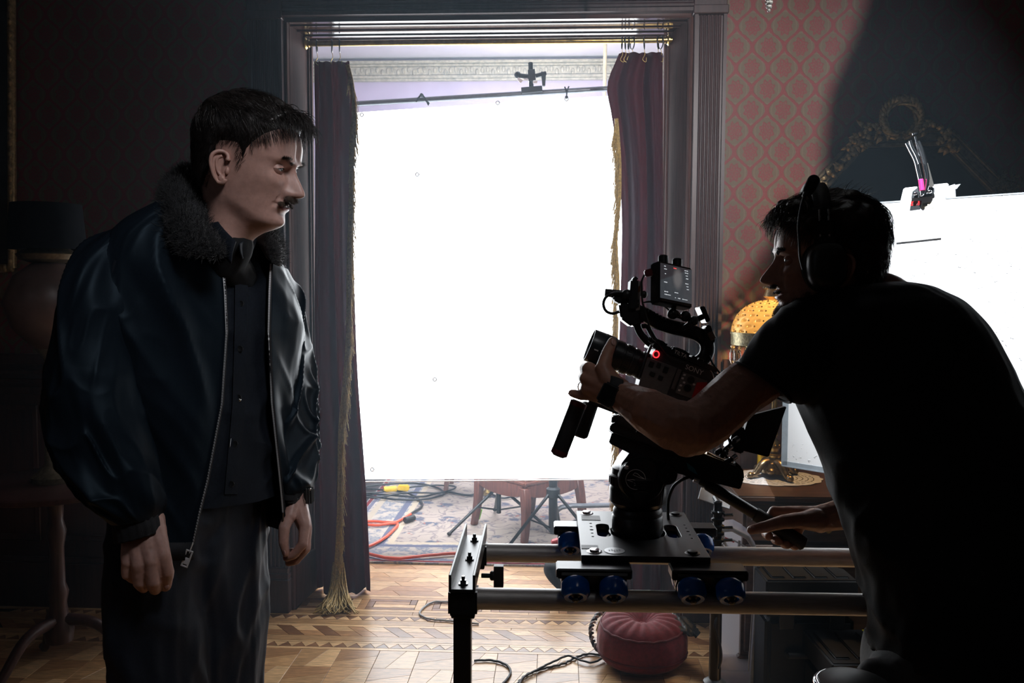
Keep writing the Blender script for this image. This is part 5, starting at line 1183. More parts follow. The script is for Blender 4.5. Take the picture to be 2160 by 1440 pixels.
mb = MB(); mb.rod(onB(1942, 378, .040), onB(1945, 402, .040), .0075, 12); mb.build('pink_tape', M('pink_tape', C(226, 44, 120), .5, 0, 30, .05), cp)
for x, y in ((1931, 408), (1944, 410), (1961, 404)): mb = MB(); mb.ball(onB(x, y, .030), (.008, .006, .006), 8, 6); mb.build('rivet', chrome, cp)
lab = M('label_black', (.02, .021, .024), .45, 0, 40, .05)
mb = MB(); mb.prism([onB(x, y, .0157) for x, y in ((1921, 430), (1943, 427), (1941, 441), (1919, 444))], bn*.0004); mb.build('label_lower', lab, cp, smooth=0)
mb = MB(); mb.prism([onB(x, y, .0157) for x, y in ((1922, 425), (1944, 423), (1943, 432), (1921, 434))], bn*.0006); mb.build('label_red_band', red_plastic, cp, smooth=0)
for x in (1927.5, 1935): mb = MB(); c = onB(x, 429, .0164); mb.tube([c+bdir*(.003*math.cos(k*.5236))+Vector((0, 0, .003*math.sin(k*.5236))) for k in range(12)], .0009, 4, closed=True); mb.build('label_mark', lab, cp)
mb = MB(); mb.prism([onB(x, y, .0157) for x, y in ((1945, 428), (1971, 425), (1970, 438), (1944, 440))], bn*.0004); mb.build('barcode_label', M('cream_label', C(226, 220, 200), .6, 0, 40, .03), cp, smooth=0)
mb = MB()
for k in range(9): mb.prism([onB(x, y, .0163) for x, y in ((1947+1.3*k, 428.6-.15*k), (1947.5+1.3*k+.3*(k % 2), 428.6-.15*k), (1947.2+1.3*k+.3*(k % 2), 434-.15*k), (1946.7+1.3*k, 434-.15*k))], bn*.0003)
mb.build('label_lines', lab, cp, smooth=0)
sfp = BO(.62, 0, -.30); stb = stand('black stand behind the white bounce board', (sfp.x, sfp.y, 0), 1.55, [.4, 2.5, 4.6], .34)
mb = MB(); mb.rod(Vector((sfp.x, sfp.y, 1.5)), BO(.62, 1.5, -.016), .009); mb.build('boom_arm', black_metal, stb)
# unseen black flags added above the frame to shape the spotlights' light
def flag(label, polypx, frac):
    pts = []
    for x, y in polypx:
        w = WQ(x, y, 0); pts.append(WALL_LAMP+(w-WALL_LAMP)*frac)
    mb = MB(); mb.prism(pts, WN*.004); o = mb.build('light_flag', M('black_duvetyne', (.004, .004, .004), .9, 0, 60, .1), smooth=0); tag(o, label, 'flag'); return o
flag('unseen black cloth flag added above the frame, cutting the wall light on its right', [(1842, -60), (1830, 0), (1806, 70), (1775, 140), (1752, 195), (1742, 260), (1738, 330), (1736, 420), (1650, 425), (1642, 470), (1612, 545), (1560, 600), (1512, 655), (1400, 770), (1400, 1500), (3000, 1500), (3000, -900), (1842, -900)], .12)
EB = lambda s, z: BO(s, z, .012)
q = [BOARD_LAMP+(p-BOARD_LAMP)*.115 for p in (EB(.004, 2.3), EB(.008, zb_-.10), EB(1.5, zb_-.10), EB(1.5, -.9), EB(-1.3, -.9), EB(-1.3, 2.3))]  # unseen flag added to stop light spilling past the board
mb = MB(); mb.prism(q, bn*.004); o = mb.build('light_flag', M('black_flag_cloth', (.004, .004, .004), .9, 0, 60, .1), smooth=0); tag(o, 'unseen black cloth flag added under the ceiling to keep the board light off the sideboard', 'flag')
# hanging crystal finial
hx_ = P(1622, 22, 1.9); hxt = Vector((hx_.x, hx_.y, 3.29)); pend = thing('hanging_pendant', hxt, 'beaded crystal pendant tip hanging into the top of the picture at right', 'pendant')
mb = MB(); mb.cyl(hx_+Vector((0, 0, .06)), hxt, .003, seg=8); mb.lathe([(.05, -.004), (.05, -.02), (.015, -.035)], hxt, (0, 0, 1), 20); mb.build('chain', brass, pend)
mb = MB()
for k in range(6):
    z = hx_.z+.008+.009*k; r = .003+.0017*min(k, 3)
    for q in range(6): a = q*1.047+k*.5; mb.ball(Vector((hx_.x+r*math.cos(a), hx_.y+r*math.sin(a), z)), .0042, 8, 6)
mb.ball(hx_, .004, 8, 6); mb.build('bead_cluster', M('smoky_crystal', (.10, .10, .09), .06, .2, 20, .05, coat=1), pend, smooth=180)
# ================================================================== FLOOR CLUTTER ON THE RIGHT
# stand between dolly and bin
sp_ = PF(1507, 1452, 0); sp_ = P(1507, 1452, 2.72); sp_.z = 0
s4 = stand('black stand with a ribbed riser and small steel plate, behind the rails', (sp_.x, sp_.y, 0), .62, [math.radians(a) for a in (200, 318, 80)], .30, r=.019, hub=.16, collar=.024)
top4 = Vector((sp_.x, sp_.y, .62)); zz = [1.43-(y-605)*2.72/1800 for y in (1150, 1062)]
mb = MB(); pr = [(.018, .60-0), (.018, zz[0])]
for k in range(6): z = zz[0]+.002+k*(zz[1]-zz[0])/6; pr += [(.014, z), (.021, z+.003), (.021, z+.010), (.014, z+.013)]
pr += [(.013, zz[1]), (.013, zz[1]+.02)]; mb.lathe(pr, (sp_.x, sp_.y, 0), (0, 0, 1), 20)
for k in range(3): mb.rod((sp_.x+.018, sp_.y, zz[0]+.03+.04*k), (sp_.x+.045, sp_.y-.01, zz[0]+.034+.04*k), .005, 8)
mb.build('ribbed_riser', M('dark_chromed_riser', (.08, .085, .09), .22, 1, 30, .1), s4, smooth=40)
mb = MB(); c = P(1508, 1050, 2.72); mb.box(c, (.10, .085, .004), (CR*.93-CU*.26-_F*.25), Z=(Vector((0, 0, 1))*.9+CR*.25-_F*.3)); mb.build('steel_plate', M('grey_steel_plate', (.16, .17, .18), .5, .4, 30, .08), s4, smooth=0, bevel=.001)
mb = MB(); mb.rod(Vector((sp_.x, sp_.y, zz[1]+.015)), c, .010, 10); mb.build('plate_stud', black_metal, s4)
cord_pts = [P(1512, 1300, 2.69), P(1508, 1320, 2.68), P(1514, 1345, 2.68), P(1520, 1365, 2.68), P(1521, 1390, 2.68), P(1516, 1410, 2.68)]; mb = MB(); mb.tube(spl(cord_pts, 30), .004, 6); mb.build('stand_cable', cable, s4)
# clear plastic bin standing on end
binm, t, b = nt('clear_polypropylene'); b.inputs['Base Color'].default_value = (.62, .62, .68, 1); b.inputs['Roughness'].default_value = .35; tb = N(t, 'ShaderNodeBsdfTransparent'); tb.inputs[0].default_value = (.90, .90, .93, 1); ms = N(t, 'ShaderNodeMixShader'); nz = N(t, 'ShaderNodeTexNoise', Scale=4.0); tcx = N(t, 'ShaderNodeTexCoord'); t.links.new(tcx.outputs['Object'], nz.inputs[0]); mr = N(t, 'ShaderNodeMapRange'); mr.inputs[3].default_value = .45; mr.inputs[4].default_value = .7; t.links.new(nz.outputs[0], mr.inputs[0]); t.links.new(mr.outputs[0], ms.inputs[0]); t.links.new(tb.outputs[0], ms.inputs[1]); tl_n = N(t, 'ShaderNodeBsdfTranslucent'); tl_n.inputs[0].default_value = (.8, .8, .86, 1); m3 = N(t, 'ShaderNodeMixShader'); m3.inputs[0].default_value = .6; t.links.new(b.outputs[0], m3.inputs[1]); t.links.new(tl_n.outputs[0], m3.inputs[2]); t.links.new(m3.outputs[0], ms.inputs[2]); t.links.new(ms.outputs[0], t.nodes['Material Output'].inputs[0])
bd0 = 2.98
bq = [P(x, y, bd0) for x, y in ((1512, 1132), (1524, 1118), (1545, 1116), (1578, 1134), (1600, 1170), (1601, 1240))]; bl0 = Vector((P(1512, 1440, bd0).x, bq[0].y, .004)); br0 = Vector((P(1590, 1440, bd0).x, bq[-1].y, .004))
binr = thing('storage_bin', (bl0+br0)/2, 'clear plastic storage bin standing on end behind the stand, right of the red cushion', 'bin')
outl_ = bq+[br0, bl0]; pl0 = bq[0]; outl_ = [Vector((p.x, pl0.y, p.z)) for p in outl_]
cen = sum(outl_, Vector())/len(outl_)
mb = MB(); back = Vector((.05, .20, 0)); A = outl_; B = [cen+(p-cen)*.90+back for p in A]; A2 = [cen+(p-cen)*.965 for p in A]; B2 = [cen+(p-cen)*.87+back*.985 for p in A]
mb.grid([A, B], closed=True); mb.grid([A2, B2], closed=True); mb.grid([A, A2], closed=True); mb.add(B, [tuple(range(len(B)))]); mb.build('tub', binm, binr, smooth=0)
mb = MB(); mb.tube(A, .008, 8, closed=True); mb.tube([cen+(p-cen)*.80+Vector((0, -.002, 0)) for p in A], .003, 6, closed=True); mb.build('rim', M('frosted_rim', (.40, .42, .45), .3, 0, 40, .1, alpha=.8), binr, smooth=60)
mb = MB(); hc = P(1545, 1150, bd0-.02); mb.tube(spl([P(x, y, bd0-.015) for x, y in ((1525, 1128), (1532, 1150), (1546, 1160), (1558, 1154), (1560, 1140))], 16), .005, 8); mb.build('handle', M('clear_handle', (.5, .52, .54), .25, 0, 40, .08, alpha=.7), binr, smooth=60)
mb = MB(); mb.pxprism([(1529, 1132), (1550, 1140), (1548, 1144), (1528, 1137)], bd0+.04, .004); mb.build('red_label', red_plastic, binr, smooth=0)
# red cushion
cu_ = PF(1358, 1412, 0); cuc = Vector((cu_.x, cu_.y+.05, 0)); CRr = 96*3.2/1800
cush = thing('floor_cushion', cuc, 'round dark red pleated floor cushion lying under the rails', 'cushion')
red_cl = M('crimson_cotton', (.19, .016, .024), .8, 0, 70, .18, .3, sheen=.25)
rows = []; n1, n2 = 40, 96; H = .165
for i in range(n1):
    f = i/(n1-1); ph = -math.pi/2+math.pi*f; r = CRr*abs(math.cos(ph))**.45; z = H/2+H/2*math.copysign(abs(math.sin(ph))**.75, math.sin(ph)); row = []
    for k in range(n2):
        a = 2*math.pi*k/n2; rr = r; zz_ = z
        if f > .55: zz_ += .006*abs(math.sin(a*9+.4))*(math.cos(ph)*(1-math.cos(ph))*4)*(1) - .03*math.exp(-(r/CRr/.16)**2)
        if .3 < f < .6: rr = r*(1+.006*math.sin(a*23)+.006*math.sin(a*11+1))
        row.append(Vector((cuc.x+rr*math.cos(a), cuc.y+rr*.92*math.sin(a), 0))+Vector((0, 0, max(zz_, .001)))+Vector((.0, 0, .05*(1-f)*0)))
    rows.append(row)
tl_ = math.radians(12)
def tiltc(p): q = p-cuc; return cuc+Vector((q.x, q.y*math.cos(tl_)-0*q.z, q.z+max(0, q.y+CRr)*math.sin(tl_)*.6*(q.z/H)))
rows = [[tiltc(p) for p in r] for r in rows]
mb = MB(); mb.grid(rows, closed=True); mb.build('cushion_body', red_cl, cush, smooth=180)
for hf in (27, 16): mb = MB(); mb.tube([p+(p-cuc).normalized()*.001 for p in rows[hf]], .0045, 6, closed=True); mb.build('piping', M('dark_red_piping', (.12, .010, .015), .7, 0, 80, .1), cush, smooth=60)
mb = MB(); mb.ball(rows[-1][0]+Vector((0, 0, .004)), (.016, .016, .007), 12, 8); mb.build('button', red_cl, cush, smooth=180)
# leather jacket corner on the cushion
def topz(x, y):
    p = PF(x, y, .15); return p
GL = loft([(1383, 1298, 3.30, 1390, 1312, 3.28, .015), (1402, 1290, 3.30, 1404, 1322, 3.24, .03), (1424, 1291, 3.28, 1424, 1330, 3.20, .035), (1446, 1303, 3.26, 1446, 1336, 3.18, .03), (1464, 1319, 3.24, 1460, 1341, 3.17, .02), (1476, 1333, 3.22, 1470, 1342, 3.18, .008)], 40, 30, disp=creases(1.5, 5, .008, 91, .5))
lo = gridobj0('leather_cloth', GL, leather)
tag(lo, 'crumpled piece of black leather lying over the back of the red cushion', 'leather cloth')
# braided rope beside the cushion and gold tassel
mb = MB(); rp_ = spl([P(1290, 1288, 3.5), P(1258, 1300, 3.42), P(1247, 1325, 3.38), P(1250, 1350, 3.36), P(1262, 1372, 3.33)], 60)
for p in rp_: p.z = max(p.z, .012)
for ph, mm in ((0, 0), (math.pi, 1)):
    mb.cur = mm; mb.tube([p+CR*(.006*math.cos(i*.9+ph))+CU*(.006*math.sin(i*.9+ph)) for i, p in enumerate(rp_)], .0055, 6)
o = mb.build('braided_rope', [cable, M('pale_rope', (.35, .34, .32), .7, 0, 60, .1)], smooth=60); tag(o, 'black and white twisted rope curling beside the red cushion', 'rope')
ts = P(1280, 1292, 3.56); pths = []
for k in range(140): a = random.uniform(0, 6.28); r = random.random()**.5; e = ts+Vector((.045*r*math.cos(a), .03*r*math.sin(a), -.075)); pths.append(spline([ts+Vector((.006*math.cos(a), .006*math.sin(a), 0)), (ts+e)/2+Vector((.01*math.cos(a), 0, .0)), e], 6))
tg = thing('tassel', ts, 'gold tassel hanging at the foot of the right curtain above the red cushion', 'tassel'); v, f = strands(pths, .002, .9, 4); o = npobj('threads', v, f, M('bright_gold_thread', (.42, .28, .06), .45, .2, 90, .2), tg); o['kind'] = 'stuff'
mb = MB(); mb.ball(ts+Vector((0, 0, .008)), .012, 10, 8); mb.tube(spl([ts, ts+Vector((.01, .05, .12)), ts+Vector((.02, .28, .3))], 12), .003, 6); mb.build('knot', fringe_m, tg, smooth=60)
# cords on the parquet
cord('thin_cable', 'grey and black cable loop on the parquet left of the track post', [(1010, 1318), (985, 1316), (950, 1312), (900, 1306), (886, 1298), (893, 1284), (915, 1272), (945, 1272), (975, 1280), (1010, 1285)], .0042, greyc, None, 120)
cord('thin_cable', 'black cable loop on the parquet just right of the track post', [(1000, 1396), (1040, 1396), (1066, 1404), (1077, 1418), (1072, 1432), (1060, 1446), (1040, 1475)], .0045, cable, None, 90)
cord('thin_cable', 'twisted black cable running over the parquet to the red cushion, upper strand', [(1275, 1385), (1240, 1382), (1218, 1388), (1190, 1402), (1150, 1412), (1115, 1424), (1095, 1440), (1080, 1465)], .0042, cable, None, 120, wob=.003)
cord('thin_cable', 'twisted black cable running over the parquet to the red cushion, lower strand', [(1275, 1392), (1245, 1403), (1225, 1398), (1200, 1389), (1170, 1400), (1130, 1420), (1105, 1434), (1092, 1465)], .0040, cable, .0105, 120)
# hard cases in the dark at lower right
def case(name, label, px0, px1, ytop, ybot, dep, latchcol=None):
    d = 1.43*1800/(ybot-605); a = P(px0, ybot, d); b = P(px1, ybot, d); a.z = b.z = 0; z1 = 1.43-(ytop-605)*d/1800
    xd = (b-a).normalized(); yd = Vector((-xd.y, xd.x, 0)); c = (a+b)/2+yd*dep/2; L = (b-a).length; root = thing(name, (c.x, c.y, 0), label, 'case'); cm_ = M('black_polymer_case', (.006, .0065, .0075), .55, 0, 60, .1, .2, spec=.25)
    mb = MB(); mb.box((c.x, c.y, z1*.36), (L, dep, z1*.70), xd); mb.build('tub', cm_, root, bevel=.018, bseg=3)
    mb = MB(); mb.box((c.x, c.y, z1*.86), (L+.008, dep+.008, z1*.27), xd)
    for q in range(4): mb.box(Vector((c.x, c.y, z1*.995))+xd*(L*(-.36+.24*q)), (.05, dep*.8, .012), xd)
    mb.build('lid', cm_, root, bevel=.012, bseg=3)
    for q in (-.28, .28): mb = MB(); mb.box(Vector((c.x, c.y, z1*.70))+xd*(L*q)-yd*(dep/2+.006), (.05, .012, .06), xd); mb.build('latch', black_plastic, root, bevel=.003)
    mb = MB(); mb.tube([Vector((c.x, c.y, z1*.45))+xd*x-yd*(dep/2+y) for x, y in ((-.08, 0), (-.08, .02), (.08, .02), (.08, 0))], .010, 8); mb.build('handle', black_rubber, root); return root, xd, yd, c, L, z1, dep
cs = case('equipment_case', 'black hard equipment case with a yellow tag on its lid, lower right', 1752, 1950, 1388, 1590, .26)
root, xd, yd, c, L, z1, dep = cs
mb = MB(); mb.pxprism([(1818, 1328), (1850, 1326), (1850, 1334), (1824, 1335)], 2.80, .004); tg2 = Vector((P(1834, 1331, 2.75))); mb.build('yellow_tag', M('yellow_tag', C(228, 216, 40), .5, 0, 30, .05), root, smooth=0)
case('equipment_case', 'black hard case standing in the shadow beside the plastic bin, behind the tagged case', 1612, 1800, 1212, 1500, .15)
ck = P(1800, 1447, 1.34); stl2 = thing('stool', (ck.x, ck.y, 0), 'low stool with a chrome rim in the bottom right corner, beside the operator', 'stool')
mb = MB(); mb.tube([Vector((ck.x+.055*math.cos(k*.2618), ck.y+.055*math.sin(k*.2618), ck.z)) for k in range(24)], .006, 8, closed=True); mb.build('rim', chrome, stl2, smooth=60)
mb = MB(); mb.lathe([(.10, 0), (.10, .01), (.02, .025), (.016, .04), (.016, ck.z-.03), (.05, ck.z-.01), (.052, ck.z+.008), (.03, ck.z+.013)], (ck.x, ck.y, 0), (0, 0, 1), 24); mb.build('pedestal', black_metal, stl2)
# ================================================================== LEFT SIDE IN THE DARK
pf = hitplane(122, 1330, (0, 0, .0), Vector((0, 0, 1))); pf = P(124, 1300, 3.05); pf.z = 0
tb_ = thing('pedestal_table', pf, 'dark turned pedestal table with curved feet in the shadows at far left', 'table')
mb = MB(); mb.lathe([(.045, .16), (.05, .2), (.035, .24), (.028, .3), (.036, .34), (.026, .37), (.024, .5), (.034, .56), (.024, .6), (.03, .68), (.06, .71)], pf, (0, 0, 1), 20); mb.build('column', darkwood, tb_, smooth=60)
for a in (math.radians(248), math.radians(8), math.radians(128)):
    d = Vector((math.cos(a), math.sin(a), 0)); mb = MB(); mb.tube(spl([pf+d*.02+Vector((0, 0, .24)), pf+d*.12+Vector((0, 0, .22)), pf+d*.22+Vector((0, 0, .12)), pf+d*.30+Vector((0, 0, .03)), pf+d*.36+Vector((0, 0, .018))], 16), [.022-.0006*i for i in range(16)], 10); mb.build('leg', darkwood, tb_, smooth=60)
mb = MB(); mb.lathe([(.05, .70), (.27, .712), (.285, .72), (.285, .732), (.275, .738)], pf, (0, 0, 1), 48); mb.build('tabletop', darkwood, tb_)
lz = .739; lb_ = thing('parlour_lamp', pf+Vector((0, 0, lz)), 'unlit lamp with a dark drum shade and pale globe on the pedestal table', 'lamp')
def zpx(y): return 1.43-(y-605)*3.05/1800
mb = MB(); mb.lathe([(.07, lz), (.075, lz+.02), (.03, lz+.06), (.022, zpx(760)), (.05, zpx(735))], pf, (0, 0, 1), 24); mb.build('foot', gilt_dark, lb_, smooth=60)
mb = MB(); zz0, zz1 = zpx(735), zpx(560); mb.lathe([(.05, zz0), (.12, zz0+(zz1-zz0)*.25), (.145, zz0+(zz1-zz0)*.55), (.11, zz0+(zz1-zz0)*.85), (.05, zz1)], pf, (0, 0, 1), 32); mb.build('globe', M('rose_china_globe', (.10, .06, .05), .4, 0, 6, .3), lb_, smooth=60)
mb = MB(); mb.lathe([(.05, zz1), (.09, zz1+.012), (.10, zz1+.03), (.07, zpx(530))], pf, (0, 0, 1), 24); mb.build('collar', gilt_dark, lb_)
mb = MB(); mb.lathe([(.125, zpx(532)), (.112, zpx(440)), (.110, zpx(440)), (.123, zpx(532))], pf, (0, 0, 1), 32, cap=False); mb.lathe([(.002, zpx(442)), (.110, zpx(441))], pf, (0, 0, 1), 32, cap=False); mb.build('shade', M('black_lamp_shade', (.008, .009, .011), .95, 0, 40, .1, spec=.05), lb_)
pc1 = [(-260, -120), (24, -120), (26, 565), (-260, 575)]
pic = thing('picture_frame', WQ(-110, 230, -.02), 'gilded frame edge of a dark picture on the wall at the far left edge', 'picture')
mb = MB(); mb.prism([WQ(x, y, -.02) for x, y in ((-250, -110), (14, -110), (16, 555), (-250, 565))], WN*.015); mb.build('canvas', M('dark_canvas', (.02, .016, .013), .6, 0, 4, .5), pic, smooth=0)
mb = MB()
for (x0, y0), (x1, y1) in zip(pc1, pc1[1:]+pc1[:1]):
    a, b = WQ(x0, y0, -.025), WQ(x1, y1, -.025); mb.tube([a, b], .018, 8); n_ = int((b-a).length/.05)
    for i in range(n_): mb.ball(a.lerp(b, (i+.5)/n_)-WN*.012, (.012, .012, .018), 6, 5)
mb.build('gilt_moulding', gilt, pic, smooth=60)
# ================================================================== PEOPLE
from mathutils.bvhtree import BVHTree
sstep = lambda a, b, x: np.clip((x-a)/(b-a), 0, 1)**2*(3-2*np.clip((x-a)/(b-a), 0, 1))
gs = lambda v, c, s: np.exp(-((v-c)/s)**2)
ZF = [-.10, -.06, -.03, -.012, 0, .008, .016, .024, .030, .036, .041, .046, .052, .058, .066, .076, .090, .102, .110, .118, .126, .142, .162, .182, .202, .215, .222, .2250]
XF = [.026, .030, .038, .058, .078, .0875, .0905, .0895, .0885, .0883, .0884, .0886, .0888, .0888, .0884, .0875, .0870, .0865, .0870, .0890, .0925, .0935, .0905, .0810, .0590, .0350, .0150, .0005]
ZB = [-.10, -.05, 0, .03, .06, .09, .12, .15, .18, .205, .218, .2250]
XB = [.064, .060, .062, .071, .086, .098, .104, .102, .088, .060, .028, .0005]
ZW = [-.10, -.05, -.02, 0, .015, .03, .05, .07, .09, .115, .14, .165, .185, .205, .218, .2250]
XW = [.060, .056, .0545, .0545, .057, .0605, .0645, .068, .0705, .073, .0745, .072, .064, .045, .021, .0005]
def head_pts(z, th, hp):
    """surface of the head in its own frame (x forward, y left, z up, chin at 0)"""
    xf = cat1(ZF, XF, z); xb = cat1(ZB, XB, z); w = cat1(ZW, XW, z)
    c, s = np.cos(th), np.sin(th)
    ef = 2.0+.55*sstep(.05, .10, z)*(1-sstep(.17, .21, z)); ex = np.where(c > 0, ef, 2.1)
    X_ = np.where(c > 0, xf, xb)*np.sign(c)*np.abs(c)**(2/ex); Y_ = w*np.sign(s)*np.abs(s)**(2/ex)
    # tuck under the jaw line
    jl = .034-.034*np.clip(X_/.08, 0, 1); under = (1-sstep(-.024, .010, z-jl))*sstep(-.06, -.01, z)*sstep(-.03, .03, X_)
    Y_ = Y_*(1-.13*under); X_ = X_-.008*under*np.abs(s)*sstep(.0, .5, c)
    fr = sstep(.0, .5, c); ay = np.abs(Y_)
    # nose: bridge, tip, wings
    prz = [.0, .052, .0585, .063, .067, .072, .078, .088, .098, .108, .116, .124, .2]
    prh = [0, 0, .001, .012, .026, .0335, .033, .0265, .0195, .0120, .0065, .002, 0]
    nh = cat1(prz, prh, z)*hp.get('nose', 1); nw = cat1([0, .06, .066, .076, .09, .105, .12, .2], [.013, .013, .0115, .0115, .0095, .0078, .0085, .01], z)
    d = nh*np.exp(-(ay/nw)**2.4)
    d += .0085*gs(ay, .0145, .0058)*gs(z, .0695, .0075)-.002*gs(ay, .021, .004)*gs(z, .067, .008)
    # eyes, brows, cheeks
    d += -.0080*gs(ay, .0325, .0175)*gs(z, .1105, .0118)-.0055*gs(ay, .0165, .0065)*gs(z, .1105, .009)
    d += .0050*gs(ay, .030, .019)*gs(z, .1275, .0062)+.002*gs(ay, 0, .012)*gs(z, .127, .007)
    d += .0048*gs(ay, .041, .016)*gs(z, .086, .014)-.0018*gs(ay-.018-(.07-z)*.5, 0, .004)*gs(z, .056, .014)
    # mouth and chin
    mw_ = np.exp(-(ay/.0245)**4)
    d += mw_*(.0022*gs(z, .046, .013)+.0042*gs(z, .0515, .0042)*(1-.25*gs(ay, 0, .003))+.0050*gs(z, .0400, .0048)-.0050*gs(z, .0458+.0012*(ay/.02)**2, .0017))
    d += -.0022*gs(ay, .027, .005)*gs(z, .0450, .005)-.0016*gs(ay, 0, .0028)*gs(z, .0585, .004)
    d += .0028*gs(ay, 0, .013)*gs(z, .013, .008)-.002*gs(ay, 0, .02)*gs(z, .0290, .004)
    X_ = X_+d*fr
    Y_ = Y_*(1-.022*gs(z, .125, .02)*sstep(.25, .7, c)*fr)
    return X_, Y_, z
def head_geo(hp):
    zs = np.unique(np.concatenate([np.linspace(-.069, 0, 14), np.linspace(0, .135, 110), np.linspace(.135, .2249, 40)]))
    t = np.linspace(-1, 1, 151)[:-1]; th = np.pi*(np.sign(t)*np.abs(t)**1.5)
    Z, T = np.meshgrid(zs, th, indexing='ij'); x, y, z = head_pts(Z, T, hp); n, m_ = Z.shape
    v = np.stack([x, y, z], -1).reshape(-1, 3); i = np.arange(n-1)[:, None]*m_; k = np.arange(m_)[None, :]; k2 = (k+1) % m_
    f = np.stack([i+k, i+k2, i+m_+k2, i+m_+k], -1).reshape(-1, 4)
    return v, f
def ear_mb(sg):
    k_ = .86
    mb = MB(); yb = .072*sg
    out = [(.014, .066), (.012, .058), (.004, .0555), (-.006, .064), (-.013, .080), (-.017, .096), (-.016, .110), (-.008, .119), (.002, .120), (.011, .114), (.013, .104)]
    q = spline([(x-.014, yb+sg*(.006+max(0, -x)*.75), z) for x, z in out], 40); mb.tube([Vector(p) for p in q], [.0042 if 6 < i < 38 else .0055 for i in range(40)], 8)
    inn = spline([(x-.014, yb+sg*(.0045+max(0, -x)*.5), z) for x, z in ((.004, .070), (-.004, .078), (-.009, .092), (-.009, .104), (-.002, .112))], 20); mb.tube([Vector(p) for p in inn], .0034, 8)
    vs = [Vector((-.010, yb+sg*.0005, .090))]+[Vector(p)-Vector((0, sg*.002, 0)) for p in q]; mb.add(vs, [(0, i, i+1) for i in range(1, len(vs)-1)])
    mb.ball((-.001, yb+sg*.001, .083), (.0045, .004, .008), 10, 8); mb.ball((-.008, yb+sg*.006, .064), (.008, .004, .009), 12, 8); mb.ball((-.012, yb-sg*.004, .090), (.014, .008, .026), 12, 8)
    mb.v = [(-.012+(x+.012)*k_, y-sg*.002, .090+(z-.090)*k_) for x, y, z in mb.v]; return mb
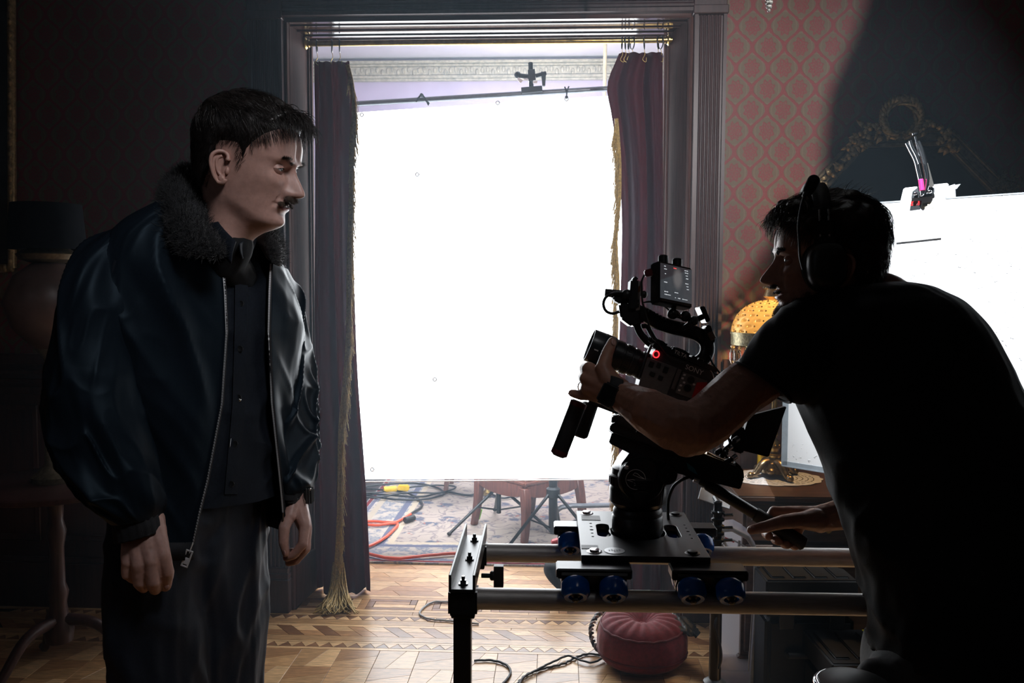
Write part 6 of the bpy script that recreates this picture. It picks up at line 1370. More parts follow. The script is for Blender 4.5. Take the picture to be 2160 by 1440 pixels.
class Head:
    def __init__(s, nose_px, d, fw, scale, hp, roll=0):
        s.hp = hp; fw = Vector(fw).normalized(); up = Vector((0, 0, 1)); lf = up.cross(fw).normalized(); up = fw.cross(lf)
        if roll: R = Matrix.Rotation(roll, 3, fw); up = R @ up; lf = R @ lf
        s.s = scale; s.A = np.array([list(fw), list(lf), list(up)])*scale
        tip = np.array([.0885+.0335*hp.get('nose', 1), 0, .0735]); s.o = np.array(P(*nose_px, d))-tip @ s.A
        s.v, s.f = head_geo(hp)
        s.bvh = BVHTree.FromPolygons([Vector(p) for p in s.v], s.f.tolist())
    def w(s, p): return np.asarray(p) @ s.A+s.o
    def W(s, *p): return Vector(s.w(np.array(p)))
    def body_bits(s):
        """head, ears, lids as vertex/face lists in world space with material slots"""
        V = [s.w(s.v)]; Fq = [s.f.tolist()]; y = np.abs(s.v[s.f].mean(1)[:, 1]); z = s.v[s.f].mean(1)[:, 2]; x = s.v[s.f].mean(1)[:, 0]
        lipm = (x > .07) & (((z > .0458) & (z < .0548-.004*(y/.02)**2)) | ((z <= .0458) & (z > .0360+.004*(y/.02)**2))) & (y < .0215)
        mi = [list(lipm.astype(int))]; off = len(s.v)
        for sg in (1, -1):
            mb = ear_mb(sg); V.append(s.w(np.array(mb.v))); Fq.append([tuple(i+off for i in f) for f in mb.f]); mi.append([0]*len(mb.f)); off += len(mb.v)
            ec = np.array([.0698, sg*.0318, .1105]); 
            for e0, e1, dz in ((.27, 1.5, 1), (-.34, -1.5, -1)):
                rows = []
                for i in range(8):
                    row = []
                    for j in range(21):
                        az = -1.6+3.2*j/20; cor = math.cos(min(1.5, abs(az)*1.45)); edge = e0*max(0, cor)*(1.0 if dz > 0 else .75)-.05+(.012*dz if cor < .1 else 0)*-1; el = edge+(e1-edge)*i/7; r = .01345+.0011*math.exp(-i*.9)
                        row.append(ec+np.array([r*math.cos(el)*math.cos(az), r*math.cos(el)*math.sin(az), r*math.sin(el)]))
                    rows.append(row)
                vv = np.array(rows).reshape(-1, 3); ff = [tuple(off+q for q in (i*21+j, i*21+j+1, (i+1)*21+j+1, (i+1)*21+j)) for i in range(7) for j in range(20)]
                V.append(s.w(vv)); Fq.append(ff); mi.append([0]*len(ff)); off += len(vv)
        return np.concatenate(V), [f for q in Fq for f in q], [m for q in mi for m in q]
    def eyes(s, parent, look):
        for sg in (1, -1):
            c = s.W(.0698, sg*.0318, .1105); mb = MB(); mb.ball(c, .0122*s.s, 24, 16); e = mb.build('eyeball', eye_white, parent, smooth=180)
            d = Vector(look).normalized(); mb = MB(); mb.lathe([(.0062*s.s, .01055*s.s), (.0058*s.s, .0112*s.s), (.003*s.s, .0124*s.s), (.0005, .0127*s.s)], c, d, 20); mb.build('iris', iris, e, smooth=180)
    def hair(s, mask, thick, comb, length, n, r, mat, capmat, parent, seed, free=2, lift=.0, name='hair'):
        rng = np.random.default_rng(seed); v, f = s.v, s.f; ms = mask(v); sel = (ms[f] > 0).all(1)
        nrm = np.zeros_like(v); a = v[f]; fn = np.cross(a[:, 2]-a[:, 0], a[:, 3]-a[:, 1])
        for k in range(4): np.add.at(nrm, f[:, k], fn)
        nrm /= np.linalg.norm(nrm, axis=1, keepdims=True)+1e-12
        if (nrm*(v-np.array([0, 0, .1]))).sum() < 0: nrm = -nrm
        er = np.min([mask(v+np.array([dx_, 0, 0])) for dx_ in (-.009, -.006, -.003, 0, .003, .006, .009)], 0); t_ = thick(v)*sstep(.002, .02, er); bump = .25*noise3(v*np.array([55, 110, 90.]), seed)+.25*noise3(v*np.array([28, 60, 45.]), seed+3)
        cap = v+nrm*(t_*(.80+bump)-.002*(1-sstep(.002, .010, er)))[:, None]; used = np.unique(f[sel]); mp = -np.ones(len(v), int); mp[used] = np.arange(len(used))
        cob = npobj(name, s.w(cap[used]), mp[f[sel]], capmat, parent)
        ar = np.linalg.norm(fn[sel], axis=1); pick = rng.choice(sel.sum(), n, p=ar/ar.sum()); fc = f[sel][pick]; wts = rng.dirichlet([1, 1, 1, 1], n)
        p = (v[fc]*wts[..., None]).sum(1); K = 7; paths = []
        for i in range(n):
            q = p[i]; L = float(length(q[None])[0])*rng.uniform(.7, 1.15); d = np.array(comb(q))+rng.normal(0, .16, 3); tk = float(thick(q[None])[0]); pts = []; cur = q.copy(); lf_ = rng.uniform(.55, 1.12); clump = noise3(q[None]*60, seed+5)[0]
            m0 = float(sstep(0, .018, mask(q[None]))[0]); fre = free if (q[2] > .165 and q[0] > .0) else 0
            for k in range(K):
                if k < K-fre or fre == 0:
                    loc, nn, _, _ = s.bvh.find_nearest(Vector(cur)); nn = np.array(nn)
                    if nn @ (np.array(loc)-np.array([0, 0, .1])) < 0: nn = -nn
                    loc = np.array(loc); tkc = min(tk, float(thick(loc[None])[0])+.002); pt = loc+nn*(tkc*lf_*(.25*(k == 0)+.75+.25*min(k, 3)/3)*max(m0, .15)+lift*k+.0015*clump)
                    dd = d-nn*(d @ nn); dd /= np.linalg.norm(dd)+1e-9; last = dd
                else:
                    pt = pts[-1]+last*L/(K-1)*.9; last = last*.72+np.array([0, clump*.25, -.55]); last /= np.linalg.norm(last)
                pts.append(pt); cur = (loc if k < K-fre or fre == 0 else pt)+dd*L/(K-1)
            paths.append(pts)
        vv, ff = strands(s.w(np.array(paths)), rng.uniform(.6, 1.25, n)*r, .4, 3); so = npobj('hair_strands', vv, ff, mat, cob); so['kind'] = 'stuff'
        return cob
    def tufts(s, name, pts, n, L, direc, r, mat, parent, seed, jit=(.004, .004, .004), curl=0):
        rng = np.random.default_rng(seed); paths = []
        for i in range(n):
            b = np.array(pts[rng.integers(len(pts))])+rng.normal(0, 1, 3)*np.array(jit); loc, nn, _, _ = s.bvh.find_nearest(Vector(b)); b = np.array(loc); d = np.array(direc(b))+rng.normal(0, .22, 3); d /= np.linalg.norm(d); l = L*rng.uniform(.6, 1.2); q = [b-d*.001]
            for k in range(4): d = d+np.array([0, 0, -curl]); d /= np.linalg.norm(d); q.append(q[-1]+d*l/4)
            paths.append(q)
        vv, ff = strands(s.w(np.array(paths)), r, .35, 3); o = npobj(name, vv, ff, mat, parent); o['kind'] = 'stuff'; return o
def joined(name, bits, mats, parent):
    V = []; F_ = []; MI = []; off = 0
    for v, f, mi in bits:
        V.extend(np.asarray(v).tolist()); F_.extend([tuple(int(i)+off for i in q) for q in f]); MI.extend(mi if mi is not None else [0]*len(f)); off += len(v)
    me = bpy.data.meshes.new(name); me.from_pydata((np.array(V)-np.array(rootloc(parent))).tolist(), [], F_); me.polygons.foreach_set('material_index', MI); me.polygons.foreach_set('use_smooth', [True]*len(F_)); me.update(); return link(name, me, mats, parent)
def PD(q): return P(q[0], q[1], q[2])
def hand_bits(palm, fingers, extra=(), vox=.0021, sm=3):
    mb = MB()
    for ch in list(palm)+list(fingers)+list(extra): mb.chain([(PD(c), c[3]/1000) for c in ch])
    v, f, n = remesh(mb, vox, sm); v = v+n*(.0004*noise3(v*120)+.0007*noise3(v*45))[:, None]; return v, f.tolist(), None
def nails(tips, parent):
    for (x, y, d), n_, a_, w in tips:
        c = P(x, y, d); mb = MB(); n_ = (CR*n_[0]+CU*n_[1]-_F*n_[2]).normalized(); a_ = (CR*a_[0]+CU*a_[1]-_F*a_[2]); a_ = (a_-n_*a_.dot(n_)).normalized(); mb.ball(c, (w*.75, w, w*.22), 12, 6, n_.cross(a_), a_, n_); mb.build('finger_nail', nail, parent, smooth=180)
def gridobj(name, G, mat, parent, closed=True, caps=False, smooth=180, th=0):
    mb = MB(); mb.grid([[Vector(p) for p in r] for r in G], closed=closed, caps=caps); o = mb.build(name, mat, parent, smooth=smooth)
    if th: md = o.modifiers.new('thickness', 'SOLIDIFY'); md.thickness = th; md.offset = -1
    return o
def addf(*fs): return lambda s, p, G: sum(f(s, p, G) for f in fs)
def masked(f, lo, hi, w=.12): return lambda s, p, G: f(s, p, G)*sstep(lo-w, lo+w, s)*(1-sstep(hi-w, hi+w, s))
# ------------------------------------------------------------------ the standing man
m1 = thing('person', Vector(P(400, 1300, 1.75).xy.to_3d()), 'standing man with dark hair and a moustache in an open navy jacket', 'person')
yw_ = math.radians(7); pt_ = math.radians(13)
H1 = Head((643, 413), 1.655, (math.cos(yw_)*math.cos(pt_), -math.sin(yw_)*math.cos(pt_), -math.sin(pt_)), 1.03, {})
core = MB(); core.chain([(P(480, 440, 1.71), .045), (P(452, 500, 1.765), .045), (P(420, 640, 1.75), .085), (P(420, 900, 1.76), .085), (P(410, 1070, 1.80), .06)]); core.chain([(P(262, 560, 1.64), .045), (P(420, 570, 1.75), .06), (P(560, 610, 1.87), .045)])
core.chain([(P(262, 560, 1.64), .045), (P(210, 850, 1.575), .038), (P(298, 1120, 1.53), .028)]); core.chain([(P(570, 610, 1.88), .045), (P(620, 850, 1.95), .03), (P(624, 1050, 1.91), .02)])
core.chain([(P(355, 1110, 1.76), .055), (P(338, 1480, 1.68), .05), (P(338, 1990, 1.69), .035)]); core.chain([(P(482, 1120, 1.86), .05), (P(490, 1450, 1.86), .04), (P(492, 1890, 1.885), .032)])
cv, cf, _n = remesh(core, .012, 3)
rh = hand_bits(
    [[(285, 1105, 1.53, 25), (270, 1186, 1.508, 12)], [(292, 1105, 1.53, 26), (293, 1190, 1.503, 13)], [(305, 1105, 1.53, 26), (320, 1184, 1.505, 13.5)], [(318, 1100, 1.535, 25), (344, 1170, 1.515, 13)], [(318, 1130, 1.545, 20), (338, 1160, 1.55, 14)]],
    [[(269, 1188, 1.508, 11), (268, 1211, 1.512, 10), (282, 1221, 1.54, 9), (292, 1204, 1.56, 8)],
     [(293, 1192, 1.503, 12.2), (294, 1228, 1.512, 11.2), (303, 1239, 1.545, 10), (307, 1214, 1.568, 8.5)],
     [(320, 1187, 1.505, 12.6), (323, 1227, 1.508, 11.6), (327, 1243, 1.537, 10.4), (326, 1220, 1.565, 8.8)],
     [(345, 1172, 1.515, 12.4), (354, 1206, 1.523, 11.4), (349, 1235, 1.542, 10.2), (341, 1222, 1.566, 8.5)],
     [(330, 1128, 1.56, 15), (346, 1162, 1.578, 13), (345, 1198, 1.59, 11), (335, 1214, 1.59, 8.5)]])
lh_ = hand_bits(
    [[(622, 1045, 1.90, 24), (643, 1108, 1.875, 13)], [(624, 1045, 1.90, 24), (646, 1114, 1.895, 13)], [(624, 1045, 1.91, 23), (645, 1118, 1.915, 12)], [(620, 1048, 1.91, 22), (640, 1118, 1.932, 11)], [(618, 1060, 1.885, 20), (612, 1088, 1.865, 14)]],
    [[(643, 1108, 1.875, 12.4), (639, 1146, 1.862, 11), (620, 1170, 1.866, 9.6), (604, 1176, 1.872, 8)],
     [(646, 1114, 1.895, 12.6), (645, 1156, 1.885, 11.2), (625, 1181, 1.886, 10), (609, 1186, 1.89, 8.2)],
     [(645, 1118, 1.915, 12), (644, 1158, 1.91, 10.8), (626, 1178, 1.91, 9.6), (612, 1180, 1.91, 8)],
     [(640, 1118, 1.932, 10.8), (640, 1148, 1.932, 9.6), (626, 1164, 1.932, 8.8), (616, 1162, 1.93, 7.6)],
     [(612, 1082, 1.868, 14.5), (600, 1112, 1.852, 12.4), (598, 1143, 1.848, 11), (603, 1166, 1.85, 8.4)]])
hv, hf, hmi = H1.body_bits()
body1 = joined('body', [(cv, cf.tolist(), None), rh, lh_, (hv, hf, hmi)], [skin_l, lip], m1)
nails([((352, 1238, 1.53), (.2, -.4, 1), (-.1, -1, -.3), .006), ((600, 1166, 1.838), (-.7, 0, .7), (.2, -1, 0), .0062)], m1)
H1.eyes(m1, (math.cos(.0), -.03, -.05))
zx = [-.11, -.085, -.07, -.055, -.042, -.030, -.022, .0, .008, .016, .026, .033, .045, .058, .072, .084, .12]
zh_ = [.018, .018, .022, .030, .050, .080, .128, .132, .120, .092, .092, .122, .142, .158, .172, .182, .186]
def mask1(v): return v[:, 2]-np.interp(v[:, 0], zx, zh_)
def thick1(v): x, y, z = v.T; return .0055+.017*sstep(.14, .20, z)*(1-.35*sstep(.0, -.09, x))+.010*sstep(.03, .08, x)*sstep(.16, .19, z)+.006*sstep(.11, .16, z)*sstep(-.0, -.08, x)-.003*(1-sstep(.02, .08, z))
def comb1(p):
    x, y, z = p; t_ = float(sstep(.165, .195, z)); side = np.array([-.35 if x < .03 else .35, 0, -1.]); top = np.array([1., -.35, -.05]); return top*t_+side*(1-t_)
def len1(v): x, y, z = v.T; return .012+.038*sstep(.15, .19, z)-.022*sstep(.04, .08, x)*sstep(.15, .18, z)
hc1 = H1.hair(mask1, thick1, comb1, len1, 5200, .00042, hair_l, hair_l, m1, 11)
# longer locks falling over the forehead
rng = np.random.default_rng(5); paths = []
for i in range(330):
    y0 = rng.uniform(-.055, .05); z0 = .186+rng.uniform(-.006, .022); x0 = .078-.35*abs(y0)*abs(y0)/.05-.8*(z0-.186); L = rng.uniform(.024, .072)*(1.0 if y0 < .0 else .8); b = np.array([x0+.012, y0, z0+.012]); d = np.array([.95, -.35+rng.normal(0, .25), .22+rng.normal(0, .2)]); q = [b]
    for k in range(9): d = d/np.linalg.norm(d); q.append(q[-1]+d*L/9); d = d+np.array([-.05, rng.normal(0, .05), -.15-.02*k])
    paths.append(q)
vv, ff = strands(H1.w(np.array(paths)), rng.uniform(.0004, .0009, len(paths)), .3, 3); o = npobj('forelock', vv, ff, hair_l, hc1); o['kind'] = 'stuff'
must = [(.10, sg*y, .0595-.10*y-3*y*y) for y in np.linspace(0, .034, 16) for sg in (1, -1)]
H1.tufts('moustache', must, 2300, .0110, lambda b: (.45, 1.1*np.sign(b[1])*(abs(b[1])/.012)**.5, -.75), .00026, beard_m, m1, 3, (.003, .002, .0028), .08)
H1.tufts('eyebrow', [(.09, sg*(.014+.036*t_), .1245+.007*math.sin(t_*2.4)) for t_ in np.linspace(0, 1, 16) for sg in (1, -1)], 700, .009, lambda b: (.25, .9*np.sign(b[1]), .25), .00028, hair_l, m1, 4, (.001, .001, .0018))
H1.tufts('stubble', [(x, y, z) for x in (.0, .03, .06, .085) for y in (-.06, -.04, 0, .04, .06) for z in (.0, .015, .03)], 1600, .0016, lambda b: (.6, 1.0*np.sign(b[1]), -.5), .00016, hair_l, m1, 6, (.02, .02, .012))
# trousers
G1 = loft([(262, 1000, 1.64, 480, 1000, 1.76, .13), (252, 1100, 1.64, 470, 1100, 1.74, .14), (240, 1200, 1.64, 445, 1200, 1.72, .135), (238, 1300, 1.64, 431, 1300, 1.70, .12), (246, 1440, 1.63, 432, 1440, 1.69, .105), (256, 1640, 1.64, 428, 1640, 1.69, .09), (262, 1900, 1.66, 424, 1900, 1.70, .085), (262, 2085, 1.66, 422, 2085, 1.70, .09)], 120, 72, 2.2, disp=addf(creases(1.6, 9, .006, 1, .6), creases(3.5, 5, .004, 2)))
G2 = loft([(400, 1000, 1.76, 566, 1000, 1.90, .12), (402, 1100, 1.76, 558, 1100, 1.90, .13), (415, 1200, 1.77, 557, 1200, 1.90, .125), (426, 1300, 1.79, 556, 1300, 1.90, .11), (430, 1440, 1.80, 549, 1440, 1.89, .10), (434, 1620, 1.82, 548, 1620, 1.90, .09), (436, 1800, 1.84, 548, 1800, 1.91, .085), (436, 1950, 1.86, 546, 1950, 1.91, .09)], 120, 72, 2.2, disp=addf(creases(1.6, 9, .006, 5, -.6), creases(3.5, 5, .004, 7)))
tb1 = MB(); tb1.grid([[Vector(p) for p in r] for r in G1], closed=True, caps=True); tb1.grid([[Vector(p) for p in r] for r in G2], closed=True, caps=True); v, f, n = remesh(tb1, .006, 3)
tro = npobj('trousers', v, f, trousercloth, m1)
shoe_m = M('black_shoe_leather', (.010, .010, .011), .35, 0, 60, .1)
for pxc, d in ((342, 1.68), (492, 1.885)):
    c = P(pxc, 1500, d); a = math.radians(-42 if pxc < 400 else -25); fd = Vector((math.cos(a), math.sin(a), 0)); sd = Vector((-fd.y, fd.x, 0)); rows = []
    for i in range(16):
        t_ = i/15; x = -.09+.29*t_; w = .034+.014*math.sin(math.pi*min(1, t_*1.1))**.8-(.03*max(0, t_-.85)/.15); h = (.095-.05*sstep(.25, .7, t_)-.02*max(0, t_-.8)/.2); rows.append([Vector((c.x, c.y, 0))+fd*x+sd*(w*math.copysign(abs(math.cos(q))**.7, math.cos(q)))+Vector((0, 0, .001+h/2+h/2*math.copysign(abs(math.sin(q))**.7, math.sin(q)))) for q in [2*math.pi*k/20 for k in range(20)]])
    mb = MB(); mb.grid(rows, closed=True, caps=True); mb.build('shoe', shoe_m, m1, smooth=60)
# shirt and jacket
JS = [(340, 425, 1.66, 525, 490, 1.80, .085), (268, 468, 1.63, 575, 528, 1.84, .125), (226, 530, 1.60, 612, 585, 1.88, .145), (216, 640, 1.59, 630, 650, 1.89, .155), (228, 760, 1.60, 627, 770, 1.88, .155), (240, 880, 1.61, 616, 885, 1.87, .158), (248, 990, 1.62, 606, 990, 1.86, .160), (254, 1060, 1.62, 602, 1055, 1.86, .162), (258, 1112, 1.62, 600, 1106, 1.86, .162)]
SS = [(a+16, b+10, c, d_-16, e_+6, g_, h_-.022) for a, b, c, d_, e_, g_, h_ in JS[:7]]+[(268, 1050, 1.63, 584, 1045, 1.85, .135)]
sh1 = gridobj('shirt', loft(SS, 110, 90, 2.0, disp=addf(creases(1.4, 5, .006, 21), creases(3, 9, .003, 23))), shirtcloth, m1)
zr_y = [300, 535, 620, 700, 850, 1010, 1075, 1160]; zr_x = [462, 470, 477, 480, 470, 440, 424, 406]
zl_y = [300, 545, 620, 700, 850, 990, 1060, 1160]; zl_x = [566, 573, 570, 568, 575, 590, 597, 604]
def jphi(q, fr):
    L = np.array(q[:2]); R = np.array(q[3:5]); ym = (L[1]+R[1])/2+ (40*fr); ph = []
    # the front of the ring is nearer, so it reads lower and wider in the picture: solve on the projected point
    A3, B3 = np.array(P(q[0], q[1], q[2])), np.array(P(q[3], q[4], q[5])); C3 = (A3+B3)/2; X3 = (B3-A3)/2
    tt = np.linspace(.02, np.pi-.02, 5000); e = 2.0; c = np.cos(tt); s = np.sin(tt); c = np.sign(c)*np.abs(c)**(2/e); s = np.abs(s)**(2/e)
    pts = C3+np.outer(c, X3)-np.outer(s, np.array(_F))*q[6]; rel = pts-np.array(CAM); dep = rel @ np.array(_F); xs = CW/2+FPX*(rel @ np.array(CR))/dep; ys = CH/2-FPX*(rel @ np.array(CU))/dep
    a = tt[np.argmin(np.abs(xs-np.interp(ys, zr_y, zr_x)))]; b = tt[np.argmin(np.abs(xs-np.minimum(np.interp(ys, zl_y, zl_x), xs.max()-.5)))]
    return a, 2*np.pi+b
fo = addf(masked(creases(1.1, 1.6, .014, 31, .25, 2.2), .12, 1), masked(creases(2.6, 2.4, .004, 33, .5), .1, 1.0), creases(5, 8, .001, 35))
edge0 = lambda f: (lambda s, p, G: f(s, p, G)*sstep(0, .05, p)*(1-sstep(.95, 1, p)))
GJ = loft(JS, 150, 150, 2.0, phi=jphi, disp=edge0(fo))
jk = gridobj('jacket', GJ, nylon, m1, closed=False, th=.006)
mb = MB(); hem = [Vector(p) for p in GJ[-1]]; mb.grid([[p+Vector((0, 0, .004)) for p in hem], [p-Vector((0, 0, .03)) for p in hem]]); hb_ = mb.build('jacket_hem', rib, jk, smooth=180); md = hb_.modifiers.new('t', 'SOLIDIFY'); md.thickness = .008
NS = [(262, 478, 1.63, 350, 520, 1.68, .075), (200, 512, 1.60, 340, 590, 1.66, .092), (160, 568, 1.57, 326, 660, 1.63, .095), (128, 690, 1.55, 308, 735, 1.60, .095), (110, 790, 1.54, 302, 805, 1.57, .092), (113, 880, 1.53, 304, 885, 1.55, .090), (132, 960, 1.52, 318, 960, 1.54, .088), (163, 1020, 1.51, 334, 1025, 1.53, .082), (208, 1072, 1.51, 342, 1070, 1.53, .070), (240, 1100, 1.51, 338, 1088, 1.53, .052)]
sl_f = addf(masked(creases(1.1, 2.6, .011, 41, .35, 2.3), .06, .94, .06), masked(creases(1.5, 6, .006, 43, .3, 2.2), .5, .97, .05), masked(creases(3, 6, .0015, 45), .05, .95, .05))
gridobj('sleeve', loft(NS, 220, 170, 2.0, disp=sl_f), nylon, jk, caps=True)
gridobj('cuff', loft([(243, 1092, 1.51, 338, 1082, 1.53, .046), (244, 1112, 1.51, 342, 1098, 1.53, .044), (248, 1143, 1.51, 343, 1118, 1.53, .040)], 16, 60, 2.2, disp=lambda s, p, G: .0012*np.sin(p*2*np.pi*40)), rib, jk, th=.004)
FS = [(520, 560, 1.84, 604, 566, 1.92, .07), (545, 610, 1.86, 634, 622, 1.94, .085), (560, 690, 1.88, 642, 690, 1.96, .085), (568, 770, 1.90, 656, 765, 1.98, .082), (573, 850, 1.90, 666, 846, 1.98, .080), (580, 920, 1.89, 669, 915, 1.97, .078), (588, 975, 1.88, 664, 975, 1.95, .070), (594, 1010, 1.87, 664, 1012, 1.94, .060), (600, 1036, 1.87, 652, 1038, 1.93, .042)]
gridobj('sleeve', loft(FS, 180, 140, 2.0, disp=addf(masked(creases(1.2, 4, .009, 51, -.35, 2.4), .06, .94, .06), masked(creases(1.6, 7, .005, 53, .3), .45, .97, .05))), nylon, jk, caps=True)
gridobj('cuff', loft([(600, 1030, 1.87, 652, 1032, 1.93, .036), (601, 1050, 1.87, 650, 1050, 1.93, .034)], 10, 50, 2.2), rib, jk, th=.004)
# shoulder strap panel catching the light
mb = MB(); q = []
for (a, b) in (((352, 452), (366, 478)), ((318, 462), (330, 492)), ((282, 476), (292, 508)), ((246, 494), (254, 530))): q.append([a, b])
rows = []; bvj = BVHTree.FromPolygons([Vector(p) for p in GJ.reshape(-1, 3)], [(i*150+j, i*150+j+1, (i+1)*150+j+1, (i+1)*150+j) for i in range(149) for j in range(149)])
def on_jacket(x, y, lift=.004):
    h = bvj.ray_cast(CAM, ray(x, y).normalized())[0]; return (h if h else P(x, y, 1.6))-ray(x, y).normalized()*lift
# zips
tooth = M('pale_metal_zip', (.62, .63, .65), .4, .25, 30, .05); ztape = M('black_zip_tape', (.006, .006, .008), .7, 0, 90, .1)
for side in (0, -1):
    ln_ = [Vector(p) for p in GJ[12 if side == 0 else 18:, side]]; ln_ = spl(ln_, 150); inner = [Vector(p) for p in GJ[12 if side == 0 else 18:, 3 if side == 0 else -4]]
    out = -_F*.004; mb = MB(); mb.tube([p+out*.6 for p in ln_], .004, 6, flat=.6); zp = mb.build('zip_tape', ztape, jk, smooth=60); mb = MB()
    L = sum((b-a).length for a, b in zip(ln_[:-1], ln_[1:])); nt_ = int(L/.0052); q = spl(ln_, nt_)
    for i in range(nt_-1): d = (q[i+1]-q[i]).normalized(); mb.box((q[i]+q[i+1])/2+out*1.5, (.0026, .0034, .0024), d)
    o = mb.build('zip_teeth', tooth, zp, smooth=0); o['kind'] = 'stuff'
    if side == 0:
        e = ln_[-1]+out*2; mb = MB(); dz = (P(404, 1143, 1.55)-P(416, 1110, 1.55)).normalized(); mb.box(e+dz*.006, (.016, .010, .005), dz); mb.build('zip_slider', tooth, zp, bevel=.002)
        s_ = dz.cross(_F).normalized(); mb = MB(); c = e+dz*.026-_F*.003
        for a, w, l in ((.0055, .003, .032), (-.0055, .003, .032)): mb.box(c+s_*a, (l, w, .002), dz, Z=-_F)
        for a in (-.015, .0, .015): mb.box(c+dz*a, (.003, .014, .002), dz, Z=-_F)
        mb.box(c+dz*.006, (.010, .009, .0022), dz, Z=-_F); mb.build('zip_pull', tooth, zp, bevel=.0006)
    else:
        mb = MB(); mb.rod(ln_[-1]+out*1.5, ln_[-1]+out*1.5-(ln_[-1]-ln_[-8]).normalized()*.03, .0022, 6); mb.build('zip_pin', chrome, zp)
# pile collar
def collar(inner, outer, name, lift, seed, nstr=5200):
    n = 70; I = spline([P(*p) for p in inner], n); O = spline([P(*p) for p in outer], n); mrow = 18; G = []
    for i in range(n):
        fl = math.sin(math.pi*i/(n-1))**.35
        row = []
        ctr_ = np.array(P(450, 470, 1.73)); 
        for j in range(mrow):
            t_ = j/(mrow-1); p = I[i]*(1-t_)+O[i]*t_; outv = p-ctr_; outv[2] = max(outv[2], 0)*.5+.02; outv /= np.linalg.norm(outv); row.append(p+outv*(lift*math.sin(math.pi*min(1, t_*.85+.12))**.7*fl)+np.array([0, 0, .012])*math.sin(math.pi*t_)*fl)
        for j in range(1, mrow-1):
            t_ = 1-j/(mrow-1); p = I[i]*(1-t_)+O[i]*t_; row.append(p-(p-ctr_)/np.linalg.norm(p-ctr_)*.012)
        G.append(row)
    G = np.array(G); G = G+.003*noise3(G*60, seed)[..., None]; co = gridobj(name, G, fur, jk, caps=True)
    rng = np.random.default_rng(seed); a = rng.uniform(0, n-1.01, nstr); b = rng.uniform(0, mrow-1.01, nstr); ia = a.astype(int); ib = b.astype(int); p = G[ia, ib]; p1 = G[ia+1, ib]; p2 = G[ia, ib+1]; nr = np.cross(p1-p, p2-p); nr /= np.linalg.norm(nr, axis=1, keepdims=True)+1e-9
    sg = np.sign((nr*(p-np.array(P(450, 480, 1.73)))).sum(1)); nr *= sg[:, None]; p = p+(p1-p)*(a-ia)[:, None]+(p2-p)*(b-ib)[:, None]; d = nr+rng.normal(0, .5, (nstr, 3)); L = rng.uniform(.005, .011, nstr)[:, None]; k = rng.normal(0, .5, (nstr, 3)); pth = np.stack([p-nr*.001, p+d*L*.5, p+d*L+k*L*.4], 1); v, f = strands(pth, .00045, .5, 3); o = npobj('pile', v, f, fur, co); o['kind'] = 'stuff'
collar([(476, 532, 1.585), (458, 500, 1.60), (440, 462, 1.63), (431, 420, 1.67), (430, 384, 1.72), (440, 366, 1.79)], [(470, 546, 1.57), (428, 546, 1.56), (385, 536, 1.57), (352, 498, 1.59), (343, 450, 1.63), (352, 405, 1.70), (385, 376, 1.77), (420, 362, 1.82)], 'collar', .028, 61)
collar([(440, 366, 1.79), (480, 400, 1.86), (530, 460, 1.84), (546, 490, 1.80), (552, 520, 1.76)], [(420, 362, 1.82), (480, 420, 1.92), (560, 480, 1.91), (592, 530, 1.86), (590, 562, 1.80), (572, 556, 1.765)], 'collar', .022, 63, 2600)
# shirt collar and placket
shv = sh1.data; bvs = BVHTree.FromPolygons([Vector(v.co)+Vector(rootloc(m1)) for v in shv.vertices], [tuple(p.vertices) for p in shv.polygons])
def on_shirt(x, y, lift=.003):
    r = ray(x, y).normalized(); h = bvs.ray_cast(CAM, r)[0]; return (h if h else P(x, y, 1.62))-r*lift
mb = MB(); ys = [520+i*18 for i in range(30)]; rows = []
for y in ys: x = np.interp(y, [520, 700, 860, 1050], [512, 510, 505, 488]); rows.append([on_shirt(x-16, y, .003), on_shirt(x-15, y, .0055), on_shirt(x+11, y, .0055), on_shirt(x+12, y, .003)])
mb.grid(rows); mb.build('placket', shirtcloth, sh1, smooth=30)
for y in (560, 640, 735, 838, 935, 1020): x = np.interp(y, [520, 700, 860, 1050], [510, 508, 503, 486]); mb = MB(); mb.lathe([(.0055, 0), (.006, .001), (.0055, .0022), (.003, .0016)], on_shirt(x, y, .006), -_F, 14); mb.build('button', black_plastic, sh1)
def colleaf(I, O, nm, par):
    a = spline([P(*p) for p in I], 24); b = spline([P(*p) for p in O], 24); mb = MB(); mb.grid([[Vector(a[i]*(1-t_)+b[i]*t_)-_F*.006*math.sin(math.pi*t_) for t_ in np.linspace(0, 1, 8)] for i in range(24)]); o = mb.build(nm, shirtcloth, par, smooth=180); md = o.modifiers.new('t', 'SOLIDIFY'); md.thickness = .003
colleaf([(497, 508, 1.585), (470, 480, 1.61), (448, 445, 1.65), (436, 405, 1.70)], [(486, 556, 1.575), (452, 524, 1.60), (434, 480, 1.64), (428, 420, 1.69)], 'collar_leaf', sh1)
colleaf([(506, 514, 1.62), (522, 502, 1.68), (536, 482, 1.74)], [(512, 546, 1.65), (530, 534, 1.72), (543, 506, 1.77)], 'collar_leaf', sh1)
mb = MB(); mb.chain([(P(468, 490, 1.676), .05), (P(481, 518, 1.676), .050), (P(464, 545, 1.686), .050), (P(500, 600, 1.80), .05)]); v, f, n = remesh(mb, .005, 3); npobj('undershirt', v, f, tee, m1)
for y, x in ((843, 505),): mb = MB(); mb.ball(on_shirt(x, y, .006), .004, 8, 6); mb.build('snap', chrome, sh1)
mb = MB(); mb.rod(P(486, 925, 1.60), P(484, 942, 1.60), .0015, 8); mb.build('pen_tip', chrome, sh1)
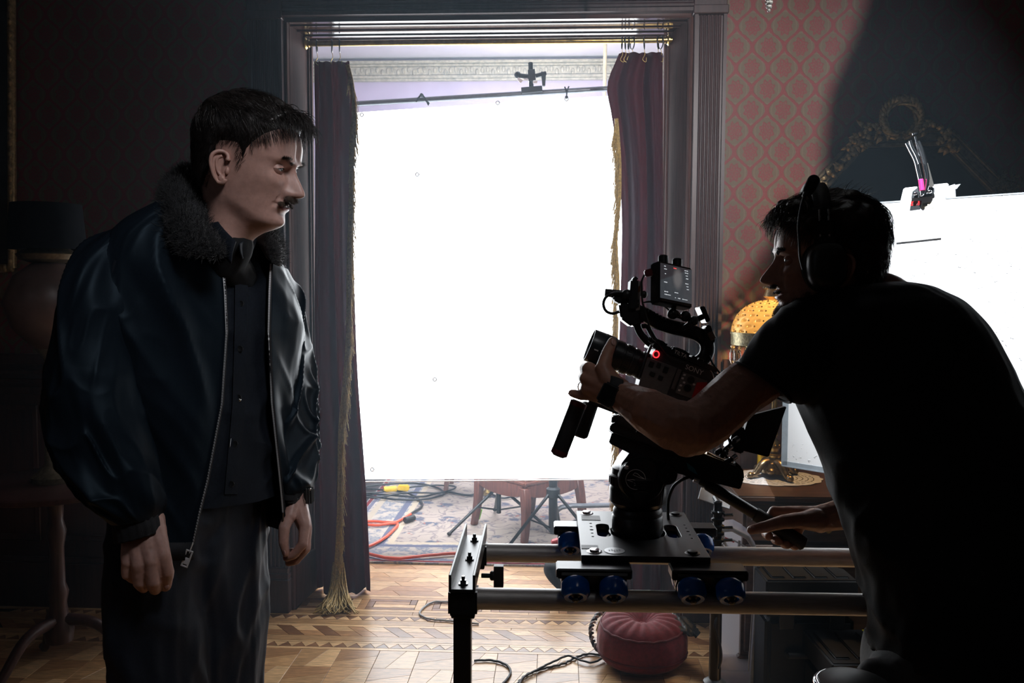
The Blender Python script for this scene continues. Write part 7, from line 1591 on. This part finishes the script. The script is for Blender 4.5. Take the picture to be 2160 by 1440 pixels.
# watch on his left wrist
wt = gridobj('wristwatch', loft([(602, 1046, 1.875, 654, 1044, 1.925, .036), (602, 1056, 1.875, 653, 1055, 1.925, .036)], 6, 40, 2.2), black_rubber, m1, th=.004)
mb = MB(); mb.box(P(651, 1046, 1.905), (.012, .036, .036), CR*.9-_F*.3); mb.build('watch_case', black_plastic, wt, bevel=.004, bseg=2); mb = MB(); mb.rod(P(652, 1030, 1.90), P(653, 1034, 1.90), .004, 10); mb.build('watch_button', chrome, wt)
for q in (0, 5, 10): mb = MB(); mb.box(P(646+q, 1046, 1.872+.003*q), (.003, .004, .034), CR*.9-_F*.3); mb.build('watch_link', black_rubber, wt, bevel=.001)
# ------------------------------------------------------------------ the camera operator
m2 = thing('person', Vector((P(2080, 1300, 1.55).x, P(2080, 1300, 1.55).y, 0)), 'bearded man in a black t-shirt leaning over the camera rig', 'person')
a_ = math.radians(7)
H2 = Head((1603, 592), 1.735, (-math.cos(a_), math.sin(a_), -.03), 1.05, {'nose': 1.02})
hv, hf, hmi = H2.body_bits()
arm = MB()
for sec in ([[(1640, 770, 1.66, 52), (1560, 825, 1.63, 51), (1500, 880, 1.60, 50), (1462, 905, 1.575, 49)], [(1462, 905, 1.575, 49), (1420, 895, 1.575, 48), (1370, 868, 1.60, 43), (1330, 845, 1.65, 34), (1300, 828, 1.685, 29)], [(1448, 925, 1.575, 34), (1462, 905, 1.575, 44)]]):
    arm.chain([(PD(c), c[3]/1000) for c in sec])
for ch in ([(1304, 824, 1.685, 27), (1243, 778, 1.722, 15)], [(1304, 828, 1.685, 27), (1238, 798, 1.717, 15)], [(1304, 832, 1.685, 27), (1240, 818, 1.718, 14)], [(1302, 836, 1.688, 25), (1250, 832, 1.725, 13)], [(1295, 815, 1.69, 24), (1274, 782, 1.70, 18)],
           [(1241, 778, 1.722, 13.5), (1234, 777, 1.758, 12), (1244, 774, 1.805, 10.5), (1262, 762, 1.825, 9)], [(1236, 798, 1.717, 14), (1232, 796, 1.757, 12.4), (1246, 786, 1.808, 11), (1268, 774, 1.826, 9)], [(1239, 818, 1.718, 13.2), (1236, 817, 1.76, 12), (1252, 802, 1.806, 10.5), (1274, 788, 1.82, 9)], [(1250, 832, 1.725, 12), (1228, 833, 1.735, 10.5), (1214, 831, 1.742, 9.5), (1206, 829, 1.746, 8.5)],
           [(1283, 800, 1.69, 19), (1272, 775, 1.695, 15.5), (1281, 745, 1.712, 13), (1291, 722, 1.728, 10.5)]):
    arm.chain([(PD(c), c[3]/1000) for c in ch])
v1, f1, n1 = remesh(arm, .0026, 4); v1 = v1+n1*(.0005*noise3(v1*110)+.0009*noise3(v1*35))[:, None]
arm2 = MB()
for ch in ([(1900, 1040, 1.78, 43), (1800, 1080, 1.80, 36), (1728, 1094, 1.805, 28)], [(1728, 1094, 1.805, 27), (1636, 1080, 1.832, 14)], [(1728, 1094, 1.805, 27), (1655, 1087, 1.842, 15)], [(1730, 1096, 1.808, 26), (1674, 1094, 1.848, 14)], [(1730, 1100, 1.81, 24), (1692, 1104, 1.848, 13)], [(1722, 1096, 1.79, 24), (1690, 1098, 1.778, 18)],
           [(1634, 1079, 1.833, 13.5), (1621, 1099, 1.857, 12), (1616, 1124, 1.838, 10.5), (1622, 1131, 1.806, 9)], [(1653, 1086, 1.843, 13.8), (1639, 1114, 1.867, 12), (1636, 1138, 1.842, 10.6), (1642, 1142, 1.802, 9)], [(1673, 1093, 1.848, 13.2), (1658, 1123, 1.867, 11.6), (1655, 1147, 1.842, 10.2), (1661, 1149, 1.803, 9)], [(1691, 1103, 1.848, 12), (1680, 1130, 1.862, 10.4), (1674, 1151, 1.837, 9.4), (1678, 1152, 1.806, 8.4)],
           [(1692, 1097, 1.778, 18), (1652, 1100, 1.766, 14.5), (1613, 1111, 1.770, 12.2), (1585, 1117, 1.776, 10)]):
    arm2.chain([(PD(c), c[3]/1000) for c in ch])
v2, f2, n2_ = remesh(arm2, .0026, 4); v2 = v2+n2_*(.0005*noise3(v2*110)+.0009*noise3(v2*35))[:, None]
core = MB(); core.chain([(P(1760, 600, 1.79), .055), (P(1830, 700, 1.77), .13), (P(1930, 900, 1.70), .14), (P(2060, 1250, 1.56), .13)]); core.chain([(P(1640, 770, 1.66), .05), (P(1740, 720, 1.68), .07), (P(1830, 730, 1.78), .09), (P(1850, 760, 1.92), .07), (P(1880, 950, 1.88), .048), (P(1900, 1040, 1.78), .043)])
fz = lambda x, y, d, z: Vector((P(x, y, d).x, P(x, y, d).y, z))
core.chain([(P(2060, 1300, 1.60), .1), (fz(1960, 1300, 1.56, .48), .07), (fz(2050, 1300, 1.56, .09), .045)]); core.chain([(P(2120, 1300, 1.48), .1), (fz(2200, 1300, 1.38, .48), .07), (fz(2300, 1300, 1.38, .09), .045)])
cv, cf, _n = remesh(core, .012, 3)
body2 = joined('body', [(hv, hf, hmi), (v1, f1.tolist(), None), (v2, f2.tolist(), None), (cv, cf.tolist(), None)], [skin_r, lip], m2)
H2.eyes(m2, (-1, .12, .02))
nails([((1294, 722, 1.714), (.5, .35, .75), (.3, 1, 0), .0072), ((1203, 829, 1.741), (-.4, .5, .7), (-1, .1, 0), .0052), ((1588, 1113, 1.766), (-.1, .8, .5), (-1, -.15, 0), .0068)], m2)
mb = MB(); rg = P(1232, 816, 1.745); x_, y_, _a = frame(_F*.9+CR*.3); mb.tube([rg+x_*(.0128*math.cos(k*.2618))+y_*(.0128*math.sin(k*.2618)) for k in range(24)], .0016, 6, closed=True); mb.build('ring', chrome, m2, smooth=60)
zx2 = [-.11, -.085, -.07, -.055, -.042, -.030, -.022, .0, .008, .016, .026, .033, .045, .058, .072, .084, .12]
zh2 = [.006, .006, .010, .018, .035, .070, .118, .125, .115, .085, .088, .118, .140, .156, .170, .178, .182]
def mask2(v): return v[:, 2]-np.interp(v[:, 0], zx2, zh2)
def thick2(v): x, y, z = v.T; return .006+.017*sstep(.14, .20, z)+.010*sstep(.03, .08, x)*sstep(.155, .185, z)+.006*sstep(-.02, -.09, x)*sstep(.04, .1, z)
def comb2(p):
    x, y, z = p; t_ = float(sstep(.165, .195, z)); side = np.array([-.35 if x < .03 else .4, 0, -1.]); top = np.array([.9 if x > -.02 else -.5, .3, -.05]); return top*t_+side*(1-t_)
def len2(v): x, y, z = v.T; return .02+.04*sstep(.15, .19, z)-.020*sstep(.04, .08, x)*sstep(.15, .18, z)
hc2 = H2.hair(mask2, thick2, comb2, len2, 4600, .00042, hair_r, hair_r, m2, 17, lift=.0006)
rng = np.random.default_rng(9); paths = []
for i in range(620):
    y0 = rng.uniform(-.05, .058); z0 = .184+rng.uniform(-.010, .022); x0 = .080-.3*abs(y0)*abs(y0)/.05-.8*(z0-.186); L = rng.uniform(.016, .048); b = np.array([x0+.006, y0, z0+.010]); d = np.array([.9, rng.normal(0, .4), .25+rng.normal(0, .3)]); ph = rng.uniform(0, 6); q = [b]
    for k in range(10): d = d/np.linalg.norm(d); q.append(q[-1]+d*L/10); d = d+np.array([.12*math.cos(ph+k*.8)-.06, .30*math.sin(ph+k*.8), -.20])
    paths.append(q)
for i in range(60):   # fly-away hairs on the crown
    a = rng.uniform(-2.6, -.2) if i % 3 else rng.uniform(-.4, .4); b = np.array([-.03+rng.uniform(-.06, .06), rng.uniform(-.05, .05), .215]); loc, nn, _, _ = H2.bvh.find_nearest(Vector(b)); b = np.array(loc)+np.array([0, 0, .016]); d = np.array([rng.uniform(-.9, .3), rng.uniform(-.4, .4), .8]); q = [b]
    for k in range(10): d = d/np.linalg.norm(d); q.append(q[-1]+d*rng.uniform(.022, .05)/10); d = d+np.array([-.08, 0, -.05])
    paths.append(q)
vv, ff = strands(H2.w(np.array(paths)), rng.uniform(.00035, .0007, len(paths)), .3, 3); o = npobj('forelock', vv, ff, hair_r, hc2); o['kind'] = 'stuff'
bpts = [(x, sg*y, z) for sg in (1, -1) for x, y, z in [(.02, .062, .05), (.03, .058, .035), (.045, .052, .022), (.06, .042, .012), (.075, .03, .006), (.088, .012, .004), (.092, 0, .012), (.09, .015, .02), (.08, .03, .025), (.065, .045, .032), (.045, .055, .045), (.02, .063, .065), (.015, .064, .085), (.05, .048, .004), (.07, .025, -.004)]]
H2.tufts('beard', bpts, 4200, .011, lambda b: (.7*max(0, b[0])/.09, .8*b[1]/.06, -.75), .00026, beard_m, m2, 7, (.007, .007, .006), .05)
H2.tufts('moustache', [(.10, sg*y, .0585-.10*y-3*y*y) for y in np.linspace(0, .03, 12) for sg in (1, -1)], 900, .008, lambda b: (.6, .8*np.sign(b[1]), -.8), .00026, beard_m, m2, 8, (.003, .002, .0025), .06)
H2.tufts('eyebrow', [(.09, sg*(.013+.036*t_), .1245+.006*math.sin(t_*2.4)) for t_ in np.linspace(0, 1, 16) for sg in (1, -1)], 700, .009, lambda b: (.3, .8*np.sign(b[1]), .3), .0003, hair_r, m2, 4, (.001, .001, .0018))
# fine arm hairs
rng = np.random.default_rng(21); allv = np.concatenate([v1, v2]); alln = np.concatenate([n1, n2_]); px_ = np.array([CW/2+FPX*np.dot(p-np.array(CAM), np.array(CR))/np.dot(p-np.array(CAM), np.array(_F)) for p in allv]); ok = np.where(((px_ > 1312) & (px_ < 1690) & (np.arange(len(allv)) < len(v1))) | ((px_ > 1715) & (np.arange(len(allv)) >= len(v1))))[0]; pk = rng.choice(ok, 2600); p = allv[pk]; n_ = alln[pk]; d = n_+np.array([-.9, 0, -.25])+rng.normal(0, .35, (2600, 3)); d /= np.linalg.norm(d, axis=1, keepdims=True); L = rng.uniform(.004, .010, 2600)[:, None]; vv, ff = strands(np.stack([p, p+d*L*.5+n_*.001, p+d*L], 1), .00011, .4, 3); o = npobj('arm_hair', vv, ff, beard_m, m2); o['kind'] = 'stuff'
# t-shirt
TS = [(1742, 606, 1.79, 1848, 590, 1.79, .055), (1700, 612, 1.76, 1902, 600, 1.80, .13), (1672, 640, 1.74, 1972, 624, 1.80, .18), (1662, 700, 1.73, 2036, 668, 1.80, .20), (1668, 775, 1.72, 2092, 752, 1.78, .205), (1686, 845, 1.70, 2128, 832, 1.76, .205), (1716, 915, 1.67, 2158, 886, 1.73, .20), (1752, 1005, 1.63, 2200, 960, 1.69, .195), (1797, 1130, 1.57, 2250, 1080, 1.63, .19), (1832, 1240, 1.52, 2292, 1200, 1.57, .185), (1845, 1310, 1.50, 2310, 1290, 1.54, .18), (1844, 1378, 1.48, 2316, 1372, 1.52, .18)]
ts = MB(); GT = loft(TS, 130, 100, 2.15, disp=addf(masked(creases(1.4, 5, .008, 71, .4, 2.4), .45, 1), masked(creases(2.6, 8, .005, 73, -.3), .5, 1), creases(5, 10, .0015, 75))); ts.grid([[Vector(p) for p in r] for r in GT], closed=True, caps=True)
GS = loft([(1706, 618, 1.70, 1820, 760, 1.74, .09), (1662, 642, 1.67, 1775, 800, 1.70, .085), (1612, 690, 1.65, 1722, 838, 1.67, .08), (1572, 742, 1.635, 1680, 850, 1.65, .072), (1556, 766, 1.63, 1661, 847, 1.64, .066)], 50, 64, 2.1, disp=masked(creases(1.3, 4, .005, 81, .3), .15, .95)); ts.grid([[Vector(p) for p in r] for r in GS], closed=True, caps=True)
GS2 = loft([(1760, 660, 1.93, 1880, 700, 1.93, .08), (1790, 760, 1.95, 1910, 780, 1.95, .075), (1820, 850, 1.94, 1930, 850, 1.93, .07)], 20, 40, 2.1); ts.grid([[Vector(p) for p in r] for r in GS2], closed=True, caps=True)
v, f, n = remesh(ts, .0055, 3); npobj('t_shirt', v, f, tee, m2)
mb = MB(); mb.tube([Vector(p)+ (Vector(p)-Vector(GS[-1].mean(0))).normalized()*.0015 for p in GS[-1]], .003, 6, closed=True); mb.build('sleeve_hem', tee, m2, smooth=180)
tr2 = MB()
for A_ in ([(1838, 1350, 1.52, 2300, 1350, 1.54, .17), (1830, 1420, 1.50, 2300, 1440, 1.52, .17), (1842, 1560, 1.50, 2240, 1600, 1.54, .15)],):
    tr2.grid([[Vector(p) for p in r] for r in loft(A_, 30, 50, 2.2)], closed=True, caps=True)
tr2.chain([(P(2000, 1400, 1.56), .13), (fz(1940, 1300, 1.55, .50), .085), (fz(2040, 1300, 1.56, .10), .06)]); tr2.chain([(P(2150, 1400, 1.46), .13), (fz(2220, 1300, 1.36, .50), .085), (fz(2300, 1300, 1.38, .10), .06)]); tr2.chain([(P(1925, 1440, 1.45), .075), (P(1850, 1428, 1.44), .032)])
v, f, n = remesh(tr2, .008, 4); v = v+n*(.004*noise3(v*22))[:, None]; npobj('trousers', v, f, M('charcoal_trousers', (.030, .031, .034), .75, 0, 120, .15, .2), m2)
for cx_ in (fz(2040, 1300, 1.56, 0), fz(2300, 1300, 1.38, 0)):
    rows = []; fd = Vector((-.95, .3, 0)).normalized(); sd = Vector((-fd.y, fd.x, 0))
    for i in range(16):
        t_ = i/15; x = -.09+.28*t_; w = .036+.014*math.sin(math.pi*min(1, t_*1.1))**.8-(.03*max(0, t_-.85)/.15); h = (.095-.05*sstep(.25, .7, t_)-.02*max(0, t_-.8)/.2); rows.append([cx_+fd*x+sd*(w*math.copysign(abs(math.cos(q))**.7, math.cos(q)))+Vector((0, 0, .001+h/2+h/2*math.copysign(abs(math.sin(q))**.7, math.sin(q)))) for q in [2*math.pi*k/20 for k in range(20)]])
    mb = MB(); mb.grid(rows, closed=True, caps=True); mb.build('shoe', shoe_m, m2, smooth=60)
# smart watch on his left wrist
G = loft([(1314, 800, 1.675, 1294, 866, 1.675, .034), (1302, 795, 1.68, 1280, 860, 1.68, .033), (1288, 790, 1.685, 1268, 852, 1.685, .032)], 8, 48, 2.1)
sw = gridobj('wristwatch', G, M('woven_watch_strap', (.014, .016, .018), .75, 0, 200, .2, .4), m2, th=.003)
wc_ = P(1283, 832, 1.645); mb = MB(); ax_ = (P(1270, 850, 1.65)-P(1292, 806, 1.65)).normalized(); nw_ = (-_F*.88-CR*.45-CU*.05); nw_ = (nw_-ax_*nw_.dot(ax_)).normalized(); mb.box(wc_, (.044, .036, .011), ax_, Z=nw_); mb.build('watch_case', black_plastic, sw, bevel=.005, bseg=3)
mb = MB(); mb.box(wc_+nw_*.0058, (.036, .028, .001), ax_, Z=nw_); mb.build('watch_screen', M('dark_watch_glass', (.006, .007, .008), .08, 0, 20, .02, coat=1), sw, smooth=0)
# headset
hs_c = P(1712, 530, 1.615)
hs = thing('headset', hs_c, 'black intercom headset with a raised boom microphone on the leaning operator', 'headset')
nd = np.array(H2.A[1])/H2.s; nd = Vector(nd)   # outward from his left ear
mb = MB(); cupc = H2.W(.018, .078, .098); xx, yy, zz_ = Vector(H2.A[0]).normalized(), Vector(H2.A[2]).normalized(), nd
rows = []
for r, h in ((.6, -.012), (.95, -.012), (1.0, .0), (1.0, .010), (.97, .018), (.86, .026), (.62, .031), (.3, .033), (.02, .0335)):
    row = []
    for k in range(48):
        a = 2*math.pi*k/48; ex = 2.6; ca = math.copysign(abs(math.cos(a))**(2/ex), math.cos(a)); sa = math.copysign(abs(math.sin(a))**(2/ex), math.sin(a)); row.append(cupc+xx*(.037*r*ca)+yy*(.046*r*sa)+zz_*h)
    rows.append(row)
mb.grid(rows, closed=True); mb.build('ear_cup', M('headset_shell', (.010, .012, .014), .4, 0, 60, .1, .05), hs, smooth=50)
mb = MB(); mb.tube([cupc+xx*(.034*math.cos(k*.2))+yy*(.043*math.sin(k*.2))-zz_*.014 for k in range(31)], .010, 10, closed=True); mb.build('ear_cushion', leather, hs, smooth=60)
band = []
for k in range(25):
    a = math.pi*k/24; y = .082*math.cos(a); z = .165+.092*math.sin(a)**.8 if 0 < k < 24 else .165; band.append(H2.W(.022, y, z))
mb = MB(); rows = [[p-xx*.016+yy*0, p+xx*.016] for p in band]; mb.grid(rows); hbnd = mb.build('headband', black_rubber, hs, smooth=180); md = hbnd.modifiers.new('t', 'SOLIDIFY'); md.thickness = .010
for q in (-.008, .008): mb = MB(); mb.tube(spl([H2.W(.022+q, .086, .13), H2.W(.022+q, .089, .15), H2.W(.022+q, .086, .172), H2.W(.022+q, .080, .20)], 12), .0022, 6); mb.build('slider_wire', chrome, hs, smooth=60)
mb = MB(); mb.box(H2.W(.022, .088, .165), (.030, .012, .03), xx, zz_, yy); mb.build('slider_block', black_plastic, hs, bevel=.004, bseg=2)
mb = MB(); mb.box(H2.W(.022, .090, .140), (.040, .010, .022), xx, zz_, yy); mb.build('yoke', black_plastic, hs, bevel=.004, bseg=2)
def hp_(x, y, d=1.60): return P(x, y, d)
mb = MB(); mb.tube(spl([hp_(1694, 568, 1.615), hp_(1688, 545, 1.612), hp_(1686, 510), hp_(1684, 475), hp_(1688, 445), hp_(1696, 415, 1.605), hp_(1702, 402, 1.61)], 30), .0024, 8); mb.build('boom', M('grey_boom', (.05, .055, .06), .35, .3, 40, .1), hs, smooth=60)
mb = MB(); mb.chain([(hp_(1705, 402, 1.61), .0105), (hp_(1716, 382, 1.615), .0125)]); v, f, n = remesh(mb, .002, 3); npobj('microphone_windscreen', v, f, M('black_foam', (.008, .008, .009), .95, 0, 300, .2, .6), hs)
mb = MB(); mb.rod(hp_(1699, 416, 1.607), hp_(1705, 402, 1.61), .0075, 12); mb.build('microphone_neck', black_plastic, hs)
mb = MB(); mb.tube(spl([hp_(1702, 405, 1.606), hp_(1698, 420, 1.602), hp_(1704, 432, 1.602), hp_(1702, 444, 1.604)], 14), .0013, 6); mb.build('microphone_wire', black_rubber, hs, smooth=60)
mb = MB(); mb.lathe([(.007, 0), (.007, .002), (.005, .003)], cupc+zz_*.0325+yy*.022-xx*.012, zz_, 16); mb.build('cup_button', black_plastic, hs)
cup2 = H2.W(.018, -.078, .098); mb = MB(); mb.ball(cup2-zz_*.012, (.037, .046, .022), 20, 12, xx, yy, zz_); mb.build('ear_cup', black_plastic, hs, smooth=180)
